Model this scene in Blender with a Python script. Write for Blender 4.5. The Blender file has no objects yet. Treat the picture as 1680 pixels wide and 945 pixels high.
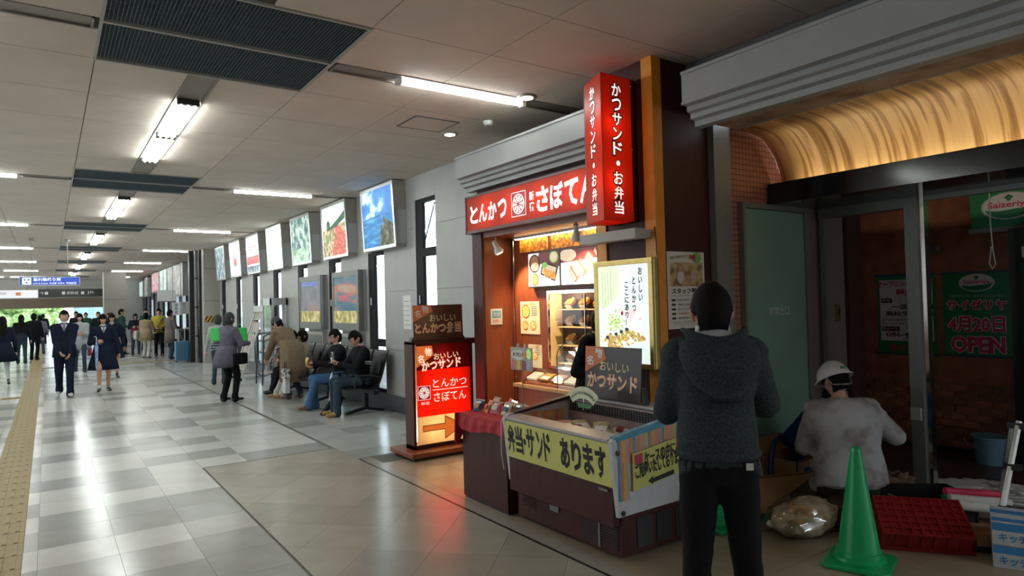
import bpy, bmesh, math, random
import numpy as np
from mathutils import Vector, Matrix, kdtree, noise
random.seed(7)
PI = math.pi
R = math.radians
SC = bpy.context.scene
COL = SC.collection

# ---------------------------------------------------------------- camera, world, exposure
cam = bpy.data.cameras.new('camera')
cam.sensor_width = 36.0
cam.lens = 1091.0 / 1680.0 * 36.0
cam.clip_end = 400
camo = bpy.data.objects.new('camera', cam)
COL.objects.link(camo)
cr = Vector((0.81963254, -0.57232644, -0.02539571))
cd = Vector((-0.00920275, 0.03117001, -0.99947173))
cf = Vector((0.57281568, 0.81943326, 0.02028098))
mw = Matrix.Identity(4)
for i in range(3):
    mw[i][0] = cr[i]; mw[i][1] = -cd[i]; mw[i][2] = -cf[i]
mw[2][3] = 1.65
camo.matrix_world = mw
SC.camera = camo

wd = bpy.data.worlds.new('overcast_sky'); SC.world = wd; wd.use_nodes = True
bgn = wd.node_tree.nodes['Background']
bgn.inputs[0].default_value = (0.80, 0.91, 1.0, 1)
bgn.inputs[1].default_value = 6.0
SC.view_settings.view_transform = 'Standard'
SC.view_settings.look = 'None'
SC.view_settings.gamma = 1
SC.view_settings.use_curve_mapping = False
SC.view_settings.exposure = -0.25
SC.cycles.use_denoising = True
SC.cycles.max_bounces = 7
SC.cycles.diffuse_bounces = 4
SC.cycles.glossy_bounces = 4
SC.cycles.transmission_bounces = 6
SC.cycles.sample_clamp_indirect = 6
SC.cycles.caustics_reflective = False
SC.cycles.caustics_refractive = False

TUBE_POWER = 58.0        # emission strength of the fluorescent tubes

# ---------------------------------------------------------------- materials
def nodes_of(m):
    m.use_nodes = True
    nt = m.node_tree
    return nt, nt.nodes['Principled BSDF']

def M(name, col, rough=.6, metal=0.0, var=.10, scale=18.0, bump=0.0, emit=0.0, ecol=None, alpha=None, spec=.5, stretch=None, coat=0.0, bscale=None):
    m = bpy.data.materials.new(name)
    nt, b = nodes_of(m)
    c = (col[0], col[1], col[2], 1)
    b.inputs['Base Color'].default_value = c
    b.inputs['Roughness'].default_value = rough
    b.inputs['Metallic'].default_value = metal
    b.inputs['Specular IOR Level'].default_value = spec
    if coat: b.inputs['Coat Weight'].default_value = coat; b.inputs['Coat Roughness'].default_value = .08
    m.diffuse_color = c
    tc = nt.nodes.new('ShaderNodeTexCoord')
    mp = nt.nodes.new('ShaderNodeMapping')
    nt.links.new(tc.outputs['Object'], mp.inputs[0])
    if stretch: mp.inputs['Scale'].default_value = stretch
    if var > 0:
        nz = nt.nodes.new('ShaderNodeTexNoise'); nz.inputs['Scale'].default_value = scale; nz.inputs['Detail'].default_value = 4
        nt.links.new(mp.outputs[0], nz.inputs['Vector'])
        rp = nt.nodes.new('ShaderNodeValToRGB')
        rp.color_ramp.elements[0].position = .3; rp.color_ramp.elements[1].position = .7
        rp.color_ramp.elements[0].color = tuple(max(0, v * (1 - var)) for v in col) + (1,)
        rp.color_ramp.elements[1].color = tuple(min(1, v * (1 + var)) for v in col) + (1,)
        nt.links.new(nz.outputs['Fac'], rp.inputs[0])
        nt.links.new(rp.outputs[0], b.inputs['Base Color'])
    if bump > 0:
        n2 = nt.nodes.new('ShaderNodeTexNoise'); n2.inputs['Scale'].default_value = bscale or scale * 3; n2.inputs['Detail'].default_value = 3
        nt.links.new(mp.outputs[0], n2.inputs['Vector'])
        bp = nt.nodes.new('ShaderNodeBump'); bp.inputs['Strength'].default_value = bump; bp.inputs['Distance'].default_value = .01
        nt.links.new(n2.outputs['Fac'], bp.inputs['Height']); nt.links.new(bp.outputs[0], b.inputs['Normal'])
    if emit:
        e = ecol or col
        b.inputs['Emission Color'].default_value = (e[0], e[1], e[2], 1)
        b.inputs['Emission Strength'].default_value = emit
    if alpha is not None:
        b.inputs['Alpha'].default_value = alpha
    return m

def Mramp(name, stops, scale=6, detail=3, coord='Object', stretch=(1, 1, 1), emit=0, rough=.5, kind='noise', dist=0.0, loc=(0, 0, 0)):
    """noise or wave coloured by a ramp; optionally backlit."""
    m = bpy.data.materials.new(name); nt, b = nodes_of(m)
    tc = nt.nodes.new('ShaderNodeTexCoord'); mp = nt.nodes.new('ShaderNodeMapping')
    mp.inputs['Scale'].default_value = stretch; mp.inputs['Location'].default_value = loc
    nt.links.new(tc.outputs[coord], mp.inputs[0])
    if kind == 'noise':
        t = nt.nodes.new('ShaderNodeTexNoise'); t.inputs['Detail'].default_value = detail
    elif kind == 'voronoi':
        t = nt.nodes.new('ShaderNodeTexVoronoi')
    else:
        t = nt.nodes.new('ShaderNodeTexWave'); t.inputs['Distortion'].default_value = dist; t.inputs['Detail'].default_value = detail
        t.bands_direction = kind
    t.inputs['Scale'].default_value = scale
    nt.links.new(mp.outputs[0], t.inputs['Vector'])
    rp = nt.nodes.new('ShaderNodeValToRGB')
    el = rp.color_ramp.elements
    while len(el) < len(stops): el.new(.5)
    for e, (p, c) in zip(el, stops):
        e.position = .30 + .40 * p if kind == 'noise' else p; e.color = (c[0], c[1], c[2], 1)
    nt.links.new(t.outputs['Color' if kind == 'voronoi' else 0], rp.inputs[0])
    nt.links.new(rp.outputs[0], b.inputs['Base Color'])
    b.inputs['Roughness'].default_value = rough
    if emit:
        nt.links.new(rp.outputs[0], b.inputs['Emission Color']); b.inputs['Emission Strength'].default_value = emit
    m.diffuse_color = tuple(stops[0][1]) + (1,)
    return m

def Mtrans(name, col, mix=.65):
    """translucent acrylic: lit from behind by the lamps inside the box"""
    m = bpy.data.materials.new(name); m.use_nodes = True; nt = m.node_tree; nt.nodes.clear()
    out = nt.nodes.new('ShaderNodeOutputMaterial'); mx = nt.nodes.new('ShaderNodeMixShader'); mx.inputs[0].default_value = mix
    d = nt.nodes.new('ShaderNodeBsdfPrincipled'); d.inputs['Base Color'].default_value = tuple(col) + (1,); d.inputs['Roughness'].default_value = .35
    t = nt.nodes.new('ShaderNodeBsdfTranslucent'); t.inputs[0].default_value = tuple(col) + (1,)
    nt.links.new(d.outputs[0], mx.inputs[1]); nt.links.new(t.outputs[0], mx.inputs[2]); nt.links.new(mx.outputs[0], out.inputs[0])
    m.diffuse_color = tuple(col) + (1,)
    return m

def Mglass(name, tint=(.9, .95, .95), mix=.12):
    m = bpy.data.materials.new(name); m.use_nodes = True; nt = m.node_tree; nt.nodes.clear()
    out = nt.nodes.new('ShaderNodeOutputMaterial'); mx = nt.nodes.new('ShaderNodeMixShader'); mx.inputs[0].default_value = mix
    t = nt.nodes.new('ShaderNodeBsdfTransparent'); t.inputs[0].default_value = tuple(tint) + (1,)
    g = nt.nodes.new('ShaderNodeBsdfGlossy'); g.inputs['Roughness'].default_value = .03
    nt.links.new(t.outputs[0], mx.inputs[1]); nt.links.new(g.outputs[0], mx.inputs[2]); nt.links.new(mx.outputs[0], out.inputs[0])
    m.diffuse_color = (.8, .9, .95, .3)
    return m

W = dict(
    grey_wall=M('grey_stone_panel', (.36, .36, .34), .42, var=.06, scale=4, bump=.04),
    joint=M('dark_joint', (.12, .12, .12), .8, var=0),
    base=M('dark_skirting', (.055, .06, .065), .35, var=.1),
    black=M('black_metal', (.012, .012, .014), .35, var=.1),
    blackp=M('black_plastic', (.015, .015, .016), .5, var=.1),
    alum=M('brushed_aluminium', (.55, .56, .56), .3, .9, var=.05, scale=6, stretch=(1, 1, 40)),
    steel=M('grey_painted_steel', (.20, .205, .19), .45, .1, var=.06),
    chrome=M('polished_chrome', (.75, .72, .68), .12, 1, var=.02),
    white=M('white_paint', (.62, .62, .61), .5, var=.04),
    offwhite=M('off_white_paint', (.42, .41, .38), .55, var=.05, scale=8),
    cornice=M('cornice_paint', (.33, .33, .325), .4, var=.04, scale=5),
    brown=M('dark_brown_laminate', (.055, .014, .011), .45, spec=.25, var=.18, scale=5, stretch=(8, 8, .6)),
    redwood=M('reddish_wood_veneer', (.22, .055, .022), .35, var=.22, scale=6, stretch=(10, 10, .5), bump=.02),
    wood=M('pale_wood', (.52, .30, .12), .4, var=.15, scale=8, stretch=(1, 8, 8)),
    orange=M('orange_painted_column', (.78, .29, .02), .42, var=.08, scale=8),
    cardboard=M('cardboard', (.33, .19, .09), .85, var=.12, scale=8, bump=.03),
    paper=M('paper', (.72, .70, .66), .7, var=.03),
    ink=M('black_ink', (.01, .01, .01), .6, var=0),
    gold=M('gold_frame', (.50, .36, .12), .3, .85, var=.08),
    glass=Mglass('clear_glass'),
    cable=M('black_cable', (.01, .01, .01), .5, var=0),
    skin=M('skin', (.52, .29, .20), .55, var=.08, scale=14),
    hair=M('black_hair', (.007, .0055, .005), .7, spec=.1, var=.3, scale=40, bump=.3, stretch=(3, 3, 1)),
    greyhair=M('dark_grey_hair', (.045, .045, .047), .7, spec=.2, var=.3, scale=40, bump=.3),
    tube=M('lit_fluorescent_tube', (1, 1, 1), .4, var=0, emit=TUBE_POWER, ecol=(.93, 1.0, .96)),
    lamp=M('warm_lamp_face', (1, .9, .7), .4, var=0, emit=14, ecol=(1, .80, .52)),
)

# ---------------------------------------------------------------- mesh helpers
class MB:
    def __init__(s): s.v = []; s.f = []; s.m = []
    def add(s, vs, fs, mi=0):
        o = len(s.v); s.v += [tuple(v) for v in vs]; s.f += [tuple(i + o for i in f) for f in fs]; s.m += [mi] * len(fs); return s
    def box(s, x0, x1, y0, y1, z0, z1, mi=0):
        vs = [(x0, y0, z0), (x1, y0, z0), (x1, y1, z0), (x0, y1, z0), (x0, y0, z1), (x1, y0, z1), (x1, y1, z1), (x0, y1, z1)]
        return s.add(vs, [(0, 3, 2, 1), (4, 5, 6, 7), (0, 1, 5, 4), (1, 2, 6, 5), (2, 3, 7, 6), (3, 0, 4, 7)], mi)
    def fbox(s, F, a0, a1, b0, b1, c0, c1, mi=0):
        ps = [(a0, b0, c0), (a1, b0, c0), (a1, b1, c0), (a0, b1, c0), (a0, b0, c1), (a1, b0, c1), (a1, b1, c1), (a0, b1, c1)]
        return s.add([F.p(*p) for p in ps], [(0, 3, 2, 1), (4, 5, 6, 7), (0, 1, 5, 4), (1, 2, 6, 5), (2, 3, 7, 6), (3, 0, 4, 7)], mi)
    def prism(s, poly, fn, t0, t1, mi=0):
        """poly of (a,b), fn(a,b,t)->xyz"""
        n = len(poly)
        vs = [fn(a, b, t0) for a, b in poly] + [fn(a, b, t1) for a, b in poly]
        fs = [tuple(range(n - 1, -1, -1)), tuple(range(n, 2 * n))] + [(i, (i + 1) % n, (i + 1) % n + n, i + n) for i in range(n)]
        return s.add(vs, fs, mi)
    def rings(s, rings, cap=True, mi=0, closed=True):
        n = len(rings[0]); vs = [p for r in rings for p in r]; fs = []
        for k in range(len(rings) - 1):
            for i in range(n if closed else n - 1):
                j = (i + 1) % n
                fs.append((k * n + i, k * n + j, (k + 1) * n + j, (k + 1) * n + i))
        if cap: fs.append(tuple(range(n - 1, -1, -1))); fs.append(tuple((len(rings) - 1) * n + i for i in range(n)))
        return s.add(vs, fs, mi)
    def lathe(s, c, prof, seg=20, mi=0, axis=None):
        c = Vector(c); A = axis_frame(Vector(axis)) if axis else Matrix.Identity(3)
        rs = [[c + A @ Vector((r * math.cos(2 * PI * i / seg), r * math.sin(2 * PI * i / seg), z)) for i in range(seg)] for r, z in prof]
        return s.rings(rs, True, mi)
    def tube(s, pts, r, seg=8, mi=0):
        pts = [Vector(p) for p in pts]; rs = []
        rr = r if isinstance(r, (list, tuple)) else [r] * len(pts)
        up = None
        for i, p in enumerate(pts):
            d = (pts[min(i + 1, len(pts) - 1)] - pts[max(i - 1, 0)]).normalized()
            if up is None:
                up = Vector((0, 0, 1)) if abs(d.z) < .9 else Vector((1, 0, 0))
            u = d.cross(up).normalized(); w = u.cross(d).normalized(); up = w
            rs.append([p + (u * math.cos(2 * PI * k / seg) + w * math.sin(2 * PI * k / seg)) * rr[i] for k in range(seg)])
        return s.rings(rs, True, mi)
    def ball(s, c, r, seg=14, rg=8, mi=0, sc=(1, 1, 1)):
        prof = [(max(1e-4, math.sin(PI * k / rg)), -math.cos(PI * k / rg)) for k in range(rg + 1)]
        rs = [[(c[0] + r * sc[0] * a * math.cos(2 * PI * i / seg), c[1] + r * sc[1] * a * math.sin(2 * PI * i / seg), c[2] + r * sc[2] * b) for i in range(seg)] for a, b in prof]
        return s.rings(rs, True, mi)
    def mesh(s, name, mats):
        me = bpy.data.meshes.new(name); me.from_pydata(s.v, [], s.f)
        for m in (mats if isinstance(mats, (list, tuple)) else [mats]): me.materials.append(m)
        if any(s.m): me.polygons.foreach_set('material_index', s.m)
        me.update(); return me
    def build(s, name, mats, parent=None, bevel=0, smooth=False):
        me = s.mesh(name, mats)
        bm = bmesh.new(); bm.from_mesh(me)
        bmesh.ops.recalc_face_normals(bm, faces=bm.faces)
        if bevel:
            bmesh.ops.bevel(bm, geom=[e for e in bm.edges if len(e.link_faces) == 2 and e.calc_face_angle(0) > .5], offset=bevel, segments=2, affect='EDGES', profile=.7)
        if smooth:
            for f in bm.faces: f.smooth = True
            for e in bm.edges:
                if len(e.link_faces) == 2 and e.calc_face_angle(0) > .75: e.smooth = False
        bm.to_mesh(me); bm.free()
        return put(name, me, parent)

PENDING = []
def LINK(o): PENDING.append(o)
def axis_frame(d):
    d = d.normalized(); up = Vector((0, 0, 1)) if abs(d.z) < .95 else Vector((1, 0, 0))
    u = up.cross(d).normalized(); w = d.cross(u)
    return Matrix((u, w, d)).transposed()

PINV = {}
def put(name, me, parent=None):
    o = bpy.data.objects.new(name, me); LINK(o)
    if parent is not None:
        o.parent = parent
        if parent.name in PINV: o.matrix_parent_inverse = PINV[parent.name]
    return o
def thing(name, label, cat, loc=(0, 0, 0), rz=0.0, group=None, local=False):
    """Empty at the thing's base. Parts are given in world coordinates unless local=True."""
    o = bpy.data.objects.new(name, None); LINK(o); o.empty_display_size = .1
    o.location = loc; o.rotation_euler = (0, 0, rz)
    o['label'] = label; o['category'] = cat
    if group: o['group'] = group
    if not local:
        PINV[o.name] = (Matrix.Translation(loc) @ Matrix.Rotation(rz, 4, 'Z')).inverted()
    return o
def tag(o, label, cat, group=None, kind=None):
    o['label'] = label; o['category'] = cat
    if group: o['group'] = group
    if kind: o['kind'] = kind
    return o
def struct(o): o['kind'] = 'structure'; return o
def stuff(o): o['kind'] = 'stuff'; return o

class Fr:
    """flat frame: origin, right, up, outward normal"""
    def __init__(s, o, u, v):
        s.o = Vector(o); s.u = Vector(u).normalized(); s.v = Vector(v).normalized(); s.n = s.u.cross(s.v)
    def p(s, a, b, c=0): return s.o + s.u * a + s.v * b + s.n * c
def FX(y, z, x): return Fr((x, y, z), (0, -1, 0), (0, 0, 1))      # faces the corridor (-x); origin at far end, a runs towards the camera
def FY(x, z, y): return Fr((x, y, z), (1, 0, 0), (0, 0, 1))       # faces -y

def text(name, s, m, parent, F, a, b, w, h, c=.003, bold=0.0, sp=1.0, label=None, res=2, keep=False, rot=0.0):
    """lettering laid flat on frame F, fitted into the box (a..a+w, b..b+h)"""
    cu = bpy.data.curves.new(name, 'FONT'); cu.body = s; cu.size = 1; cu.resolution_u = res; cu.offset = bold
    cu.space_line = sp; cu.align_x = 'CENTER' if '\n' in s else 'LEFT'
    t = bpy.data.objects.new(name, cu); COL.objects.link(t)
    dg = bpy.context.evaluated_depsgraph_get()
    me = bpy.data.meshes.new_from_object(t.evaluated_get(dg))
    bpy.data.objects.remove(t); bpy.data.curves.remove(cu)
    n = len(me.vertices)
    if n == 0: return None
    co = np.empty(n * 3); me.vertices.foreach_get('co', co); co = co.reshape(-1, 3)
    mn = co.min(0); mx = co.max(0); d = np.maximum(mx - mn, 1e-6)
    sx, sy = w / d[0], h / d[1]
    if keep: k = min(sx, sy); sx = sy = k
    cx = (co[:, 0] - (mn[0] + mx[0]) / 2) * sx; cy = (co[:, 1] - (mn[1] + mx[1]) / 2) * sy
    x = cx * math.cos(rot) - cy * math.sin(rot) + a + w / 2; y = cx * math.sin(rot) + cy * math.cos(rot) + b + h / 2
    P = np.array(F.o)[None] + x[:, None] * np.array(F.u)[None] + y[:, None] * np.array(F.v)[None] + np.array(F.n)[None] * c
    me.vertices.foreach_set('co', P.ravel()); me.materials.clear(); me.materials.append(m)
    me.polygons.foreach_set('material_index', [0] * len(me.polygons)); me.update()
    o = put(name, me, parent)
    if label: o['label'] = label
    return o

def poly(name, m, parent, F, pts, c=.002, th=0.0):
    mb = MB()
    if th: mb.prism(pts, lambda a, b, t: F.p(a, b, t), c, c + th)
    else: mb.add([F.p(a, b, c) for a, b in pts], [tuple(range(len(pts)))])
    return mb.build(name, m, parent)
def disc(cx, cy, rx, ry=None, n=24, a0=0, a1=2 * PI):
    ry = ry or rx
    return [(cx + rx * math.cos(a0 + (a1 - a0) * i / n), cy + ry * math.sin(a0 + (a1 - a0) * i / n)) for i in range(n if a1 - a0 > 6.2 else n + 1)]
def rect(a0, a1, b0, b1): return [(a0, b0), (a1, b0), (a1, b1), (a0, b1)]

def clip(pl, x0, x1, y0, y1):
    def cut(P, ins, inter):
        out = []
        for i in range(len(P)):
            A, B = P[i - 1], P[i]
            if ins(B):
                if not ins(A): out.append(inter(A, B))
                out.append(B)
            elif ins(A): out.append(inter(A, B))
        return out
    def ix(c): return lambda A, B: (c, A[1] + (B[1] - A[1]) * (c - A[0]) / (B[0] - A[0]))
    def iy(c): return lambda A, B: (A[0] + (B[0] - A[0]) * (c - A[1]) / (B[1] - A[1]), c)
    for ins, it in ((lambda p: p[0] >= x0, ix(x0)), (lambda p: p[0] <= x1, ix(x1)), (lambda p: p[1] >= y0, iy(y0)), (lambda p: p[1] <= y1, iy(y1))):
        if pl: pl = cut(pl, ins, it)
    return pl

# ================================================================ FLOOR
def floor_mat(name, col, rough=.21):
    m = M(name, col, rough, var=.07, scale=3.5, bump=.012, bscale=4)
    return m
FM = [floor_mat('pale_floor_tile', (.60, .60, .565)), floor_mat('mid_grey_floor_tile', (.33, .335, .315)), floor_mat('grey_floor_tile', (.44, .44, .41))]
FB = [floor_mat('beige_floor_tile', (.37, .335, .28)), floor_mat('beige_floor_tile_dark', (.335, .30, .25))]
FS = floor_mat('apron_floor_tile', (.34, .27, .19), .22)
grout = M('floor_grout', (.10, .09, .075), .7, var=.1)
floor = struct(MB().box(-7, 9, -5, 47, -.10, -.0035).build('floor', grout))
T = .4575; g = .0012
tile_me = [MB().box(g, T - g, g, T - g, -.0035, 0).mesh('floor_tile', m) for m in FM]
def shade(i, j):
    rnd = random.Random(int(i // 2) * 7919 + j * 104729 + 5)
    a = rnd.random()
    if (i + j) % 7 == 0: a = rnd.random()
    return 0 if a < .45 else (1 if a < .80 else 2)
cells = []
for i in range(-15, 6):
    for j in range(-8, 102):
        x = -.07 + i * T; y = .72 + j * T
        xm = 1.32 if y < 7.5 else 2.70
        if x + T > xm + .02: continue
        if y + T > 47: continue
        if -.45 < x + T / 2 < -.15: pass
        cells.append((i, j, x, y))
def tile_dist(c): 
    # nearest ones inside the view first
    x, y = c[2] + .23, c[3] + .23
    fw = .573 * x + .819 * y; sd = .8196 * x - .572 * y
    vis = fw > 1.5 and abs(sd) < fw * .80 and 1.65 / max(fw, .01) < .47
    return (0 if vis else 1, fw)
cells.sort(key=tile_dist)
TAC = (-.455, -.155)
FALL = FM + FB + [FS]
far_mb = MB(); nt_ = 0
def in_tac(x): return x < TAC[1] and x + T > TAC[0]
for (i, j, x, y) in cells:
    k = shade(i, j)
    segs = [(x + g, x + T - g)]
    if in_tac(x):
        segs = [s_ for s_ in ((x + g, TAC[0] - g), (TAC[1] + g, x + T - g)) if s_[1] - s_[0] > .01]
    if nt_ < 120 and tile_dist((i, j, x, y))[0] == 0:
        if in_tac(x):
            for s_ in segs:
                put('floor_tile', MB().box(s_[0], s_[1], y + g, y + T - g, -.0035, 0).mesh('floor_tile', FM[k]), floor); nt_ += 1
        else:
            o = put('floor_tile', tile_me[k], floor); o.location = (x, y, 0); nt_ += 1
    else:
        for s_ in segs: far_mb.box(s_[0], s_[1], y + g, y + T - g, -.0035, 0, k)
# diagonal beige tiles in front of the shop
dg_far = far_mb; s2 = T / math.sqrt(2); n_d = 0
for a in range(-16, 50):
    for b in range(-50, 50):
        cx = 1.32 + (a - b) * s2 + .1; cy = 4.95 + (a + b) * s2
        if not (.6 < cx < 3.4 and -4 < cy < 8.3): continue
        e = s2 - g * 1.2
        pl = clip([(cx - e, cy), (cx, cy - e), (cx + e, cy), (cx, cy + e)], 1.32 + g, 2.72, -3.9, 7.56)
        if len(pl) < 3: continue
        mb = MB().prism(pl, lambda p, q, t: (p, q, t), -.0035, 0)
        k = (a * 3 + b * 5) % 7 % 2
        if 2.6 < cy < 6.6: put('floor_tile', mb.mesh('floor_tile', FB[k]), floor)
        else: dg_far.prism(pl, lambda p, q, t: (p, q, t), -.0035, 0, 3 + k)
# dark metal strip and pale border in front of the shops
MB().box(2.722, 2.742, -4, 6.86, -.0035, .001).build('floor_strip', W['black'], floor)
MB().box(2.744, 2.86, -4, 6.86, -.0035, 0).build('border_strip', FB[1], floor)
ap = far_mb
for i in range(0, 14):
    for j in range(-9, 34):
        x = 2.862 + i * T; y = -.2 + j * T - .15
        if x > 7.4: continue
        if y < 3.45: x1 = x + T
        else: x1 = min(x + T, 4.38)
        if x >= 4.38 and y > 3.3: continue
        if y > 6.8 - T: continue
        if .6 < y < 6.8 and x < 5.9: put('floor_tile', MB().box(x + g, x1 - g, y + g, y + T - g, -.0035, 0).mesh('floor_tile', FS), floor)
        else: ap.box(x + g, x1 - g, y + g, y + T - g, -.0035, 0, 5)
# plain grey tiles along the windows
wb = far_mb
for i in range(0, 4):
    for j in range(0, 80):
        x = 2.722 + i * T; y = 6.88 + j * T
        if x > 4.35: continue
        x1 = min(x + T, 4.40)
        if y < 11: put('floor_tile', MB().box(x + g, x1 - g, y + g, y + T - g, -.0035, 0).mesh('floor_tile', FM[2] if (i + j * 3) % 5 else FM[1]), floor)
        else: wb.box(x + g, x1 - g, y + g, y + T - g, -.0035, 0, 2 if (i * 5 + j * 3) % 7 else 1)
stuff(far_mb.build('floor_tile', FALL, floor))
# tactile paving
tacm = M('yellow_brown_tactile_tile', (.33, .25, .09), .5, var=.15, scale=12)
tm = MB().box(.002, .298, .002, .298, -.0035, .002)
for q in range(4): tm.box(.03 + q * .07, .055 + q * .07, .012, .288, .002, .009)
tme = tm.mesh('tactile_tile', tacm)
for j in range(142):
    o = put('tactile_tile', tme, floor); o.location = (-.455, 3.9 + j * .3, 0)
for j in range(16):
    o = put('tactile_tile', tme, floor); o.rotation_euler = (0, 0, PI / 2); o.location = (-.455 - j * .3, 16.2, 0.0)
for j in range(13):
    o = put('tactile_tile', tme, floor); o.rotation_euler = (0, 0, PI / 2); o.location = (.145 + j * .3, 24.3, 0.0005)

# ================================================================ CEILING
ceilm = M('acoustic_ceiling_board', (.68, .585, .51), .85, var=.05, scale=2.5, bump=.12, bscale=60)
ceiling = struct(MB().box(-7, 4.6, -5, 46, 3.512, 3.6).build('ceiling', M('ceiling_void', (.10, .09, .085), .9)))
XJ = [-6.35, -5.4, -4.45, -3.5, -2.55, -1.6, -.65, .30, 1.795, 2.745, 3.695, 4.6]
def ceil_rows(k):
    b = 6.0 * k
    ys = [5.06 + b, 5.66 + b] + [5.66 + b + .924 * q for q in range(1, 5)] + [10.12 + b, 10.86 + b]
    return ys
cb = MB(); gp = .0035; ncb = 0
troughs = []
for k in range(-2, 7):
    ys = ceil_rows(k)
    for r in range(len(ys) - 1):
        y0, y1 = ys[r], ys[r + 1]
        for c in range(len(XJ) - 1):
            x0, x1 = XJ[c], XJ[c + 1]
            rects = [(x0, x1)]
            if c == 7:
                if r in (0, len(ys) - 2): continue       # vent opening
                rects = [(x0, .925), (1.155, x1)]       # centre trough
            for (a0, a1) in rects:
                near = k in (-1, 0, 1) and y0 > 1 and y0 < 17 and a0 > -2.6
                if near and ncb < 290:
                    put('ceiling_board', MB().box(a0 + gp, a1 - gp, y0 + gp, y1 - gp, 3.5, 3.512).mesh('ceiling_board', ceilm), ceiling); ncb += 1
                else: cb.box(a0 + gp, a1 - gp, y0 + gp, y1 - gp, 3.5, 3.512)
stuff(cb.build('ceiling_board', ceilm, ceiling))

troughm = M('trough_metal', (.30, .27, .24), .45, .3, var=.05)
def fixture(k, kind, x0, x1, tubes, label, grp):
    """recessed trough with its tubes. kind 'cross' runs along x, 'long' along y"""
    if kind == 'cross':
        y = 4.96 + 6 * k
        t = thing('ceiling_light', label, 'ceiling light', ((x0 + x1) / 2, y, 3.5), 0, grp)
        mb = MB(); mb.box(x0, x1, y - .10, y - .085, 3.494, 3.506).box(x0, x1, y + .085, y + .10, 3.494, 3.506).box(x0, x1, y - .085, y + .085, 3.508, 3.511)
        mb.box(x0, x0 + .015, y - .1, y + .1, 3.494, 3.506).box(x1 - .015, x1, y - .1, y + .1, 3.494, 3.506)
        mb.build('housing', troughm, t)
        for (a, b) in tubes:
            MB().tube([(a, y, 3.478), (b, y, 3.478)], .019, 10).build('tube', W['tube'], t, smooth=True)
            for e in (a, b): MB().box(e - .02, e + .02, y - .03, y + .03, 3.455, 3.508).build('lamp_holder', W['white'], t)
    else:
        y0, y1 = 5.67 + 6 * k, 10.11 + 6 * k
        t = thing('ceiling_light', label, 'ceiling light', (1.04, (y0 + y1) / 2, 3.5), 0, grp)
        mb = MB(); mb.box(.925, .94, y0, y1, 3.494, 3.506).box(1.14, 1.155, y0, y1, 3.494, 3.506).box(.94, 1.14, y0, y1, 3.508, 3.511)
        mb.build('housing', troughm, t)
        for (a, b) in tubes:
            for xx in (.985, 1.04, 1.095):
                MB().tube([(xx, a, 3.474), (xx, b, 3.474)], .018, 10).build('tube', W['tube'], t, smooth=True)
            for e in (a, b): MB().box(.95, 1.13, e - .025, e + .025, 3.46, 3.508).build('lamp_holder', W['blackp'], t)
ordn = ['nearest', 'second nearest', 'third nearest', 'fourth nearest', 'fifth nearest', 'sixth nearest', 'farthest']
fixture(-1, 'cross', -4.9, .26, [(-1.50, -.30), (-2.95, -1.75), (-4.4, -3.2)], 'unseen fluorescent trough added one bay before the first dark vent for extra light', 'fluorescent ceiling lights of the corridor')  # extra lit row behind the camera, added to brighten the near ceiling
for k in range(0, 7):
    g_ = 'fluorescent ceiling lights of the corridor'
    fixture(k, 'cross', 1.83, 4.36 if k else 4.30, [(2.38, 3.64)], f'crosswise fluorescent light trough on the window side of the dark vents, {ordn[k]} one', g_)
    fixture(k, 'cross', -4.9, .26, [(-1.50, -.30), (-2.95, -1.75), (-4.4, -3.2)], f'crosswise fluorescent light trough on the left side of the dark vents, {ordn[k]} one', g_)
    if k < 6: fixture(k, 'long', 0, 0, [(6.42 + 6 * k, 7.74 + 6 * k), (7.80 + 6 * k, 9.12 + 6 * k)], f'lengthwise triple-tube ceiling light between two dark vents, {ordn[k]} of its row', g_)

# ceiling vents: blue-black egg crate grilles
ventm = M('blue_black_grille', (.085, .125, .15), .5, .1, var=.1)
void = M('vent_void', (.03, .045, .055), .9, var=0)
gr = MB()
for q in range(1, 64): gr.box(q * .0231 - .002, q * .0231 + .002, 0, .68, 0, .014)
for q in range(1, 30): gr.box(0, 1.48, q * .0231 - .002, q * .0231 + .002, 0, .014)
grme = gr.mesh('grille', ventm)
fr = MB()
for (a, b, c, d) in ((-.02, 0, -.02, 1.52), (1.48, 1.50, -.02, 1.52), (0, 1.48, -.02, 0), (0, 1.48, 1.50, 1.52), (0, 1.48, .735, .765)): fr.box(a, b, c, d, -.008, .012)
frme = fr.mesh('frame', W['offwhite'])
for k in range(-1, 7):
    y = 4.15 + 6 * k
    if k < 0: continue
    t = thing('ceiling_vent', f'blue-black egg crate ceiling vent in a pale frame, {ordn[k]} down the corridor', 'vent', (1.05, y + .75, 3.5), 0, 'dark vents in the corridor ceiling')
    o = put('frame', frme, t); o.location = (.308, y, 3.5)
    for s_ in (.03, .79):
        o = put('grille', grme, t); o.location = (.308, y + s_, 3.503)
        if k > 2: pass
    MB().box(.31, 1.785, y, y + 1.5, 3.522, 3.526).build('back_plate', void, t)

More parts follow.
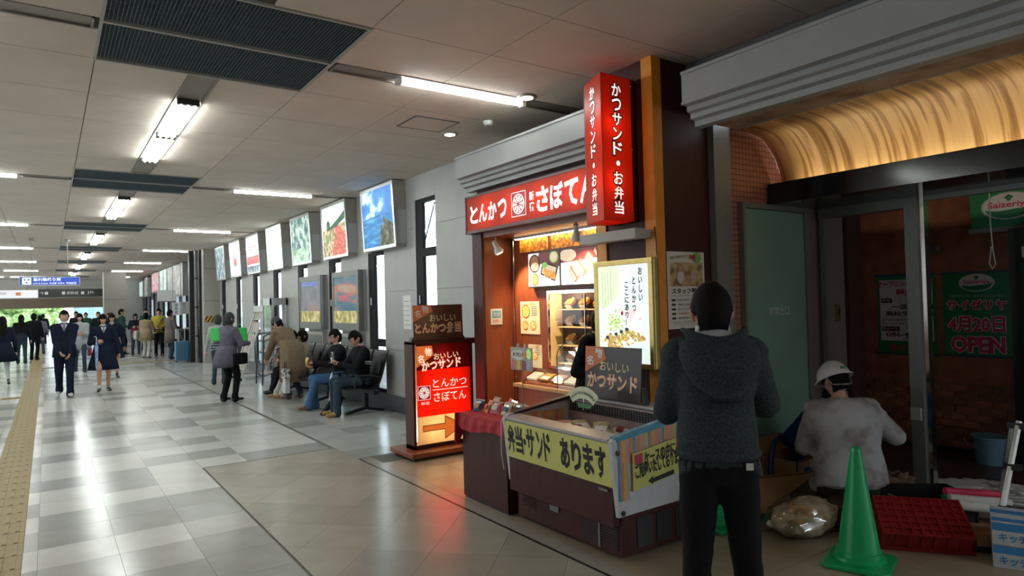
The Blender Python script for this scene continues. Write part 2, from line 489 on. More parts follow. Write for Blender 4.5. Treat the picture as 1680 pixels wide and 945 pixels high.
for (x, y, lb) in ((3.571, 4.80, 'round lit downlight next to the near fluorescent tube'), (3.617, 6.283, 'round lit downlight beside the square ceiling hatch')):
    t = thing('downlight', lb, 'ceiling light', (x, y, 3.5), 0, 'round ceiling downlights')
    MB().lathe((x, y, 3.485), [(.088, .0), (.092, .006), (.092, .015), (.062, .015), (.062, .0)], 28).build('trim_ring', W['steel'], t, smooth=True)
    MB().lathe((x, y, 3.478), [(.060, .018), (.058, .004), (.045, 0)], 24).build('lens', W['lamp'], t, smooth=True)
t = thing('ceiling_hatch', 'square access hatch with dark edge in the ceiling left of the downlight', 'hatch', (3.23, 6.06, 3.5))
MB().box(2.995, 3.465, 5.85, 6.27, 3.496, 3.4995).build('panel', ceilm, t)
e = MB()
for (a, b, c, d) in ((2.98, 2.995, 5.835, 6.285), (3.465, 3.48, 5.835, 6.285), (2.995, 3.465, 5.835, 5.85), (2.995, 3.465, 6.27, 6.285)): e.box(a, b, c, d, 3.494, 3.4995)
e.build('frame', W['black'], t)
t = thing('smoke_detector', 'small white round smoke detector on the ceiling near the hatch', 'smoke detector', (3.716, 5.665, 3.5))
MB().lathe((3.716, 5.665, 3.455), [(.03, 0), (.045, .01), (.05, .03), (.055, .045)], 22).build('housing', W['white'], t, smooth=True)
MB().lathe((3.716, 5.665, 3.448), [(.012, 0), (.018, .008)], 14).build('sensor', W['steel'], t, smooth=True)

# ================================================================ WALL ALONG THE CORRIDOR, WINDOWS
WX = 4.38
wins = [(8.06, 8.67, .27, 3.15)] + [(9.79 + 1.89 * k, 10.42 + 1.89 * k, .27, 2.51 if k < 7 else 2.9) for k in range(0, 7)]
wall_r = struct(MB().box(WX + .03, WX + .12, 6.0, 8.06, 0, 3.5).build('wall_right', W['joint']))
def wall_strip(y0, y1, z0, z1):
    zs = [z for z in (z0, .95, 1.85, 2.75, z1) if z0 <= z <= z1]
    zs = sorted(set(zs))
    for a, b in zip(zs, zs[1:]):
        if b - a > .02: MB().box(WX, WX + .03, y0 + .002, y1 - .002, a + .002, b - .002).build('wall_panel', W['grey_wall'], wall_r)
    MB().box(WX + .03, WX + .12, y0, y1, z0, z1).build('wall_core', W['joint'], wall_r) if y0 > 6.5 else None
ys = [6.0] + [v for w in wins for v in w[:2]] + [22.1]
wall_strip(6.0, 7.05, .25, 3.5); wall_strip(7.05, 8.06, .25, 3.5)
for i in range(1, len(wins)): wall_strip(wins[i - 1][1], wins[i][0], .25, 3.5)
wall_strip(wins[-1][1], 22.1, .25, 3.5)
for (a, b, z0, z1) in wins:
    MB().box(WX, WX + .12, a, b, z1, 3.5).build('wall_panel', W['grey_wall'], wall_r)
struct(MB().box(WX - .012, WX + .12, 6.0, 22.1, 0, .252).build('baseboard_right', W['base']))
winf = M('dark_window_frame', (.012, .010, .011), .6, 0, var=.1, spec=.15)
for i, (a, b, z0, z1) in enumerate(wins):
    w = struct(MB().box(WX + .01, WX + .11, a, b, z0 - .02, z0).build(f'window_{i+1}', winf))
    m = MB(); fx0, fx1 = WX + .01, WX + .06; fw_ = .22 if i else .20
    m.box(fx0, fx1, b - fw_, b, z0, z1); m.box(fx0, fx1, a, a + .02, z0, z1)
    m.box(fx0, fx1, a + .02, b - fw_, z1 - .06, z1); m.box(fx0, fx1, a + .02, b - fw_, z0, z0 + .04)
    zt = 2.32 if z1 > 3 else .98
    m.box(fx0, fx1, a + .02, b - fw_, zt, zt + .12)
    if z1 > 3: m.box(fx0, fx1, a + .02, b - fw_, 1.0, 1.06)
    m.build('window_frame', winf, w)
    MB().box(WX + .03, WX + .034, a + .02, b - fw_, z0 + .04, z1 - .06).build('pane', W['glass'], w)
    if z1 > 3: MB().tube([(WX + .02, a + .05, 3.05), (WX + .02, b - fw_ - .01, 2.47)], .010, 6).build('stay_rod', winf, w)
    MB().lathe((WX, b - .10, 1.65), [(.012, 0), (.012, .12)], 8).build('latch', W['alum'], w)

# the corridor beyond the windows: end pier, dark steel posts, ticket hall front
pier = struct(MB().box(3.93, 4.7, 22.1, 22.7, 0, 3.5).build('wall_pier', M('beige_wall_paint', (.36, .34, .30), .6, var=.05)))
for z in (.9, 1.9, 2.9): MB().box(3.926, 4.40, 22.096, 22.1, z, z + .012).build('panel_joint', W['joint'], pier)
t = thing('hazard_sign', 'black and yellow striped plate on the beige wall end beside the dark steel posts', 'sign', (4.05, 22.09, 1.32))
hz = FY(3.95, 1.26, 22.09)
MB().fbox(hz, 0, .36, 0, .18, 0, .012).build('plate', M('hazard_yellow', (.55, .30, .03), .5), t)
for q in range(4): poly('stripe', W['ink'], t, hz, clip([(-.06 + q * .11, 0), (-.01 + q * .11, 0), (.10 + q * .11, .18), (.05 + q * .11, .18)], 0, .36, 0, .18), .014)
dk = M('dark_steel_post', (.025, .022, .024), .4, .3, var=.1)
for (x, y, w_, lb) in ((3.66, 22.9, .22, 'dark steel post standing at the corner of the ticket hall front'), (3.86, 22.45, .09, 'slim dark steel post right beside the thicker one at the ticket hall')):
    t = thing('steel_post', lb, 'post', (x, y, 0))
    MB().box(x, x + w_, y, y + w_, 0, 3.5).build('shaft', dk, t, bevel=.006)
    MB().box(x - .02, x + w_ + .02, y - .02, y + w_ + .02, 0, .05).build('foot_plate', dk, t)
t = thing('conduit_pipe', 'pale vertical pipe between the two dark steel posts', 'pipe', (3.80, 22.7, 0))
MB().lathe((3.82, 22.72, 0), [(.05, 0), (.05, 3.5)], 14).build('pipe', W['steel'], t, smooth=True)
for z in (.8, 1.7, 2.6): MB().lathe((3.82, 22.72, z), [(.06, 0), (.06, .05)], 14).build('bracket', W['black'], t, smooth=True)

front = struct(MB().box(4.45, 4.6, 22.7, 45, 0, 3.5).build('wall_ticket_hall', M('dark_navy_wall', (.03, .032, .045), .5, var=.15)))
for k in range(12):
    y = 23.6 + k * 1.6
    if k in (3, 4, 6, 9): MB().box(4.42, 4.45, y, y + .9, .9, 2.2).build('glazed_panel', M(f'lit_office_glass', (.5, .58, .72), .2, var=.2, scale=2, emit=.55), front)
    MB().box(4.39, 4.45, y - .12, y - .04, 0, 3.5).build('mullion', dk, front)
pics = [Mramp('poster_teal', [(0, (.35, .6, .55)), (.5, (.75, .85, .82)), (1, (.1, .25, .25))], 3, emit=.7), Mramp('poster_pink', [(0, (.8, .8, .8)), (.5, (.6, .15, .2)), (1, (.9, .9, .9))], 3, emit=.6), Mramp('poster_grey', [(0, (.5, .5, .5)), (.6, (.3, .3, .28)), (1, (.6, .6, .58))], 2.5, emit=.4)]
for n_, (y0, y1, z0, z1, p, lb) in enumerate([(37.3, 34.6, 2.5, 3.48, 1, 'pink and white illuminated poster case high beyond the ticket hall'), (34.4, 33.4, 2.3, 3.48, 0, 'pale teal illuminated poster case high beside the pink one'), (33.2, 32.4, 2.2, 3.48, 0, 'narrow pale teal poster case beside the large grey one'), (32.1, 28.2, 2.2, 3.48, 2, 'large grey poster case high above the queue'), (42.8, 41.2, 2.4, 3.3, 0, 'small teal poster case near the far column'), (40.4, 39.3, 2.4, 3.4, 2, 'grey poster case near the far column')]):
    t = thing('poster_case', lb, 'poster case', (4.3, y0, z0))
    MB().box(4.26, 4.45, y1, y0, z0, z1).build('case', W['alum'], t, bevel=.01)
    MB().box(4.25, 4.26, y1 + .06, y0 - .06, z0 + .06, z1 - .06).build('poster', pics[p], t)
for n_, (y, x, z0, z1, s_) in enumerate([(29.0, 4.0, 1.45, 1.95, '乗車券'), (26.8, 3.95, 1.5, 1.95, '窓口')]):
    t = thing('hanging_board', ['white notice board with vertical lettering hung over the queue, farther one', 'pale notice board with vertical lettering hung beside the dark post'][n_], 'sign', (x, y, z0))
    F = FY(x, z0, y)
    MB().fbox(F, 0, .32, 0, z1 - z0, -.03, 0).build('board', W['white'], t)
    text('lettering', '\n'.join(s_), W['ink'], t, F, .10, .04, .1, z1 - z0 - .08)
    for a in (.04, .28): MB().tube([F.p(a, z1 - z0, -.015), F.p(a, 3.5 - z0, -.015)], .008, 6).build('hanger', W['steel'], t)
t = thing('hanging_sign', 'large white notice panel hung above the person in the taupe coat', 'sign', (3.6, 29.5, 1.95))
for x in (3.62, 4.1): MB().lathe((x, 29.51, 2.45), [(.01, 0), (.01, 1.05)], 6).build('hanger', W['steel'], t)
MB().box(3.55, 4.2, 29.5, 29.53, 1.98, 2.45).build('panel', W['white'], t)
MB().box(3.55, 4.2, 29.49, 29.5, 1.98, 2.02).build('lower_rail', W['steel'], t)
t = thing('writing_desk', 'dark desk with a sloping top where people stand, beside the blue suitcase', 'desk', (3.8, 24.6, 0))
MB().box(3.72, 4.35, 24.3, 24.9, 0, .95).build('cabinet', W['black'], t, bevel=.01)
MB().prism([(3.6, .93), (4.38, 1.06), (4.38, 1.09), (3.6, .96)], lambda a, b, q: (a, q, b), 24.2, 25.0).build('top', W['blackp'], t)
MB().box(3.75, 4.2, 24.45, 24.8, 1.01, 1.05).build('papers', W['paper'], t)
t = thing('suitcase', 'blue hard-shell suitcase with raised handle standing by the queue', 'suitcase', (3.5, 23.3, 0))
sb = M('blue_shell', (.05, .16, .28), .35, var=.1)
MB().box(3.28, 3.70, 23.2, 23.45, .05, .66).build('shell', sb, t, bevel=.04)
for q in range(6): MB().box(3.32 + q * .062, 3.345 + q * .062, 23.19, 23.46, .10, .61).build('rib', sb, t, bevel=.006)
for (x, y) in ((3.32, 23.23), (3.66, 23.23), (3.32, 23.42), (3.66, 23.42)): MB().lathe((x - .015, y, .028), [(.026, 0), (.026, .03)], 10, axis=(1, 0, 0)).build('wheel', W['blackp'], t)
MB().tube([(3.40, 23.4, .66), (3.40, 23.4, 1.02), (3.58, 23.4, 1.02), (3.58, 23.4, .66)], .011, 6).build('handle', W['alum'], t)

# far end: column, beam, signage, daylight outside
fc = struct(MB().box(2.15, 3.05, 36, 36.9, 0, 3.5).build('column_far', M('beige_concrete_column', (.30, .28, .25), .6, var=.06)))
MB().box(2.146, 3.054, 35.996, 36.904, 2.2, 2.22).build('panel_joint', W['joint'], fc)
beam = struct(MB().box(-7, 4.6, 43.5, 44.2, 1.92, 2.45).build('beam_far', M('brown_beam', (.17, .13, .085), .6, var=.05)))
struct(MB().box(-7, 4.6, 43.9, 44.3, 2.45, 3.5).build('wall_far', W['offwhite']))
struct(MB().box(3.4, 4.6, 43.0, 44.3, 0, 3.5).build('wall_far_right', W['offwhite']))
t = thing('direction_sign', 'long black overhead direction sign with small pictograms at the far end', 'sign', (1.0, 40, 2.4), 0)
MB().box(-.35, 2.5, 40, 40.15, 2.44, 2.84).build('panel', W['black'], t)
Fs = FY(-.35, 2.44, 40)
for i_, (a, s_) in enumerate(((.05, '↑'), (1.15, '新幹線'), (2.0, 'JR'))): text('lettering', s_, W['white'], t, Fs, a, .12, .16 + .16 * (len(s_) - 1), .16)
for a in (.25, .95, 1.75): poly('pictogram', W['white'], t, Fs, rect(a, a + .13, .13, .27), .003)
for x in (0, 2.1): MB().lathe((x, 40.07, 2.84), [(.02, 0), (.02, .66)], 8).build('hanger', W['steel'], t)
t = thing('direction_sign', 'long white overhead sign with an orange mark beside the black one', 'sign', (-2.4, 40, 2.4), 0)
ws = M('lit_white_sign', (.8, .8, .86), .4, var=0, emit=.6)
MB().box(-4.6, -.38, 40, 40.15, 2.42, 2.80).build('panel', ws, t)
Fs = FY(-4.6, 2.42, 40)
poly('mark', M('orange_mark', (.8, .25, .08), .5, emit=.3), t, Fs, rect(3.35, 3.55, .12, .28))
text('lettering', '倉敷駅前商店街', M('grey_ink', (.15, .15, .2), .5), t, Fs, 2.1, .16, .9, .13)
text('lettering', '倉敷駅', M('grey_ink', (.15, .15, .2), .5), t, Fs, .4, .12, .9, .18)
for x in (-4.2, -.8): MB().lathe((x, 40.07, 2.80), [(.02, 0), (.02, .70)], 8).build('hanger', W['steel'], t)
t = thing('lost_property_sign', 'blue overhead sign reading lost and found, hung from the ceiling on two rods', 'sign', (.06, 20, 2.34))
blue = M('backlit_blue', (.03, .07, .42), .35, var=0, emit=.55)
MB().box(-.56, .68, 20, 20.09, 2.335, 2.555).build('case', W['alum'], t)
Fs = FY(-.56, 2.335, 20)
MB().fbox(Fs, .015, 1.225, .015, .205, 0, .004).build('face', blue, t)
wl = M('backlit_white_lettering', (.85, .9, .95), .4, var=0, emit=1.0)
poly('pictogram', wl, t, Fs, rect(.06, .24, .03, .19), .006)
for (a, b) in ((.11, .14), (.19, .14), (.15, .07)): poly('figure', blue, t, Fs, disc(a, b, .025, .02, 10), .008)
text('lettering', '忘れ物承り所', wl, t, Fs, .28, .105, .56, .085, .006, bold=.02)
text('lettering', 'Lost & Found  分실물 보관소  失物招領', wl, t, Fs, .28, .03, .88, .055, .006)
for x in (-.30, .42):
    MB().lathe((x, 20.04, 2.555), [(.010, 0), (.010, .90)], 8).build('rod', W['steel'], t)
    MB().lathe((x, 20.04, 3.44), [(.06, 0), (.06, .05)], 12).build('ceiling_rose', W['steel'], t)
# outside at the far end
struct(MB().box(-30, 30, 47, 140, -.15, -.02).build('ground_outside', M('grey_paving', (.45, .44, .42), .8, var=.1, scale=1)))  # plain grey with slight random tone
leafm = Mramp('light_green_leaves', [(0, (.06, .14, .03)), (.5, (.24, .38, .12)), (1, (.60, .70, .36))], 4, rough=.8)  # mottled greens, raised to a pale tone
barkm = M('tree_bark', (.10, .07, .05), .9, var=.3)
rt = random.Random(4)
for n_, (x, y, r, z) in enumerate([(-6.2, 60, 2.5, 1.8), (-2.6, 62, 1.7, 1.7), (-.4, 70, 1.5, 1.3), (-10.5, 66, 2.6, 2.2)]):
    t = thing('broadleaf_tree', ['light green tree outside, at the left edge beyond the far end', 'light green tree outside, second from the left beyond the far end', 'light green tree outside, nearest the middle of the far opening', 'light green tree outside far left, behind the others'][n_], 'tree', (x, y, 0))
    m = MB(); 
    for q in range(34):
        a, b, c = rt.uniform(-1, 1), rt.uniform(-1, 1), rt.uniform(-.85, .8)
        m.ball((x + a * r * .75, y + b * r * .6, z + c * r * .75), r * rt.uniform(.18, .34), 9, 6)
    o = m.build('crown', leafm, t)
    MB().tube([(x, y, 0), (x + .1, y, z * .6), (x, y, z)], [.16, .12, .08], 8).build('trunk', barkm, t)
for n_, (x0, x1, y, h, c, lb) in enumerate([(-14, -3.2, 92, 14, (.75, .72, .68), 'pale building far outside behind the trees'), (2.6, 5.2, 88, 12, (.18, .30, .55), 'blue glazed building far outside at the right of the opening'), (-2.4, -.8, 90, 9, (.25, .45, .55), 'narrow blue-green building far outside in the middle')]):
    t = thing('building', lb, 'building', ((x0 + x1) / 2, y, 0))
    MB().box(x0, x1, y, y + 8, 0, h).build('wall', M('facade', c, .7), t)
    for i in range(int((x1 - x0) / 1.3)):
        for j in range(3): MB().box(x0 + .3 + i * 1.3, x0 + 1.2 + i * 1.3, y - .04, y, .8 + j * 2.6, 2.3 + j * 2.6).build('window', M('far_glass', (.2, .3, .35), .2), t)
    MB().box(x0 - .2, x1 + .2, y - .2, y + 8.2, h, h + .4).build('roof', W['offwhite'], t)
t = thing('balustrade', 'low dark railing across the far opening in front of the trees', 'railing', (0, 46.4, 0))
MB().box(-6, 3, 46.4, 46.45, .88, .94).build('top_rail', W['steel'], t)
pb = MB().box(0, .03, 46.41, 46.44, 0, .88).mesh('baluster', W['steel'])
for q in range(44):
    o = put('baluster', pb, t); o.location = (-6 + q * .2, 0, 0)

# left wall with openings added to let daylight in, back wall (outside the view)
lw = MB()
for k in range(12):
    y = -5 + k * 4.2
    lw.box(-7.3, -7, y, y + (4.2 if k < 2 else 1.8), 0, 3.6)  # first bays kept solid to darken the near end
lw.box(-7.3, -7, -5, 46, 0, .8).box(-7.3, -7, -5, 46, 2.9, 3.6)
struct(lw.build('wall_left', W['offwhite']))
struct(MB().box(-7.3, 9, -5.3, -5, 0, 3.6).build('wall_back', W['offwhite']))

# ================================================================ ILLUMINATED PICTURE BOXES
def pic(name, stops, **k): return Mramp(name, stops, **k)
EM = .85
sea_sky = pic('sea_sky_print', [(0, (.02, .16, .55)), (.5, (.05, .30, .78)), (.68, (.55, .75, .92)), (1, (.85, .93, 1))], scale=3.2, detail=5, stretch=(1, 1, 1.3), emit=EM)
sea = pic('sea_print', [(0, (.01, .10, .30)), (.55, (.02, .22, .52)), (1, (.10, .42, .68))], scale=5, detail=6, stretch=(1, .6, 4), emit=EM)
rockp = pic('rock_print', [(0, (.01, .015, .01)), (.5, (.06, .07, .03)), (1, (.22, .22, .13))], scale=9, emit=EM * .8)
pale = pic('pale_sky_print', [(0, (.60, .80, .78)), (1, (.88, .97, .93))], scale=1.5, emit=EM)
flower = pic('flower_field_print', [(0, (.05, .18, .05)), (.42, (.25, .30, .10)), (.52, (.62, .10, .07)), (.62, (.75, .6, .45)), (1, (.2, .35, .1))], scale=13, detail=6, emit=EM)
redflower = pic('red_flower_print', [(0, (.15, .15, .05)), (.45, (.60, .06, .05)), (1, (.75, .35, .25))], scale=22, emit=EM)
forest = pic('dark_tree_print', [(0, (.01, .05, .02)), (1, (.05, .14, .06))], scale=8, emit=EM)
garden = pic('garden_print', [(0, (.02, .05, .05)), (.45, (.10, .22, .20)), (.6, (.35, .48, .40)), (1, (.6, .75, .7))], scale=5.5, detail=6, emit=EM)
garden2 = pic('garden_light_print', [(0, (.10, .20, .10)), (.5, (.35, .5, .35)), (1, (.8, .9, .85))], scale=6, detail=5, emit=EM)
whitep = M('white_backlit', (.80, .95, .90), .4, var=.04, scale=2, emit=1.25)
redp = M('red_backlit', (.60, .04, .06), .4, var=0, emit=EM)
greyp = pic('grey_print', [(0, (.05, .08, .10)), (.5, (.2, .27, .30)), (1, (.7, .8, .82))], scale=5, emit=.7)
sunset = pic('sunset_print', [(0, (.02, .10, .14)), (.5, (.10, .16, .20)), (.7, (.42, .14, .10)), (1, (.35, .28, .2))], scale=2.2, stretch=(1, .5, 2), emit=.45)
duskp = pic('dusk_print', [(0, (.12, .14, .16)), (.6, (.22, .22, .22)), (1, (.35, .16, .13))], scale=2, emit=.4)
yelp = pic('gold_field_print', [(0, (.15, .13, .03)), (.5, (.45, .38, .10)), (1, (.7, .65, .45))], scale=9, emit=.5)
sidem = M('box_side_steel', (.38, .355, .32), .4, .35, var=.06)
boxlabels = ['large illuminated box with a picture of blue sea and a rock stack', 'illuminated picture box of a red flower field, second from the sea picture', 'illuminated picture box of a dark garden with pond, third from the sea picture', 'blank glowing white picture box, fourth from the sea picture', 'illuminated white box with a red band and red lettering, fifth from the sea picture', 'illuminated white box with a small red square, sixth from the sea picture', 'dim grey illuminated picture box, farthest one of the row']
def tilt_frame(y, z0, z1, xt, xb):
    v = Vector((xt - xb, 0, z1 - z0)); F = Fr((xb, y, z0), (0, -1, 0), v); return F, v.length
for k in range(7):
    y0 = 8.97 + 1.905 * k; y1 = y0 + 1.22; z0, z1 = 2.505, 3.485; xt, xb = 4.175, 4.225
    t = thing('picture_lightbox', boxlabels[k], 'light box', (4.3, y0, z0), 0, 'illuminated picture boxes high on the window wall')
    MB().prism([(xt, z1), (xb, z0), (WX, z0), (WX, z1)], lambda a, b, q: (a, q, b), y0 + .004, y1).build('case', sidem, t, bevel=.006)
    MB().box(4.21, WX, y0 - .012, y0 + .004, z0 + .05, z0 + .55).build('side_cover', W['alum'], t)
    F, L = tilt_frame(y1, z0, z1, xt, xb); w = y1 - y0
    m = MB()
    for r_ in ((0, w, 0, .05), (0, w, L - .05, L), (0, .05, .05, L - .05), (w - .05, w, .05, L - .05)): m.fbox(F, r_[0], r_[1], r_[2], r_[3], 0, .014)
    m.build('frame', W['alum'], t)
    P0 = .05; W1 = w - .05; H1 = L - .05
    def pp(n, m_, pts, c=.003): poly(n, m_, t, F, clip(pts, P0, W1, .05, H1), c)
    if k == 0:
        pp('picture', sea_sky, rect(0, 2, .0, 2)); pp('picture_sea', sea, [(0, 0), (2, 0), (2, .60), (0, .50)], .005)
        pp('picture_rocks', rockp, [(.62, 0), (.66, .22), (.74, .38), (.80, .36), (.84, .52), (.88, .42), (.94, .50), (.97, .42), (1.06, .40), (1.2, .30), (1.2, 0)], .007)
    elif k == 1:
        pp('picture', pale, rect(0, 2, 0, 2)); pp('picture_field', flower, [(0, 0), (2, 0), (2, .68), (.7, .56), (0, .54)], .005)
        pp('picture_flowers', redflower, [(.45, .05), (1.1, .05), (1.15, .40), (.85, .58), (.7, .55)], .006)
        pp('picture_trees', forest, [(.25, .50), (.26, .66), (.34, .70), (.42, .64), (.42, .56), (.9, .70), (1.17, .80), (1.17, .66), (.7, .54)], .007)
    elif k == 2:
        pp('picture', garden, rect(0, 2, 0, 2)); pp('picture_lawn', garden2, [(0, 0), (.8, 0), (1.2, .25), (.6, .33), (0, .30)], .005)
    elif k == 3: pp('picture', whitep, rect(0, 2, 0, 2))
    elif k == 4:
        pp('picture', whitep, rect(0, 2, 0, 2)); pp('red_band', redp, rect(0, 2, .24, .44), .005); text('lettering', 'tocomo', redp, t, F, .15, .58, .9, .14, .006, bold=.02)
        pp('picture_lower', greyp, rect(0, 2, 0, .2), .005)
    elif k == 5:
        pp('picture', whitep, rect(0, 2, 0, 2)); pp('red_square', redp, rect(.42, .75, .30, .52), .005); text('lettering', '倉敷美観', W['ink'], t, F, .35, .66, .55, .1, .006)
        text('lettering', '地区', W['ink'], t, F, .45, .14, .3, .1, .006)
    else: pp('picture', greyp, rect(0, 2, 0, 2))
# lower boxes, prints with a weak glow of their own
for k, (y0, y1, lb) in enumerate([(10.53, 11.77, 'lower picture box with a faintly glowing sunset print above the seats, nearer of two'), (12.40, 13.68, 'lower picture box with a faintly glowing dusk print and blue strip, farther of two')]):
    z0, z1 = 1.22, 2.25
    t = thing('poster_box', lb, 'poster box', (4.3, y0, z0), 0, 'lower picture boxes on the window wall')
    MB().box(4.25, WX, y0, y1, z0, z1).build('case', W['alum'], t, bevel=.008)
    F = FX(y1, z0, 4.25); w = y1 - y0; H_ = z1 - z0
    m = MB()
    for r_ in ((0, w, 0, .13), (0, w, H_ - .09, H_), (0, .07, .13, H_ - .09), (w - .07, w, .13, H_ - .09)): m.fbox(F, r_[0], r_[1], r_[2], r_[3], 0, .012)
    m.build('frame', W['steel'], t)
    poly('picture', [sunset, duskp][k], t, F, rect(.07, w - .07, .13, H_ - .09), .003)
    poly('picture_lower', yelp, t, F, rect(.07, w - .07, .13, .34), .005)
    if k == 1: poly('blue_strip', blue, t, F, rect(.10, w - .2, H_ - .2, H_ - .12), .006); text('lettering', '倉敷ガイド', W['white'], t, F, .15, H_ - .19, .6, .05, .008)
    else: text('lettering', '美観地区', redp, t, F, .32, .50, .55, .12, .006)
    t2 = thing('wall_cabinet', ['flat grey wall cabinet under the nearer lower picture box', 'flat grey wall cabinet under the farther lower picture box'][k], 'cabinet', (4.33, y0, .3))
    MB().box(4.30, WX, y0 + .1, y1 - .2, .30, 1.16).build('body', W['offwhite'], t2, bevel=.006)
    MB().box(4.29, 4.30, y0 + .16, y1 - .26, .36, 1.10).build('door', W['steel'], t2, bevel=.004)
    MB().box(4.275, 4.29, y0 + .22, y0 + .24, .65, .80).build('handle', W['black'], t2)
# paper notices on the wall near window_1
t = thing('notice_sheet', 'white paper notice with lines of text on the grey wall left of the nearest window', 'notice', (WX, 9.0, 1.5))
MB().box(WX - .004, WX, 8.86, 9.12, 1.28, 1.78).build('sheet', W['paper'], t)
F = FX(9.12, 1.28, WX - .004)
for q in range(6): poly('text_line', W['ink'], t, F, rect(.03, .22 - .03 * (q % 2), .06 + q * .07, .066 + q * .07), .002)

# ================================================================ SHOP A : cutlet shop
shop = struct(MB().box(3.80, 4.38, 3.52, 4.04, 0, 3.5).build('wall_shop', W['brown']))
MB().box(3.785, 3.90, 4.14, 4.16, 0, 2.35).build('reveal_edge', W['brown'], shop)
MB().box(4.205, 4.40, 5.40, 6.05, 0, 2.4).build('inner_wall', W['redwood'], shop)
MB().box(4.205, 4.40, 4.04, 5.40, 1.76, 2.4).build('inner_wall', W['redwood'], shop)
MB().box(4.205, 4.40, 4.04, 5.40, 0, .95).build('inner_wall', W['redwood'], shop)
MB().box(3.82, 4.22, 6.0, 6.15, 0, 2.42).build('side_reveal', W['redwood'], shop)
MB().box(3.80, 3.835, 5.99, 6.17, 0, 2.42).build('reveal_edge', W['brown'], shop)
MB().box(3.82, 4.40, 4.04, 6.15, 2.335, 2.42).build('wood_soffit', W['redwood'], shop)
MB().box(3.86, 4.40, 4.04, 6.15, 2.42, 3.2).build('wall_over_opening', W['brown'], shop)
MB().box(3.80, 3.86, 3.95, 4.16, 2.4, 3.5).build('wall_over_opening', W['brown'], shop)
MB().box(4.38, 6.5, 3.56, 6.0, 0, 3.5).build('wall_core', W['brown'], shop)
for (y0, y1) in ((3.49, 3.60), (4.04, 4.15)):
    MB().box(3.784, 3.884, y0, y1, 0, 3.5 if y0 < 4 else 2.42).build('orange_column', W['orange'], shop, bevel=.003)
MB().box(3.884, 4.43, 3.50, 3.52, 0, 3.5).build('end_panel', W['brown'], shop)
for x in (4.225, 4.265): MB().tube([(x - .03, 5.96, 0), (x - .03, 5.96, 2.33)], .010, 8).build('chrome_strip', W['chrome'], shop, smooth=True)
# textured orange panels
panelm = Mramp('crumb_textured_orange', [(.2, (.35, .10, .01)), (.5, (.70, .28, .02)), (.8, (.85, .45, .06))], 28, detail=6, rough=.4)
for (a, b) in ((5.34, 5.83), (4.85, 5.28), (4.30, 4.79)):
    MB().box(4.19, 4.205, a, b, 2.17, 2.322).build('textured_panel', panelm, shop, bevel=.002)
lt = thing('cove_light', 'slim warm strip light under the wooden soffit over the textured orange panels', 'lamp', (4.15, 5.0, 2.32))
MB().box(4.12, 4.17, 4.3, 5.85, 2.315, 2.335).build('housing', W['white'], lt)
MB().box(4.125, 4.165, 4.32, 5.83, 2.309, 2.315).build('diffuser', M('warm_strip', (1, .85, .55), .4, var=0, emit=18, ecol=(1, .76, .44)), lt)

# cornice of shop A and B (stepped profile)
def cornice(name, y0, y1, label):
    prof = [(3.65, 3.215), (3.65, 2.995), (3.70, 2.985), (3.70, 2.95), (3.735, 2.94), (3.735, 2.905), (3.78, 2.895), (3.78, 2.855), (3.86, 2.855), (3.86, 3.215)]
    t = struct(MB().prism(prof, lambda a, b, q: (a, q, b), y0, y1).build(name, W['cornice'], bevel=.0))
    MB().box(3.64, 3.652, y0 - .0, y1, 3.20, 3.222).build('top_bead', W['cornice'], t)
    MB().box(3.64, 3.652, y0, y1, 2.99, 3.008).build('lower_bead', W['cornice'], t)
    return t
ca = cornice('trim_1', 3.98, 6.24, '')
cbn = cornice('trim_2', -1.5, 3.09, '')
MB().box(3.80, 4.38, 4.0, 6.24, 3.19, 3.21).build('cornice_top', W['joint'], ca)
MB().box(4.17, 4.6, -1.5, 3.48, 3.1, 3.49).build('shadow_fill', W['joint'], cbn)  # infill coloured dark to stand for the shadow above the cornice

# fascia sign, translucent, lit by real lamps inside
red = Mtrans('red_acrylic', (.82, .14, .055), .7)
red2 = Mtrans('red_acrylic_deep', (.80, .11, .035), .7)
let = M('backlit_white_letter', (.9, .86, .8), .4, var=0, emit=1.15, ecol=(1, .93, .85))
signframe = M('dark_red_frame', (.10, .012, .015), .35, var=.05)
def lamp(name, loc, power, col=(1, .55, .25), r=.04, parent=None):
    l = bpy.data.lights.new(name, 'POINT'); l.energy = power; l.color = col; l.shadow_soft_size = r
    o = bpy.data.objects.new(name, l); LINK(o); o.location = loc
    if parent is not None:
        o.parent = parent
        if parent.name in PINV: o.matrix_parent_inverse = PINV[parent.name]
    return o
sg = thing('fascia_sign', 'long red backlit shop sign with white Japanese lettering under the stepped cornice', 'sign', (3.75, 5, 2.38))
y0s, y1s, z0s, z1s, xs = 3.97, 6.165, 2.385, 2.785, 3.72
MB().box(xs, xs + .004, y0s + .03, y1s - .025, z0s + .03, z1s - .02).build('face', red, sg)
m = MB(); m.box(xs - .006, xs + .15, y0s, y1s, z1s - .02, z1s).box(xs - .006, xs + .15, y0s, y1s, z0s, z0s + .03).box(xs - .006, xs + .15, y1s - .025, y1s, z0s, z1s).box(xs - .006, xs + .15, y0s, y0s + .03, z0s, z1s).box(xs + .14, xs + .15, y0s, y1s, z0s, z1s)
m.build('frame', signframe, sg)
MB().box(xs + .125, xs + .13, y0s + .03, y1s - .03, z0s + .03, z1s - .03).build('reflector', W['white'], sg)
for q in range(4): lamp('sign_lamp', (xs + .075, 4.35 + q * .47, 2.59), 1.9, (1, .72, .45), .03, sg)
F = FX(y1s, z0s, xs)
for i, ch in enumerate('とんかつ'): text('lettering', ch, let, sg, F, .10 + i * .178, .10, .155, .19, .003, bold=.03)
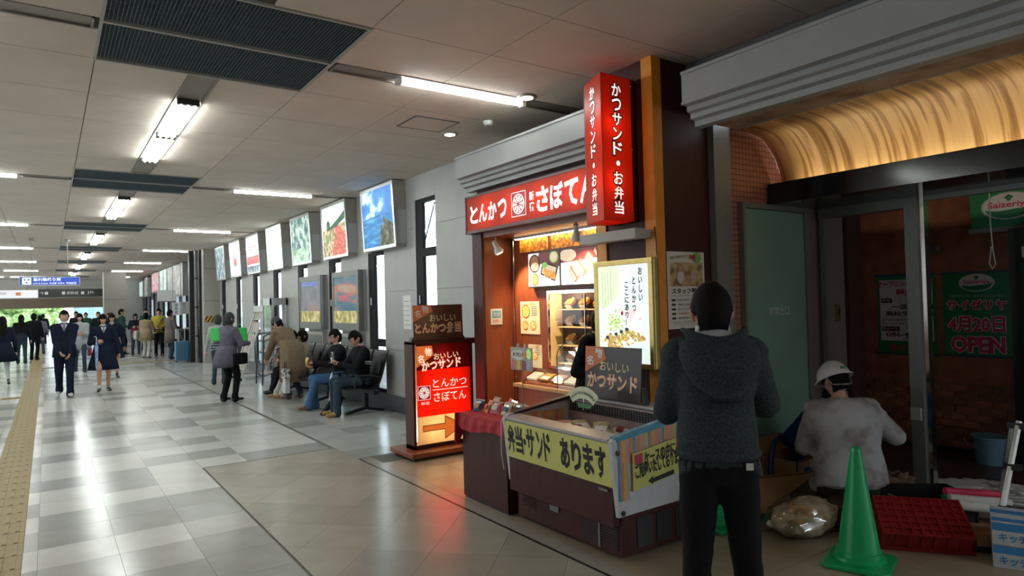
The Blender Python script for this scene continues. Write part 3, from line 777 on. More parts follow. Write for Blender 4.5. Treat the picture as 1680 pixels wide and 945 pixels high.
whl = lambda par, F, cx, cy, r, mt, mt2, w0: (
    poly('emblem_ring', mt, par, F, disc(cx, cy, r), w0), poly('emblem_disc', mt2, par, F, disc(cx, cy, r * .9), w0 + .0008),
    [poly('emblem_petal', mt, par, F, [(cx + r * .16 * math.cos(q * PI / 5), cy + r * .16 * math.sin(q * PI / 5)), (cx + r * .78 * math.cos(q * PI / 5 - .22), cy + r * .78 * math.sin(q * PI / 5 - .22)), (cx + r * .84 * math.cos(q * PI / 5), cy + r * .84 * math.sin(q * PI / 5)), (cx + r * .78 * math.cos(q * PI / 5 + .22), cy + r * .78 * math.sin(q * PI / 5 + .22))], w0 + .0016) for q in range(10)])
dred = M('crimson_print', (.42, .01, .03), .4, var=0, emit=.35)
def emblem(par, F, cx, cy, s_):
    poly('emblem_border', let, par, F, rect(cx - s_, cx + s_, cy - s_, cy + s_), .002)
    poly('emblem_field', dred, par, F, rect(cx - s_ * .95, cx + s_ * .95, cy - s_ * .95, cy + s_ * .95), .003)
    whl(par, F, cx, cy, s_ * .82, let, dred, .004)
emblem(sg, F, .99, .20, .118)
text('lettering', '新', let, sg, F, 1.165, .205, .075, .085, .003, bold=.01)
text('lettering', '宿', let, sg, F, 1.165, .105, .075, .085, .003, bold=.01)
for i, ch in enumerate('さぼてん'): text('lettering', ch, let, sg, F, 1.275 + i * .205, .08, .185, .235, .003, bold=.035)

# projecting three-sided vertical sign
vs = thing('projecting_sign', 'tall three-sided red backlit sign with vertical Japanese lettering by the orange column', 'sign', (3.6, 3.75, 2.2))
VL, VM_, VR = (3.53, 3.975), (3.425, 3.67), (3.742, 3.675); zb, zt = 2.245, 3.36
def vface(A, B, n_):
    A3 = Vector((A[0], A[1], zb)); u = Vector((B[0] - A[0], B[1] - A[1], 0)); w = u.length
    F = Fr(A3, u, (0, 0, 1))
    MB().fbox(F, 0, w, 0, zt - zb, -.004, 0).build('face', red2, vs)
    ss = 'かつサンド・お弁当'
    hh = (zt - zb - .10) / len(ss)
    for i, ch in enumerate(ss):
        k = .042 if ch == '・' else .098
        cy = zt - zb - .055 - (i + .5) * hh
        kw = k if n_ else k * .92
        for (mt, bo, c) in ((W['ink'], .075, .002), (let, .015, .004)):
            e_ = 1.0 if bo < .05 else 1.22
            text('lettering', ch, mt, vs, F, w / 2 - kw * e_ / 2, cy - k * e_ / 2, kw * e_, k * e_, c, bold=bo)
vface(VL, VM_, 0); vface(VM_, VR, 1)
for z in (zb, zt - .004):
    MB().prism([VL, VM_, VR, (3.78, 3.70), (3.78, 3.95)], lambda a, b, q: (a, b, q), z, z + .004).build('end_cap', red2, vs)
MB().box(3.742, 3.785, 3.68, 3.99, zb, zt).build('back_plate', signframe, vs)
MB().fbox(Fr((VL[0], VL[1], zb), (1, 0, 0), (0, 0, 1)), 0, .22, 0, zt - zb, -.01, 0).build('side_plate', signframe, vs)
for z in (zb + .06, (zb + zt) / 2, zt - .06): MB().ball((3.735, 3.668, z), .007, 8, 5).build('bolt', W['chrome'], vs)
for z in (2.55, 2.98): lamp('sign_lamp', (3.55, 3.74, z), 4.6, (1, .74, .45), .03, vs)

# grey lamp arm over the poster box
t = thing('lamp_arm', 'grey metal lamp housing fixed across the orange column above the lit poster', 'lamp', (3.7, 3.8, 2.1))
MB().box(3.60, 3.72, 3.53, 4.16, 2.10, 2.178).build('housing', W['offwhite'], t, bevel=.004)
MB().box(3.72, 3.784, 3.53, 3.56, 2.11, 2.17).build('bracket', W['offwhite'], t)
MB().tube([(3.778, 3.50, 2.19), (3.775, 3.485, 2.1), (3.78, 3.486, 1.97)], .004, 6).build('cable', W['cable'], t)

# illuminated poster in gold frame
t = thing('lit_poster', 'glowing white poster of cutlet and cabbage in a rounded gold frame', 'poster', (3.72, 3.8, 1.1))
y0, y1, z0, z1 = 3.47, 4.115, 1.11, 1.955
F = FX(y1, z0, 3.715); w, h = y1 - y0, z1 - z0
MB().box(3.72, 3.78, y0, y1, z0, z1).build('case', W['gold'], t, bevel=.012)
m = MB()
for r_ in ((0, w, 0, .04), (0, w, h - .04, h), (0, .04, .04, h - .04), (w - .04, w, .04, h - .04)): m.fbox(F, r_[0], r_[1], r_[2], r_[3], -.01, .014)
m.build('frame', W['gold'], t, bevel=.004)
poster_w = M('backlit_poster_white', (.80, .95, .90), .4, var=.0, emit=1.0, spec=.1)
poly('poster', poster_w, t, F, rect(.04, w - .04, .04, h - .04), .002)
mist = M('pale_yellow_print', (.78, .88, .62), .4, var=0, emit=.95, spec=.1)
poly('print_swirl', mist, t, F, clip(disc(.10, h - .16, .20, .22), .04, w - .04, .04, h - .04), .003)
cab = Mramp('cabbage_print', [(0, (.35, .6, .15)), (.5, (.65, .85, .35)), (1, (.85, .95, .75))], 60, emit=1.1)
cut = Mramp('cutlet_print', [(0, (.18, .08, .02)), (.5, (.55, .33, .08)), (1, (.85, .65, .25))], 55, detail=6, emit=.95)
pink = M('pink_print', (.85, .60, .62), .4, var=.2, scale=60, emit=1.1)
prune = M('dark_print', (.06, .05, .09), .4, var=.3, scale=40, emit=.3)
rq = random.Random(9)
def dabs(name, mt, n, fn, c):
    mb = MB()
    for q in range(n):
        cx, cy, rr = fn(); k0 = rq.uniform(0, 1)
        pts = [(cx + rr * rq.uniform(.6, 1.15) * math.cos(k0 + 2 * PI * i / 7), cy + rr * rq.uniform(.5, 1.0) * math.sin(k0 + 2 * PI * i / 7)) for i in range(7)]
        pts = clip(pts, .045, w - .045, .045, h - .045)
        if len(pts) > 2: mb.add([F.p(a_, b_, c + q * .00001) for a_, b_ in pts], [tuple(range(len(pts)))])
    return stuff(mb.build(name, mt, t))
dabs('print_salad', pink, 26, lambda: (rq.gauss(.42, .045), rq.gauss(.43, .035), rq.uniform(.012, .03)), .004)
dabs('print_cabbage', M('cabbage_print_light', (.75, .90, .45), .4, var=.2, scale=50, emit=.9, spec=.1), 45, lambda: (rq.gauss(.22, .05), rq.gauss(.36, .04), rq.uniform(.008, .026)), .0042)
dabs('print_cabbage', M('cabbage_print_green', (.36, .62, .14), .4, var=.2, scale=50, emit=.8, spec=.1), 40, lambda: (rq.gauss(.24, .05), rq.gauss(.35, .035), rq.uniform(.004, .014)), .005)
dabs('print_cutlet', cut, 50, lambda: (lambda u: (u, .20 + .22 * max(0, u - .25) + rq.gauss(0, .032), rq.uniform(.015, .034)))(rq.uniform(.08, .56)), .0056)
dabs('print_cutlet', M('cutlet_print_gold', (.85, .60, .15), .4, var=.3, scale=60, emit=.8, spec=.1), 46, lambda: (lambda u: (u, .20 + .22 * max(0, u - .25) + rq.gauss(0, .035), rq.uniform(.004, .014)))(rq.uniform(.08, .56)), .0062)
for (a, b) in ((.14, .24), (.24, .27), (.30, .29), (.36, .31)): poly('print_prune', prune, t, F, disc(a, b - .01, .02, .014, 12), .007)
ink2 = M('green_black_ink', (.03, .06, .05), .5, var=0)
for (s_, a, b, hh) in (('おいしい', .50, .52, .26), ('とんかつ', .43, .44, .27), ('ここにあり！', .35, .26 + .07, .34)):
    text('lettering', '\n'.join(s_), ink2, t, F, a - .004, b, .044, hh, .006, sp=1.0, bold=.03)
for q in range(4): text('small_lettering', '\n'.join('おいしいとんかつここにありますとん'[q:q + 12]), ink2, t, F, .09 + q * .032, .46 + .02 * q, .012, .26, .006)
poly('seal', dred, t, F, rect(.30, .325, .41, .44), .006)

# staff recruiting poster on the brown end wall
t = thing('staff_poster', 'white staff recruiting poster with photo on the dark brown end wall', 'poster', (4.1, 3.49, 1.4))
F = FY(3.895, 1.405, 3.495); w, h = .435, .60
MB().fbox(F, 0, w, 0, h, 0, .003).build('sheet', W['paper'], t)
photo = Mramp('staff_photo_print', [(0, (.12, .05, .03)), (.4, (.40, .22, .10)), (.6, (.55, .40, .15)), (1, (.5, .45, .4))], 16, detail=5)
poly('photo', photo, t, F, rect(.03, .41, .33, .515), .005)
for (a, b, s_, m_) in ((.15, .40, .052, W['white']), (.23, .385, .035, W['skin']), (.30, .40, .04, M('apron_pink', (.6, .4, .38), .6))):
    poly('printed_figure', m_, t, F, disc(a, b, s_ * .8, s_, 14), .006)
poly('printed_face', W['skin'], t, F, disc(.15, .465, .02, .025, 12), .0065)
poly('banner', M('pale_yellow_label', (.6, .6, .4), .6), t, F, [(.02, .535), (.24, .565), (.245, .59), (.025, .56)], .005)
poly('green_bubble', M('green_label', (.25, .45, .12), .6), t, F, disc(.345, .555, .055, .045, 18), .005)
text('lettering', '募集', M('red_ink', (.5, .03, .03), .6), t, F, .25, .53, .08, .05, .007, bold=.03)
text('lettering', '私達と一緒に働きませんか', W['ink'], t, F, .04, .55, .19, .02, .007, rot=.13)
text('lettering', 'スタッフ募集', W['ink'], t, F, .045, .27, .34, .045, .005, bold=.03)
poly('text_line', W['ink'], t, F, rect(.03, .40, .255, .257), .005)
for q in range(5):
    poly('label_box', W['ink'], t, F, rect(.04, .085, .215 - q * .035, .23 - q * .035), .005)
    text('lettering', ['時給 850円以上', '勤務 応相談', '週2日からOK', '交通費支給', '倉敷駅店'][q], M('red_ink', (.5, .03, .03), .6) if q == 3 else W['ink'], t, F, .11, .215 - q * .035, .16, .016, .005)
for q in range(3): poly('text_line', W['joint'], t, F, rect(.05, .38, .03 + q * .012, .032 + q * .012), .005)

# spotlights
def spot(loc, tgt, label, power):
    t = thing('spotlight', label, 'lamp', loc, 0, 'spotlights under the fascia sign')
    L = Vector(loc); d = (Vector(tgt) - L).normalized()
    MB().box(L.x - .03, L.x + .03, L.y - .09, L.y + .07, L.z + .10, L.z + .155).build('mounting_box', W['offwhite'], t, bevel=.005)
    MB().tube([(L.x, L.y, L.z + .10), (L.x, L.y, L.z + .02)], .007, 8).build('stem', W['offwhite'], t)
    MB().lathe(tuple(L), [(.022, -.05), (.026, -.03), (.026, .02), (.05, .07), (.052, .095), (.044, .095)], 18, axis=d).build('lamp_head', W['white'], t, smooth=True)
    MB().lathe(tuple(L + d * .088), [(.045, 0), (.03, .01)], 18, axis=d).build('lens', W['lamp'], t, smooth=True)
    l = bpy.data.lights.new('spot_beam', 'SPOT'); l.energy = power; l.color = (1, .70, .42); l.spot_size = R(95); l.spot_blend = .6; l.shadow_soft_size = .04
    o = bpy.data.objects.new('spot_beam', l); LINK(o); o.parent = t; o.matrix_parent_inverse = PINV[t.name]
    o.matrix_basis = Matrix.Translation(L + d * .11) @ d.to_track_quat('-Z', 'Y').to_matrix().to_4x4()
spot((3.90, 5.86, 2.25), (4.25, 5.5, 1.2), 'small white spotlight under the left end of the fascia sign', 100)
spot((3.90, 4.55, 2.28), (4.3, 4.9, 1.3), 'small white spotlight next to the three-sided sign', 100)

# small notice on the reveal
t = thing('small_notice', 'small white and blue sticker plate on the reddish wooden reveal', 'notice', (4.0, 5.99, 1.5))
F = FY(3.90, 1.405, 6.0)
MB().fbox(F, 0, .15, 0, .17, 0, .01).build('plate', W['white'], t, bevel=.002)
poly('print', M('blue_print', (.12, .40, .60), .5), t, F, rect(.02, .13, .075, .15), .012)
text('lettering', '禁煙', W['white'], t, F, .035, .09, .08, .04, .014)
text('lettering', 'お願い', M('red_ink', (.5, .03, .03), .6), t, F, .02, .025, .11, .03, .012)

# menu screens
scr = M('white_screen', (.95, .90, .85), .3, var=0, emit=.85, spec=.1)
bread = M('bread_print', (.80, .62, .42), .3, var=.1, scale=40, emit=.75)
crust = M('crust_print', (.35, .10, .03), .3, var=.2, scale=40, emit=.6)
rollm = Mramp('fried_food_print', [(0, (.5, .15, .02)), (.5, (.85, .42, .08)), (1, (1, .75, .35))], 50, emit=.7)
lacq = M('lacquer_print', (.03, .015, .015), .3, var=0, emit=.1)
plum = M('plum_print', (.20, .03, .03), .3, var=0, emit=.35)
leafp = M('leaf_print', (.25, .5, .12), .3, var=.2, scale=60, emit=.8)
for i, (ya, yb, lb) in enumerate([(5.62, 5.09, 'menu screen showing a bowl, soup and fried cutlets in a box, left of two'), (5.085, 4.33, 'menu screen showing a row of cutlet sandwiches, right of two')]):
    t = thing('menu_screen', lb, 'screen', (4.17, yb, 1.8))
    MB().box(4.14, 4.20, yb, ya, 1.785, 2.15).build('case', W['blackp'], t, bevel=.004)
    F = FX(ya, 1.785, 4.14); w = ya - yb; h = .365; c = dict(c=.003)
    A0, A1, B0, B1 = .012, w - .006, .014, h - .010
    def q_(n, m_, pts, c_): poly(n, m_, t, F, clip(pts, A0, A1, B0, B1), c_)
    q_('screen', scr, rect(0, 2, 0, 2), .002)
    if i == 0:
        q_('picture_cloth', plum, [(.20, .365), (.16, .25), (w, .20), (w, .365)], .003)
        q_('picture_bowl', lacq, disc(.12, .25, .095), .004); q_('picture_bowl', crust, disc(.12, .27, .07, .055), .005); q_('picture_rice', bread, disc(.13, .215, .07, .045), .006)
        q_('picture_soup', crust, disc(.12, .085, .065), .004); q_('picture_soup', rollm, disc(.12, .085, .055), .005)
        q_('picture_box', lacq, [(.22, .135), (.45, .055), (w - .02, .20), (.25, .265)], .004)
        q_('picture_tray', bread, [(.24, .145), (.44, .075), (.48, .19), (.265, .245)], .005)
        for k in range(4): q_('picture_cutlet', rollm, disc(.30 + k * .045, .15 - k * .012, .03, .045, 12), .006)
        q_('picture_cabbage', leafp, disc(.29, .225, .05, .03, 12), .006)
        q_('picture_plate', leafp, disc(.44, .30, .07, .06), .004); q_('picture_plate', bread, disc(.44, .30, .05, .045), .005)
    else:
        q_('picture_cloth', plum, [(0, .365), (0, .23), (.3, .24), (w, .26), (w, .365)], .003)
        q_('picture_cabbage', bread, disc(.12, .30, .13, .06, 16), .004)
        for k in range(4):
            ox, oy = .13 + k * .12, .05 + k * .055
            q_('picture_crust', crust, [(ox, oy + .10), (ox + .10, oy - .02), (ox + .17, oy + .05), (ox + .05, oy + .16)], .005 + k * .0004)
            q_('picture_sandwich', bread, [(ox + .012, oy + .10), (ox + .095, oy + .0), (ox + .115, oy + .02), (ox + .03, oy + .12)], .0052 + k * .0004)
            q_('picture_sandwich', bread, [(ox + .05, oy + .135), (ox + .13, oy + .035), (ox + .155, oy + .055), (ox + .06, oy + .15)], .0052 + k * .0004)

# food notice sheets on the inner wall
sheet = M('cream_sheet', (.80, .68, .45), .6, var=.04)
def food_sheet(ya, yb, za, zb_, label, circles):
    t = thing('menu_sheet', label, 'notice', (4.2, yb, za))
    MB().box(4.198, 4.205, yb, ya, za, zb_).build('sheet', sheet, t)
    F = FX(ya, za, 4.198)
    for (a, b, r) in circles:
        poly('printed_plate', crust, t, F, disc(a, b, r), .002); poly('printed_food', rollm, t, F, disc(a, b, r * .85), .003)
    for q in range(5): poly('text_line', W['ink'], t, F, rect((ya - yb) * .60, (ya - yb) * .9, (zb_ - za) * .58 + q * .022, (zb_ - za) * .58 + q * .022 + .005), .003)
    text('lettering', 'おすすめ弁当', crust, t, F, .06, (zb_ - za) - .04, (ya - yb) - .12, .025, .003)
food_sheet(5.858, 5.52, 1.30, 1.645, 'cream menu sheet with three round dishes on the reddish inner wall', [(.10, .24, .075), (.09, .09, .05), (.23, .09, .05)])
food_sheet(5.73, 5.50, .95, 1.19, 'cream menu sheet lower on the inner wall, behind the sandwich card', [(.12, .12, .04)])

# display window with tray samples
dc = thing('sample_window', 'glazed sample cabinet with warm lit shelves set in the reddish inner wall', 'display cabinet', (4.3, 5.0, .96))
ya, yb, za, zb_ = 5.38, 4.45, .96, 1.75
cream = M('warm_cream_lining', (.80, .62, .34), .5, var=.04)
MB().box(4.56, 4.58, yb, ya, za, zb_).box(4.22, 4.58, ya - .012, ya, za, zb_).box(4.22, 4.58, yb, yb + .012, za, zb_).box(4.22, 4.58, yb, ya, za, za + .012).box(4.22, 4.58, yb, ya, zb_ - .012, zb_).build('cabinet_lining', cream, dc)
m = MB(); F = FX(ya, za, 4.20); w, h = ya - yb, zb_ - za
for r_ in ((0, w, 0, .025), (0, w, h - .02, h), (0, .02, .02, h - .02), (w - .02, w, .02, h - .02), (w * .62, w * .62 + .006, .02, h - .02)): m.fbox(F, r_[0], r_[1], r_[2], r_[3], -.01, .01)
m.build('frame', W['chrome'], dc)
MB().box(4.204, 4.207, yb + .02, ya - .02, za + .02, zb_ - .02).build('pane', Mglass('case_glass', (.97, .97, .95), .02), dc)
shelfz = [1.02, 1.20, 1.385, 1.56]
for z in shelfz: MB().box(4.24, 4.56, yb + .02, ya - .10, z - .01, z).build('shelf', cream, dc)
MB().box(4.26, 4.29, yb + .05, ya - .12, zb_ - .03, zb_ - .012).build('strip_light', M('warm_case_light', (1, .9, .7), .4, var=0, emit=12, ecol=(1, .82, .52)), dc)
lamp('case_lamp', (4.24, 5.22, 1.69), 3.2, (1, .78, .48), .05, dc)
foodm = [Mramp('fried_cutlet', [(0, (.30, .09, .01)), (.5, (.62, .27, .04)), (1, (.85, .5, .15))], 60, detail=6), M('cabbage_food', (.55, .70, .25), .6, var=.25, scale=60), M('white_rice', (.82, .80, .72), .6, var=.1, scale=90)]
traym = M('black_red_tray', (.05, .01, .01), .3, var=.1)
def tray_mesh_set():
    a = MB().box(-.05, .05, -.075, .075, 0, .012).mesh('tray', traym)
    b = MB(); 
    for q in range(4): b.box(-.044 + q * .022, -.026 + q * .022, -.07, -.015, .012, .034)
    b = b.mesh('cutlet', foodm[0])
    c = MB().ball((0, .0, .014), .026, 10, 6, sc=(1, 1, .7)).mesh('cabbage', foodm[1])
    d = MB().box(-.045, .045, .03, .07, .012, .028).mesh('rice', foodm[2])
    e = MB().box(-.035, .035, -.084, -.081, -.012, .026).mesh('price_card', W['paper'])
    return a, b, c, d, e
TS = tray_mesh_set()
rown = ['lowest', 'second lowest', 'second highest', 'highest']; coln = ['left end', 'second from left', 'third from left', 'fourth from left']
for r_, z in enumerate(shelfz):
    for c_ in range(4):
        y = 5.185 - c_ * .215
        t = thing('bento_tray', f'fried lunch tray on the {rown[r_]} shelf of the sample cabinet, {coln[c_]}', 'food tray', (4.37, y, z + .035), 0, 'lunch tray samples in the sample cabinet')
        root = Matrix.Translation((4.33, y, z + .018)) @ Matrix.Rotation(-PI / 2, 4, 'Z') @ Matrix.Rotation(R(42), 4, 'X') @ Matrix.Scale(1.28, 4) @ Matrix.Translation((0, .075, 0))
        for nm, me in zip(('tray', 'cutlet', 'cabbage', 'rice', 'price_card'), TS):
            o = bpy.data.objects.new(nm, me); LINK(o); o.parent = t; o.matrix_parent_inverse = PINV[t.name]; o.matrix_basis = root
# counter ledge with tilted sandwich case
ct = thing('shop_counter', 'reddish wooden counter with a pale wooden top below the sample cabinet', 'counter', (4.1, 5.0, 0))
MB().box(4.04, 4.205, 4.04, 5.70, 0, .76).build('body', W['redwood'], ct)
MB().box(3.98, 4.205, 4.04, 5.72, .765, .80).build('top', W['wood'], ct, bevel=.004)
sc_ = thing('sandwich_case', 'low sloping glass case with packed sandwiches on the wooden counter', 'display case', (4.1, 5.2, .80))
prof = [(4.01, .80), (4.01, .835), (4.19, .94), (4.205, .94), (4.205, .80)]
MB().prism([(4.02, .80), (4.02, .825), (4.19, .905), (4.19, .80)], lambda a, b, q: (a, q, b), 4.5, 5.58).build('base', M('case_base', (.30, .09, .03), .4), sc_)
MB().prism([(4.01, .85), (4.19, .945), (4.19, .949), (4.01, .854)], lambda a, b, q: (a, q, b), 4.5, 5.58).build('glass_cover', W['glass'], sc_)
MB().box(4.01, 4.2, 5.57, 5.585, .80, .95).build('end_panel', W['redwood'], sc_)
lamp('case_lamp', (4.10, 5.2, .98), 1.2, (1, .78, .48), .05, sc_)
for q in range(5):
    y = 5.48 - q * .2
    t = thing('sandwich_pack', f'wrapped sandwich pack with white label in the low glass case, {["left end", "second", "third", "fourth", "fifth"][q]} from the left' if q else 'wrapped sandwich pack with white label at the left end of the low glass case', 'sandwich pack', (4.1, y, .85), 0, 'sandwich packs in the low glass case')
    rt_ = Matrix.Translation((4.10, y, .871)) @ Matrix.Rotation(R(-25), 4, 'Y')
    for nm, me in (('pack', MB().box(-.06, .06, -.075, .075, 0, .022).mesh('pack', [bread, foodm[0], M('salmon_pack', (.7, .35, .25), .4)][q % 3])), ('label', MB().box(-.05, .0, -.06, .06, .022, .024).mesh('label', W['paper'])), ('dark_end', MB().box(-.055, .055, .075, .088, 0, .02).mesh('dark_end', lacq))):
        o = bpy.data.objects.new(nm, me); LINK(o); o.parent = t; o.matrix_parent_inverse = PINV[t.name]; o.matrix_basis = rt_
t = thing('curved_glass_guard', 'clear curved glass guard with dark edge standing on the counter', 'glass guard', (4.0, 4.8, .8))
edge = [(4.0, .80), (4.0, 1.12), (4.015, 1.17), (4.05, 1.205), (4.19, 1.27)]
MB().rings([[(x, 5.0, z) for x, z in edge], [(x, 4.3, z) for x, z in edge]], cap=False, closed=False).build('pane', W['glass'], t)
MB().tube([(x, 5.0, z) for x, z in edge], .004, 6).build('edge', W['cable'], t)

# ================================================================ FREEZER CASE AND COUNTER TABLE
fz = thing('chest_freezer', 'open-top chest cooler with brown front, white side panel and yellow hand-lettered signs', 'cooler', (3.2, 3.6, 0))
enam = M('white_enamel', (.55, .57, .60), .35, var=.04)
grm = M('grey_rim', (.36, .34, .33), .35, .2, var=.05)
y0, y1 = 3.03, 4.20
MB().box(2.93, 3.56, y0 + .03, y1 - .02, .03, .29).build('base', W['brown'], fz, bevel=.004)
MB().box(2.852, 2.90, y0 + .018, y1 - .03, .235, .478).build('front_panel', W['brown'], fz, bevel=.004)
MB().box(2.925, 2.93, y0 + .06, y0 + .42, .06, .24).build('louvre_panel', W['blackp'], fz)
lv = MB().box(0, .006, 0, .34, 0, .008).mesh('louvre', W['brown'])
for q in range(9):
    o = put('louvre', lv, fz); o.location = (2.92, y0 + .07, .07 + q * .019)
lv2 = MB().box(0, .006, 0, .16, 0, .006).mesh('louvre', W['brown'])
for q in range(7):
    o = put('louvre', lv2, fz); o.location = (2.922, y1 - .25, .12 + q * .017)
MB().box(2.915, 2.93, y0 + .22, y0 + .235, .05, .25).build('hinge_bar', W['steel'], fz)
MB().box(2.92, 2.93, y1 - .52, y1 - .42, .16, .20).build('control_plate', W['steel'], fz)
for (x0, x1) in ((3.06, 3.20), (3.24, 3.38), (3.42, 3.52)):
    MB().box(x0, x1, y0 + .024, y0 + .03, .06, .25).build('side_panel_field', W['blackp'], fz, bevel=.002)
# white side panels (profile in x,z)
prof = [(2.865, .30), (2.815, .775), (2.86, .80), (3.50, .865), (3.56, .865), (3.56, .31)]
MB().prism(prof, lambda a, b, q: (a, q, b), y0 - .015, y0 + .015).build('side_panel', enam, fz, bevel=.006)
MB().prism(prof, lambda a, b, q: (a, q, b), y1 - .03, y1).build('side_panel', enam, fz, bevel=.006)
MB().box(3.50, 3.56, y0, y1, .30, .86).build('back_panel', enam, fz)
MB().prism([(2.87, .47), (2.895, .47), (2.86, .77), (2.83, .77)], lambda a, b, q: (a, q, b), y0 + .02, y1 - .03).build('front_glass_frame', enam, fz)
MB().box(2.90, 3.50, y0 + .02, y1 - .03, .29, .655).build('well_floor', M('well_lining', (.50, .40, .38), .4, var=.05), fz)
# rim
m = MB()
m.prism([(2.815, .765), (2.815, .785), (2.93, .80), (2.93, .765)], lambda a, b, q: (a, q, b), y0 + .015, y1 - .03)
m.prism([(3.44, .865), (3.44, .885), (3.57, .895), (3.57, .865)], lambda a, b, q: (a, q, b), y0 + .0, y1)
m.build('rim', grm, fz, bevel=.004)
MB().prism([(2.90, .79), (3.46, .862), (3.46, .885), (2.90, .808)], lambda a, b, q: (a, q, b), y1 - .05, y1 + .0).build('rim_end', W['blackp'], fz)
MB().prism([(2.84, .785), (3.57, .875), (3.57, .892), (2.84, .80)], lambda a, b, q: (a, q, b), y0 - .02, y0 + .02).build('rim_end', M('clear_blue_edge', (.10, .30, .42), .25), fz)
m = MB()
for q in range(38): m.box(3.430, 3.436, y0 + .06 + q * .028, y0 + .068 + q * .028, .77, .845)
for q in range(5): m.box(3.43, 3.436, y0 + .04, y1 - .06, .77 + q * .0175, .776 + q * .0175)
stuff(m.build('air_grille', W['blackp'], fz))
MB().prism([(3.44, .52), (3.44, .86), (3.46, .86), (3.46, .52)], lambda a, b, q: (a, q, b), y0 + .02, y1 - .03).build('back_lining', M('rosy_lining', (.32, .24, .22), .5), fz)
# striped cloth sheets: orange, blue, yellow and grey stripes as printed bands
sc = [M('stripe_blue', (.06, .32, .50), .5), M('stripe_orange', (.72, .22, .08), .5), M('stripe_tan', (.50, .36, .20), .5), M('stripe_pink', (.72, .28, .22), .5), M('stripe_yellow', (.62, .45, .05), .5), M('stripe_mauve', (.42, .36, .42), .5)]
def stripes(F, pts_fn, n, parent, seq, c=.003, name='striped_cloth'):
    mb = MB()
    for q in range(n):
        P = pts_fn(q / n, (q + 1) / n)
        mb.add([F.p(a, b, c) for a, b in P], [tuple(range(len(P)))], seq[q % len(seq)])
    return mb.build(name, sc, parent)
F = FY(2.84, 0, y0 - .015)
tp = lambda a: .795 + a * .112
stripes(F, lambda a, b: [(.03 + a * .64, .62 - .0 * a), (.03 + b * .64, .62), (.03 + b * .64, tp(.03 + b * .64) - .02), (.03 + a * .64, tp(.03 + a * .64) - .02)], 34, fz, [0, 1, 4, 3, 5, 1, 2, 0, 2, 1, 3, 5, 2, 4], .003)
stripes(F, lambda a, b: [(.03 + a * .09, .40), (.03 + b * .09, .40), (.03 + b * .09, .63), (.03 + a * .09, .63)], 4, fz, [0, 1, 4, 5], .004)
stripes(F, lambda a, b: [(.63 + a * .06, .56), (.63 + b * .06, .56), (.63 + b * .06, .82), (.63 + a * .06, .82)], 3, fz, [0, 3, 4], .004)
poly('striped_cloth', sc[0], fz, F, [(.02, tp(.02) - .03), (.68, tp(.68) - .03), (.68, tp(.68) - .008), (.02, tp(.02) - .008)], .006)
Ft = Fr((2.93, y0 + .02, .802), (0, 1, 0), (-1, 0, -.13))
stripes(Fr((2.815, y0 + .16, .788), (0, 1, 0), (1, 0, .13)), lambda a, b: [(a * .16, 0), (b * .16, 0), (b * .16 + .02, .11), (a * .16 + .02, .11)], 5, fz, [0, 4, 3, 1, 5], -.004 if False else .004)
stripes(Fr((2.815, y1 - .16, .788), (0, 1, 0), (1, 0, .13)), lambda a, b: [(a * .13, 0), (b * .13, 0), (b * .13, .11), (a * .13, .11)], 5, fz, [4, 1, 0, 5, 4], .004)
stripes(FY(2.93, .56, y1 - .035), lambda a, b: [(a * .45, 0), (b * .45, 0), (b * .45, .23), (a * .45, .23)], 16, fz, [2, 1, 3, 4], .003)
yel = M('yellow_card', (.62, .60, .18), .6, var=.03)
Ff = Fr((2.852, y1 - .03, .485), (0, -1, 0), (-.09, 0, 1))
MB().fbox(Ff, 0, y1 - y0 - .04, 0, .275, .004, .008).build('front_sign', yel, fz)
ff = '弁当・サンド'
for i, ch in enumerate(ff):
    if ch == '・': text('lettering', ch, W['ink'], fz, Ff, .215, .12, .035, .05, .010, bold=.04)
    else: text('lettering', ch, W['ink'], fz, Ff, [.015, .115, 0, .255, .375, .46][i], .045, .095 if i < 4 else .075, .205, .010, bold=.03)
for i, ch in enumerate('あります'): text('lettering', ch, W['ink'], fz, Ff, .64 + i * .118, .04, .098, .205, .010, bold=.035)
Fy = Fr((2.98, y0 - .022, .445), (1, 0, 0), (0, 0, 1))
MB().prism([(0, 0), (.47, .06), (.475, .29), (0, .235)], lambda a, b, q: tuple(Fy.p(a, b, q)), .004, .010).build('side_sign', yel, fz)
redlab = M('crimson_label', (.52, .04, .10), .6)
poly('red_square', redlab, fz, Fy, [(.015, .165), (.085, .173), (.085, .232), (.015, .224)], .013)
poly('red_square', redlab, fz, Fy, [(.40, .215), (.455, .221), (.455, .282), (.40, .276)], .013)
text('lettering', 'ケースの中に', W['ink'], fz, Fy, .10, .165, .29, .085, .013, bold=.035, rot=.12)
text('lettering', 'ご用意いたしております', W['ink'], fz, Fy, .015, .092, .44, .10, .013, bold=.035, rot=.09)
poly('arrow', W['ink'], fz, Fy, [(.13, .045), (.175, .075), (.17, .058), (.37, .082), (.37, .052), (.172, .03), (.175, .018)], .013)
for (x, z) in ((2.865, .70), (2.90, .325)): MB().lathe((x, y0 - .026, z), [(.004, 0), (.016, .002), (.016, .010)], 14, axis=(0, 1, 0)).build('cap', W['black'], fz, smooth=True)
MB().box(2.835, 2.84, y0 + .05, y0 + .13, .452, .468).build('maker_plate', W['steel'], fz)
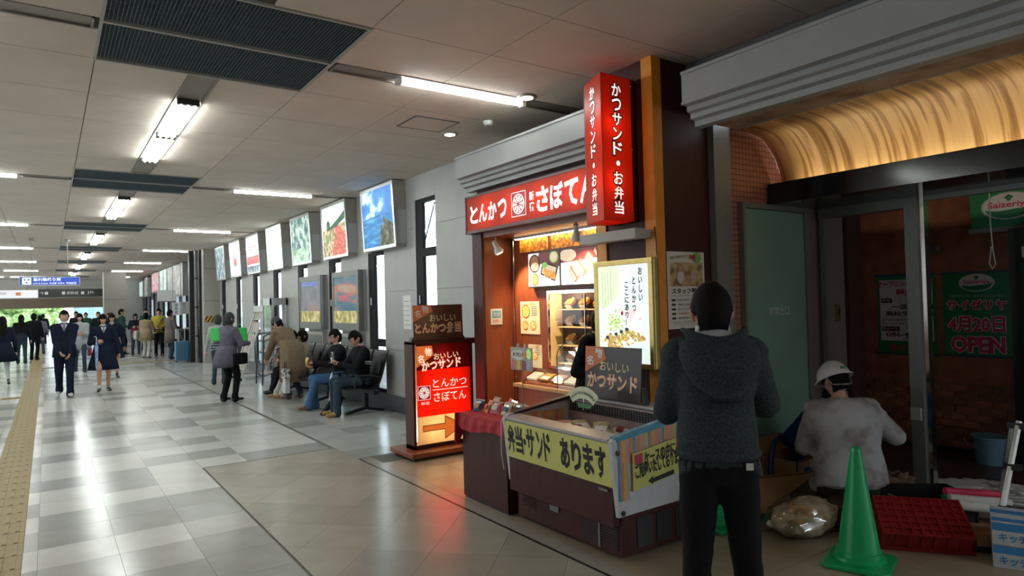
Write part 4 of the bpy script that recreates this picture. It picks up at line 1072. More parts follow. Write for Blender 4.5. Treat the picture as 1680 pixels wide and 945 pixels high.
# packs in the well
packm = [M('white_label_pack', (.75, .72, .68), .35, var=.1, scale=60), M('dark_red_pack', (.22, .03, .03), .35, var=.2, scale=40), M('olive_pack', (.35, .33, .15), .4, var=.3, scale=50)]
rp = random.Random(3)
locs = [(3.10, 3.80), (3.19, 3.72), (3.10, 3.62), (3.22, 3.55), (3.02, 3.36), (3.14, 3.30), (3.26, 3.34), (3.06, 3.20), (3.20, 3.17), (3.33, 3.22)]
desc = ['far left', 'far middle', 'left of centre', 'centre', 'near left heap, left one', 'near heap, middle one', 'near heap, right one', 'nearest the side panel, left', 'nearest the side panel, middle', 'nearest the side panel, right']
for q, (x, y) in enumerate(locs):
    t = thing('sandwich_packet', f'wrapped sandwich packet with white label lying in the open cooler, {desc[q]}', 'sandwich pack', (x, y, .68), 0, 'sandwich packets in the open cooler')
    rt_ = Matrix.Translation((x, y, .690)) @ Matrix.Rotation(rp.uniform(-.9, .9), 4, 'Z') @ Matrix.Rotation(rp.uniform(.2, .5), 4, 'X')
    a = MB().box(-.055, .055, -.075, .075, 0, .05); b = MB().box(-.04, .045, -.05, .03, .05, .052); c_ = MB().prism([(-.05, -.01), (.05, -.01), (.03, .035), (-.03, .035)], lambda p, r, s: (p, s, r), .075, .10)
    for nm, mb_, mt in (('pack', a, packm[1 + q % 2]), ('label', b, packm[0]), ('wrapper_end', c_, packm[0])):
        o = bpy.data.objects.new(nm, mb_.mesh(nm, mt)); LINK(o); o.parent = t; o.matrix_parent_inverse = PINV[t.name]; o.matrix_basis = rt_
t = tag(MB().box(2.95, 3.42, y0 + .08, y1 - .08, .657, .675).build('red_tray', M('deep_red_tray', (.30, .02, .02), .4), None, bevel=.01), 'deep red tray lying under the sandwich packets in the open cooler', 'tray')
t = thing('white_cord', 'thin white cord hanging down the left corner of the cooler', 'cord', (2.83, 4.2, .4))
MB().tube([(2.86, 4.22, .80), (2.815, 4.215, .74), (2.81, 4.215, .5), (2.83, 4.215, .38)], .004, 6).build('cord', W['white'], t)
MB().ball((2.86, 4.22, .80), .009, 8, 6).build('knot', W['white'], t)

# counter table with red cloth and snack packs
t = thing('counter_table', 'dark brown laminate counter box standing left of the open cooler', 'counter', (3.1, 4.6, 0))
MB().box(2.895, 3.50, 4.27, 4.93, .02, .685).build('body', W['brown'], t, bevel=.003)
MB().box(2.905, 3.49, 4.28, 4.92, 0, .02).build('plinth', W['black'], t)
MB().box(2.89, 3.51, 4.265, 4.935, .685, .705).build('top', W['brown'], t)
cl = thing('red_cloth', 'red cloth hanging over the top edge of the dark brown counter box', 'cloth', (3.1, 4.6, .7))
redcl = M('red_cloth', (.38, .012, .022), .75, var=.12, scale=10, bump=.05)
MB().box(2.875, 3.52, 4.25, 4.96, .706, .716).build('cloth_top', redcl, cl)
rs = []
for zz, o_ in ((.716, .0), (.66, .012), (.60, .018)):
    ring = []
    for q in range(25):
        y = 4.25 + .71 * q / 24; ring.append((2.872 - o_ - .008 * math.sin(q * 1.3) * (o_ > 0), y, zz + (.02 * math.sin(q * .26 + .3) if zz < .61 else 0)))
    rs.append(ring)
MB().rings(rs, cap=False, closed=False).build('cloth_front', redcl, cl)
MB().prism([(2.84, .715), (2.95, .715), (3.0, .70), (2.86, .44), (2.83, .48)], lambda a, b, q: (a, q, b), 4.95, 4.965).build('cloth_corner', redcl, cl)
sn = [(3.00, 4.87, 0), (3.03, 4.77, 1), (3.04, 4.65, 2), (3.06, 4.53, 3), (3.16, 4.60, 1), (3.22, 4.74, 2), (3.12, 4.42, 3), (3.18, 4.88, 1)]
snm = [M('snack_navy', (.06, .06, .12), .25, .2, var=.3, scale=40), M('snack_orange', (.50, .22, .05), .3, var=.35, scale=30), M('snack_pink', (.55, .14, .16), .3, var=.25, scale=40), M('snack_silver', (.55, .50, .42), .25, .3, var=.25, scale=40)]
snl = ['navy snack bag at the far left corner of the red cloth', 'orange snack bag next to the navy one on the red cloth', 'pink snack bag in the middle front of the red cloth', 'silver and tan snack bag near the cooler on the red cloth', 'orange snack bag behind the pink one on the red cloth', 'pink snack bag in the back row on the red cloth', 'silver snack bag tucked beside the cooler corner on the red cloth', 'orange snack bag farthest back on the red cloth']
for q, (x, y, k) in enumerate(sn):
    t = thing('snack_bag', snl[q], 'snack bag', (x, y, .716), 0, 'snack bags on the red cloth')
    rt_ = Matrix.Translation((x, y, .716)) @ Matrix.Rotation(R(-90 + rp.uniform(-25, 25)), 4, 'Z') @ Matrix.Rotation(R(-28), 4, 'X')
    bag = MB(); rr = []
    for zz, d, w_ in ((0, .004, .055), (.01, .012, .052), (.05, .02, .05), (.09, .012, .052), (.10, .003, .055)):
        rr.append([(w_ * math.cos(2 * PI * i / 12) * 1.0, d * math.sin(2 * PI * i / 12), zz) for i in range(12)])
    bag.rings(rr); lb_ = MB().box(-.032, .032, -.024, -.019, .03, .07)
    sl = MB().box(-.055, .055, -.003, .003, .10, .112)
    for nm, mb_, mt in (('bag', bag, snm[k]), ('label', lb_, snm[(k + 1) % 4]), ('seal', sl, W['chrome'])):
        o = bpy.data.objects.new(nm, mb_.mesh(nm, mt)); LINK(o); o.parent = t; o.matrix_parent_inverse = PINV[t.name]; o.matrix_basis = rt_
# pop card on a thin pole
t = thing('pop_card', 'printed sandwich card clipped on a thin pole above the snack bags', 'sign', (3.15, 4.38, .72))
F = FX(4.545, 1.09, 3.15); w, h = .30, .185
MB().fbox(F, 0, w, 0, h, 0, .004).build('card', M('card_print_ground', (.42, .42, .34), .6, var=.15, scale=18), t)
poly('print_cloud', W['paper'], t, F, disc(.11, .125, .10, .04), .006)
text('lettering', 'かつサンド', W['ink'], t, F, .035, .108, .15, .036, .008, bold=.03)
for q in range(4): poly('print_sandwich', [snm[2], sc[4], packm[1], sc[5]][q], t, F, [(.01 + q * .072, .0 + .005), (.07 + q * .072, .005), (.075 + q * .07, .075), (.015 + q * .072, .085)], .006)
poly('print_badge', leafp, t, F, disc(.255, .135, .035, .04), .006)
poly('print_fruit', crust, t, F, disc(.20, .13, .03, .035), .0065)
MB().tube([(3.155, 4.40, .715), (3.155, 4.40, 1.10)], .004, 6).build('pole', W['steel'], t)
for a in (.10, .20): MB().fbox(F, a, a + .012, h - .01, h + .03, -.006, .010).build('clip', W['white'], t)

# black tilted sign on the cooler back rim
blk = M('black_brown_board', (.035, .02, .018), .35, var=.1)
orl = M('orange_label', (.62, .16, .05), .5, var=.05)
cre = M('cream_lettering', (.80, .68, .35), .5, var=0)
pnk = M('pink_outlined_lettering', (.85, .38, .28), .5, var=0)
wht2 = M('white_lettering', (.75, .72, .68), .5, var=0)
t = thing('board_sign', 'black board sign with pink and cream lettering standing on the back rim of the cooler', 'sign', (3.5, 3.67, .895))
F = Fr((3.46, 3.985, .90), (0, -1, .01), (.06, 0, 1)); w, h = .60, .385
MB().fbox(F, 0, w, 0, h, -.006, 0).build('board', blk, t)
MB().prism([(-.03, -.01), (w + .04, -.01), (w + .01, .10), (0, .10)], lambda a, b, q: tuple(F.p(a, b, q)), -.05, -.006).build('stand', W['blackp'], t)
poly('orange_flag', orl, t, F, [(0, h), (.20, h), (.24, h - .09), (.0, h - .20)], .002)
text('lettering', '名', wht2, t, F, .02, h - .145, .075, .075, .004, bold=.03); text('lettering', '物', wht2, t, F, .115, h - .09, .08, .08, .004, bold=.03)
text('lettering', 'おいしい', cre, t, F, .17, .20, .31, .075, .003, bold=.012, rot=-.04)
text('lettering', 'かつサンド', pnk, t, F, .03, .06, .54, .125, .003, bold=.05, rot=-.03); text('lettering', 'かつサンド', cre, t, F, .033, .063, .53, .118, .005, bold=.0, rot=-.03)
# fan shaped card
t = thing('fan_card', 'cream fan-shaped card with curved black lettering on the far corner of the cooler', 'sign', (3.3, 3.83, .89))
F = Fr((3.22, 3.735, .86), (0, -1, 0), (.1, 0, 1))
arc = lambda r, a0, a1, n=16: [(r * math.cos(a0 + (a1 - a0) * i / n), r * math.sin(a0 + (a1 - a0) * i / n)) for i in range(n + 1)]
A0, A1 = R(48), R(132)
fan = [(a, b - .10) for a, b in arc(.25, A0, A1) + arc(.165, A1, A0)]
MB().prism(fan, lambda a, b, q: tuple(F.p(a, b, q)), 0, .004).build('card', M('fan_paper', (.62, .66, .45), .6), t)
sx = 'とんかつ以外のお弁当も♪'
for i, ch in enumerate(sx):
    an = R(125) - R(72) * i / (len(sx) - 1)
    text('lettering', ch, W['ink'], t, F, .205 * math.cos(an) - .010, .205 * math.sin(an) - .10 - .011, .020, .022, .006, bold=.03, rot=an - PI / 2)
poly('green_base', M('green_card', (.04, .16, .05), .6), t, F, [(-.07, .03), (.10, .03), (.08, -.005), (-.05, -.005)], .001)
MB().tube([F.p(0, -.02, -.004), F.p(0, .12, -.004)], .003, 6).build('wire', W['chrome'], t)

# ================================================================ RED STANDING SIGN
st = thing('standing_sign', 'brown framed backlit standing sign with red panel and orange arrow', 'sign', (3.6, 6.6, 0))
yf = 6.46; x0, x1 = 3.195, 3.945
MB().box(x0 - .11, x1 + .06, yf - .17, yf + .38, .035, .085).build('base', W['redwood'], st, bevel=.006)
for (x, y) in ((x0 - .06, yf - .12), (x1, yf - .12), (x0 - .06, yf + .32), (x1, yf + .32)):
    MB().lathe((x - .012, y, .018), [(.018, 0), (.018, .024)], 12, axis=(1, 0, 0)).build('caster', W['blackp'], st)
m = MB(); m.box(x0, x0 + .03, yf, yf + .20, .085, 1.24).box(x1 - .03, x1, yf, yf + .20, .085, 1.24).box(x0, x1, yf, yf + .20, 1.21, 1.245).box(x0, x1, yf, yf + .2, .085, .13).box(x0 + .03, x1 - .03, yf + .19, yf + .20, .12, 1.21)
m.build('frame', W['brown'], st, bevel=.003)
m = MB(); m.box(x1 - .02, x1 + .045, yf - .02, yf + .22, 1.19, 1.25); m.build('corner_cap', W['brown'], st)
F = FY(x0 + .05, .13, yf + .012); w, h = x1 - x0 - .08, 1.08
maroon = Mtrans('maroon_acrylic', (.26, .02, .02), .7); redp2 = Mtrans('red_acrylic_panel', (.88, .075, .022), .7); creamp = Mtrans('cream_acrylic', (.95, .80, .52), .6)
for nm, mt, a, b in (('cream_panel', creamp, 0, .30), ('red_panel', redp2, .30, .80), ('maroon_panel', maroon, .80, h)):
    MB().fbox(F, 0, w, a, b, -.004, 0).build(nm, mt, st)
MB().fbox(F, 0, w, 0, h, -.16, -.155).build('reflector', W['white'], st)
for (a, b, e_) in ((.33, .93, 2.6), (.33, .70, 4.2), (.33, .44, 2.5), (.20, .15, 12.0), (.48, .15, 12.0)): lamp('sign_lamp', F.p(a, b, -.09), e_, (1, .72, .42) if b > .2 else (1, .90, .72), .04, st)
oren = M('lit_orange_label', (.85, .18, .03), .5, var=0, emit=.55)
poly('orange_flag', oren, st, F, [(0, h - .02), (.19, h - .02), (.21, h - .12), (0, h - .25)], .002)
lit = M('lit_cream_lettering', (.95, .80, .45), .5, var=0, emit=.75); litw = M('lit_pale_lettering', (.95, .85, .68), .5, var=0, emit=.9)
text('lettering', '名', litw, st, F, .015, h - .20, .075, .085, .004, bold=.02); text('lettering', '物', litw, st, F, .105, h - .13, .08, .09, .004, bold=.02)
text('lettering', 'おいしい', lit, st, F, .21, h - .17, .31, .07, .004, bold=.015, rot=.05)
text('lettering', 'かつサンド', oren, st, F, .055, h - .285, .50, .115, .003, bold=.06, rot=.05); text('lettering', 'かつサンド', litw, st, F, .06, h - .28, .49, .105, .005, bold=.02, rot=.05)
emblem(st, F, .085, .555, .075)
text('lettering', '新宿', litw, st, F, .045, .425, .10, .035, .004)
text('lettering', 'とんかつ', litw, st, F, .19, .60, .43, .095, .004, bold=.01); poly('rule', litw, st, F, rect(.19, .63, .572, .580), .004)
text('lettering', 'さぼてん', litw, st, F, .20, .445, .41, .105, .004, bold=.01)
poly('arrow_outline', M('dark_arrow_edge', (.12, .02, .01), .5), st, F, [(.06, .135), (.33, .135), (.33, .03), (.58, .16), (.33, .29), (.33, .205), (.06, .205)], .003)
poly('arrow', M('lit_orange_arrow', (.9, .20, .03), .5, var=0, emit=.6), st, F, [(.068, .143), (.338, .143), (.338, .045), (.565, .16), (.338, .275), (.338, .197), (.068, .197)], .005)
t = thing('board_sign', 'dark brown board sign with orange flag standing on top of the backlit standing sign', 'sign', (3.55, 6.55, 1.245))
F = Fr((3.245, yf + .06, 1.25), (1, 0, 0), (0, .04, 1)); w, h = .62, .385
MB().fbox(F, 0, w, 0, h, -.006, 0).build('board', M('dark_brown_board', (.10, .035, .025), .35, var=.1), t)
MB().prism([(-.03, -.005), (w + .035, -.005), (w, .04), (0, .04)], lambda a, b, q: tuple(F.p(a, b, q)), -.08, -.006).build('stand', W['blackp'], t)
poly('orange_flag', orl, t, F, [(0, h), (.21, h + .0), (.245, h - .07), (0, h - .185)], .002)
text('lettering', '名', wht2, t, F, .02, h - .135, .075, .08, .004, bold=.02); text('lettering', '物', wht2, t, F, .11, h - .085, .08, .08, .004, bold=.02)
text('lettering', 'おいしい', cre, t, F, .20, .20, .33, .08, .003, bold=.012)
text('lettering', 'とんかつ弁当', pnk, t, F, .015, .07, .585, .125, .003, bold=.05); text('lettering', 'とんかつ弁当', cre, t, F, .02, .073, .575, .118, .005)

# ================================================================ SHOP B : unit being refitted
pinktile = M('pink_mosaic_tile', (.40, .16, .12), .4, var=.1)
nt = pinktile.node_tree; b_ = nt.nodes['Principled BSDF']
tc = nt.nodes.new('ShaderNodeTexCoord'); mp = nt.nodes.new('ShaderNodeMapping'); mp.inputs['Rotation'].default_value = (R(90), 0, 0)
br = nt.nodes.new('ShaderNodeTexBrick'); br.offset = 0; br.inputs['Scale'].default_value = 1; br.inputs['Brick Width'].default_value = .047; br.inputs['Row Height'].default_value = .047; br.inputs['Mortar Size'].default_value = .0028
br.inputs['Color1'].default_value = (.42, .17, .125, 1); br.inputs['Color2'].default_value = (.36, .145, .11, 1); br.inputs['Mortar'].default_value = (.05, .03, .025, 1)
nt.links.new(tc.outputs['Object'], mp.inputs[0]); nt.links.new(mp.outputs[0], br.inputs['Vector']); nt.links.new(br.outputs['Color'], b_.inputs['Base Color'])
greend = M('pale_green_door', (.20, .34, .27), .5, var=.08, scale=2)
pinkw = M('pinkish_wall', (.26, .19, .18), .7, var=.06)
intw = M('terracotta_plaster', (.38, .14, .08), .75, var=.22, scale=7, bump=.1)
wb_ = struct(MB().box(4.64, 5.80, 3.50, 3.56, 0, 3.5).build('wall_side', pinktile))
MB().box(5.80, 6.45, 3.50, 3.56, 0, 2.6).build('pink_wall', pinkw, wb_)
MB().box(6.45, 6.72, 3.46, 4.4, 0, 2.6).build('dark_pier', M('dark_maroon_pier', (.07, .03, .022), .5, var=.1), wb_)
MB().box(4.43, 4.64, 3.44, 3.56, 0, 2.95).build('steel_post', W['steel'], wb_, bevel=.004)
MB().box(4.43, 4.64, 3.44, 3.56, 2.95, 3.5).build('steel_post', W['steel'], wb_)
for (nm, x0, x1, z, mt) in (('switch_plate', 6.02, 6.16, 1.33, W['steel']), ('switch_plate', 6.26, 6.34, 1.38, M('brass_plate', (.25, .17, .09), .4, .4))):
    MB().box(x0, x1, 3.485, 3.50, z, z + (.24 if x0 < 6.1 else .16)).build(nm, mt, wb_, bevel=.003)
    MB().box(x0 + .03, x1 - .03, 3.48, 3.485, z + .06, z + (.18 if x0 < 6.1 else .12)).build('switch', W['black'], wb_)
d1_ = struct(MB().box(4.84, 5.71, 3.465, 3.495, .02, 2.39).build('door_1', greend))
m = MB(); m.box(4.80, 4.835, 3.45, 3.50, 0, 2.44).box(5.715, 5.78, 3.45, 3.50, 0, 2.44).box(4.835, 5.715, 3.45, 3.50, 2.395, 2.44); m.build('door_frame', W['steel'], d1_)
text('lettering', '非常出口', M('white_door_lettering', (.55, .60, .56), .5), d1_, FY(5.14, 1.465, 3.465), 0, 0, .30, .085, .002, bold=.01)
# interior
ib = struct(MB().box(7.60, 7.75, .8, 4.4, .0, 2.75).build('wall_interior', intw))
MB().box(6.70, 7.62, 4.25, 4.4, 0, 2.75).build('side_wall', intw, ib)
struct(MB().box(5.47, 7.75, -1.5, 4.4, 2.62, 2.75).build('ceiling_interior', W['black']))
struct(MB().box(7.2, 9, -1.6, .8, 0, 2.75).build('wall_interior_near', W['black']))
fl_i = struct(MB().box(5.95, 7.62, -1.5, 4.3, -.004, .004).build('floor_interior', M('dark_wooden_floor', (.065, .035, .025), .35, var=.2)))
for q in range(11):
    for r_ in range(3): MB().box(5.96 + q * .15, 6.105 + q * .15, 1.0 + r_ * 1.1, 2.095 + r_ * 1.1, .004, .009).build('plank', fl_i.data.materials[0], fl_i)
brickm = [M('brick_red', (.38, .15, .09), .8, var=.25, scale=14, bump=.1), M('brick_brown', (.27, .11, .07), .8, var=.25, scale=14, bump=.1)]
bw = struct(MB().box(7.565, 7.60, .8, 4.25, .05, .70).build('brick_wainscot', M('mortar', (.30, .22, .17), .9)))
bm_ = [MB().box(0, .018, 0, .215, 0, .062).mesh('brick', k) for k in brickm]
for r_ in range(9):
    for q in range(15):
        y = 4.02 - q * .226 - (.113 if r_ % 2 else 0)
        if y < .8: continue
        o = put('brick', bm_[(q * 7 + r_ * 3) % 5 % 2], bw); o.location = (7.548, y, .055 + r_ * .072)
MB().box(7.53, 7.60, .8, 4.25, 0, .055).build('skirting', W['black'], bw)
# black beam, curved wavy soffit with cove lamp
bmm = M('glossy_black_beam', (.008, .008, .010), .12, var=.1)
bea = struct(MB().box(5.22, 5.30, -1.5, 3.49, 2.44, 2.625).build('beam_black', bmm, bevel=.004))
MB().box(5.30, 5.98, -1.5, 3.46, 2.44, 2.47).build('under_plate', bmm, bea)
MB().box(5.20, 5.225, -1.5, 3.49, 2.44, 2.47).build('lower_lip', bmm, bea)
cv = [(4.05, 2.93), (4.40, 3.045), (4.645, 3.055), (4.874, 3.054), (5.083, 3.039), (5.204, 2.997), (5.325, 2.896), (5.399, 2.789), (5.44, 2.672), (5.445, 2.60)]
def smooth_curve(P, n=5):
    out = []
    for i in range(len(P) - 1):
        p0 = P[max(i - 1, 0)]; p1 = P[i]; p2 = P[i + 1]; p3 = P[min(i + 2, len(P) - 1)]
        for k in range(n):
            t_ = k / n
            out.append(tuple(.5 * ((2 * p1[j]) + (-p0[j] + p2[j]) * t_ + (2 * p0[j] - 5 * p1[j] + 4 * p2[j] - p3[j]) * t_ ** 2 + (-p0[j] + 3 * p1[j] - 3 * p2[j] + p3[j]) * t_ ** 3) for j in range(2)))
    out.append(P[-1]); return out
cs = smooth_curve(cv)
veneer = Mramp('wavy_veneer', [(0, (.22, .10, .03)), (.36, (.45, .25, .08)), (.47, (.66, .42, .17)), (1, (.74, .50, .22))], scale=19, detail=4, stretch=(.05, 1, .05), rough=.45)
veneer.name = 'wavy_wood_veneer'
cs = [(x, z) for x, z in cs if x > 4.25]
mbs = MB().rings([[(x, y, z) for x, z in cs] for y in [3.09 - q * .25 for q in range(19)]], cap=False, closed=False)
mbs.rings([[(x, y, z) for x, z in cs if x > 4.62] for y in (3.495, 3.30, 3.09)], cap=False, closed=False)
sf = mbs.build('ceiling_soffit_curved', veneer, smooth=True)
sm = sf.modifiers.new('thickness', 'SOLIDIFY'); sm.thickness = .012; sm.offset = 1
struct(sf)
MB().box(3.86, 4.24, -1.5, 3.09, 2.90, 2.94).build('soffit_edge', Mramp('marbled_trim', [(0, (.22, .13, .08)), (.5, (.42, .27, .18)), (1, (.55, .40, .30))], 5, detail=5), sf)
MB().box(4.24, 4.27, -1.5, 3.09, 2.90, 2.935).build('soffit_bead', W['offwhite'], sf)
cl_ = thing('cove_lamp', 'warm strip lamp lying on the black beam, shining up into the wavy curved soffit', 'lamp', (5.36, 1.6, 2.5))
MB().box(5.32, 5.40, -1.2, 3.35, 2.47, 2.50).build('housing', W['white'], cl_)
MB().tube([(5.36, -1.15, 2.52), (5.36, 3.30, 2.52)], .016, 8).build('tube', M('warm_cove_tube', (1, .9, .7), .4, var=0, emit=22, ecol=(1, .84, .60)), cl_)
# shop front frame
sfm = thing('shopfront_frame', 'grey aluminium shopfront frame with a tall post in front of the posters', 'frame', (6.0, 2.65, 0))
MB().box(5.93, 6.07, 2.585, 2.69, 0, 2.44).build('post', W['steel'], sfm, bevel=.004)
MB().box(5.96, 6.04, 2.545, 2.585, 0, 2.44).build('post_edge', W['chrome'], sfm)
MB().box(5.94, 6.06, 2.69, 3.46, 2.355, 2.44).build('header', W['steel'], sfm)
MB().box(5.97, 6.03, 3.42, 3.46, 0, 2.36).build('jamb', W['steel'], sfm)
MB().box(5.97, 6.03, .8, 2.545, 2.40, 2.44).build('header_rail', W['steel'], sfm)
MB().box(5.90, 5.93, 2.60, 2.68, .58, .68).build('lock_box', W['offwhite'], sfm, bevel=.004)
# posters
grn = M('poster_green', (.01, .24, .08), .5, var=.05); tape = M('teal_tape', (.02, .10, .16), .5)
redl = M('poster_red', (.75, .04, .12), .5, var=0); pwh = M('poster_white', (.85, .82, .86), .5, var=.02)
def logo(t, F, cx, cy, s_):
    poly('oval_edge', M('pale_green_edge', (.25, .42, .32), .5), t, F, disc(cx, cy, s_ * 1.05, s_ * .60), .007)
    poly('oval', pwh, t, F, disc(cx, cy, s_, s_ * .55), .008)
    poly('oval_green', grn, t, F, [(cx + s_ * a, cy - s_ * b) for a, b in ((-.9, .12), (-.4, .20), (0, .17), (.5, .12), (.93, .02), (.75, .30), (.4, .47), (0, .53), (-.4, .48), (-.75, .32))], .009)
    for (a, b) in ((-.08, .36), (.08, .36), (0, .26), (0, .42)): poly('leaf_mark', grn, t, F, disc(cx + s_ * a, cy + s_ * b, s_ * .08, s_ * .06, 10), .010)
    text('lettering', 'Saizeriya', pwh, t, F, cx - s_ * .78, cy - s_ * .16, s_ * 1.56, s_ * .38, .011, bold=.05)
    text('lettering', 'Saizeriya', redl, t, F, cx - s_ * .76, cy - s_ * .14, s_ * 1.52, s_ * .34, .013, bold=.02)
t = thing('opening_poster', 'green opening poster with oval logo and red date lettering on the terracotta wall', 'poster', (7.59, 2.8, .98))
F = FX(3.09, .975, 7.597); w, h = .595, .86
MB().fbox(F, 0, w, 0, h, 0, .003).build('sheet', grn, t)
for b in (0, h - .02): poly('tape', tape, t, F, rect(-.02, w + .02, b, b + .02), .005)
logo(t, F, w * .52, .745, .155)
text('lettering', 'イタリアンワイン&カフェレストラン', pwh, t, F, .06, .60, w - .12, .03, .006)
for s_, b, hh, a, ww in (('サイゼリヤ', .475, .10, .035, w - .07), ('4月20日', .245, .165, .045, w - .10), ('OPEN', .045, .165, .06, w - .12)):
    text('lettering', s_, pwh, t, F, a - .008, b - .008, ww + .016, hh + .016, .006, bold=.085); text('lettering', s_, redl, t, F, a, b, ww, hh, .009, bold=.035)
t = thing('recruiting_poster', 'green and white staff wanted poster partly behind the grey post', 'poster', (7.59, 3.4, .97))
F = FX(3.755, .965, 7.597); w, h = .60, .875
MB().fbox(F, 0, w, 0, h, 0, .003).build('sheet', grn, t)
poly('white_field', pwh, t, F, rect(.03, w - .03, .15, h - .06), .005)
for b in (0, h - .02): poly('tape', tape, t, F, rect(-.02, w + .02, b, b + .02), .006)
text('lettering', 'オープニングスタッフ', redl, t, F, .01, h - .14, w - .02, .075, .008, bold=.03, rot=.02)
text('lettering', '募集中', redl, t, F, .20, h - .245, .28, .085, .008, bold=.04)
for (b, s_) in ((.565, '時給'), (.255, '問合せ先')): poly('label_box', W['ink'], t, F, rect(.045, .16 if b > .5 else .23, b, b + .05), .007); text('lettering', s_, pwh, t, F, .055, b + .008, .09 if b > .5 else .16, .035, .009)
text('lettering', '一般:850円', W['ink'], t, F, .15, .49, .42, .06, .008, bold=.02); text('lettering', '高校生:800円', W['ink'], t, F, .09, .42, .48, .055, .008, bold=.02)
text('lettering', '面接は随時行っています', W['ink'], t, F, .05, .365, .50, .03, .008); text('lettering', '詳しくは下記までご連絡ください', W['ink'], t, F, .05, .325, .50, .028, .008)
text('lettering', '086-435-0', W['ink'], t, F, .09, .195, .42, .05, .008, bold=.01); text('lettering', '倉敷平', W['ink'], t, F, .26, .155, .24, .038, .008, bold=.02)
text('lettering', 'サイゼリヤ', redl, t, F, .12, .03, .44, .095, .009, bold=.04)
t = thing('logo_banner', 'green roll banner with the oval logo hung high at the right edge', 'banner', (7.3, 2.5, 2.2))
F = FX(2.72, 2.235, 7.35)
MB().fbox(F, 0, .9, 0, .37, 0, .004).build('cloth', grn, t)
logo(t, F, .32, .19, .22)
MB().fbox(F, -.02, .92, -.045, 0, -.015, .012).build('bottom_bar', W['steel'], t, bevel=.005)
for a in (.05, .85): MB().fbox(F, a, a + .01, .37, .39, 0, .004).build('hanger', W['steel'], t)
t = thing('hanging_string', 'thin pale string hanging in a loop in front of the green posters', 'string', (6.5, 2.26, 2.5))
MB().tube([(6.5, 2.26, 2.62), (6.5, 2.262, 2.2), (6.5, 2.25, 1.97), (6.5, 2.235, 1.86), (6.5, 2.26, 1.82), (6.5, 2.28, 1.87), (6.5, 2.262, 2.0)], .005, 6).build('string', W['paper'], t)
MB().ball((6.5, 2.262, 2.0), .010, 8, 6).build('knot', W['paper'], t)
t = thing('wall_sensor', 'small pale wall sensor on the terracotta wall above the posters', 'sensor', (7.58, 3.13, 2.05))
MB().box(7.555, 7.60, 3.09, 3.20, 2.03, 2.13).build('housing', W['steel'], t, bevel=.006); MB().ball((7.55, 3.11, 2.10), .035, 10, 7).build('dome', W['steel'], t, smooth=True)
t = thing('dark_partition', 'dark green-black partition board at the right edge of the refit unit', 'partition', (7.2, 2.2, 0))
MB().box(7.2, 7.24, 1.0, 2.37, .02, 2.2).build('board', M('black_green_board', (.008, .02, .016), .4), t); MB().box(7.18, 7.26, 1.0, 2.37, 0, .02).build('foot', W['black'], t)
MB().box(7.185, 7.2, 2.25, 2.27, 1.93, 2.03).build('handle', W['chrome'], t)

# ---- things on the floor of shop B
conem = M('green_cone_plastic', (.006, .36, .11), .32, var=.05)
def cone(x, y, rz, label):
    t = thing('traffic_cone', label, 'traffic cone', (x, y, 0), rz, 'green traffic cones')
    m = MB(); e = .185; cch = [(e - .03, -e), (e, -e + .03), (e, e - .03), (e - .03, e), (-e + .03, e), (-e, e - .03), (-e, -e + .03), (-e + .03, -e)]
    Rz = Matrix.Rotation(rz, 4, 'Z')
    tr = lambda a, b, q: tuple((Matrix.Translation((x, y, 0)) @ Rz @ Vector((a, b, q))))
    m.prism(cch, tr, .004, .028)
    m.build('base', conem, t, bevel=.006)
    MB().lathe((x, y, .026), [(.150, 0), (.152, .018), (.140, .030), (.128, .036), (.126, .06), (.118, .065), (.030, .655), (.027, .672), (.016, .684), (.004, .688)], 36).build('body', conem, t, smooth=True)
cone(4.04, 2.16, R(18), 'green plastic traffic cone standing in front of the kneeling worker')
cone(3.93, 3.17, R(10), 'green plastic traffic cone half hidden behind the standing man in the hoodie')
def crate(cx, cy, z, rz, tilt, mat_, label, sx=.50, sy=.36, h=.26):
    t = thing('plastic_crate', label, 'crate', (cx, cy, z), 0, 'plastic crates on the floor')
    Mx = Matrix.Translation((cx, cy, z)) @ Matrix.Rotation(rz, 4, 'Z') @ Matrix.Rotation(tilt, 4, 'X')
    def bx(nm, *b):
        m = MB()
        for bb in b: m.box(*bb)
        o = bpy.data.objects.new(nm, m.mesh(nm, mat_)); LINK(o); o.parent = t; o.matrix_parent_inverse = PINV[t.name]; o.matrix_basis = Mx
    a, b = sx / 2, sy / 2
    bx('floor', (-a, a, -b, b, 0, .01), *[(-a + q * sx / 9, -a + q * sx / 9 + .012, -b, b, -.012, 0) for q in range(10)], *[(-a, a, -b + q * sy / 6, -b + q * sy / 6 + .012, -.012, 0) for q in range(7)])
    for s_ in (-1, 1):
        bx('side_wall', (min(s_ * a, s_ * (a - .008)), max(s_ * a, s_ * (a - .008)), -b, b, .01, h), *[(min(s_ * a, s_ * (a + .012)), max(s_ * a, s_ * (a + .012)), -b + q * sy / 5, -b + q * sy / 5 + .012, .01, h) for q in range(6)])
        bx('end_wall', (-a, a, min(s_ * b, s_ * (b - .008)), max(s_ * b, s_ * (b - .008)), .01, h), *[(-a + q * sx / 7, -a + q * sx / 7 + .012, min(s_ * b, s_ * (b + .012)), max(s_ * b, s_ * (b + .012)), .01, h) for q in range(8)])
    bx('rim', (-a - .015, a + .015, -b - .015, -b + .005, h - .02, h), (-a - .015, a + .015, b - .005, b + .015, h - .02, h), (-a - .015, -a + .005, -b, b, h - .02, h), (a - .005, a + .015, -b, b, h - .02, h))
crate(4.62, 2.06, .19, R(-52), R(-155), M('red_crate_plastic', (.26, .012, .015), .4), 'dark red plastic crate tipped upside down against the black crate', .50, .34, .12)
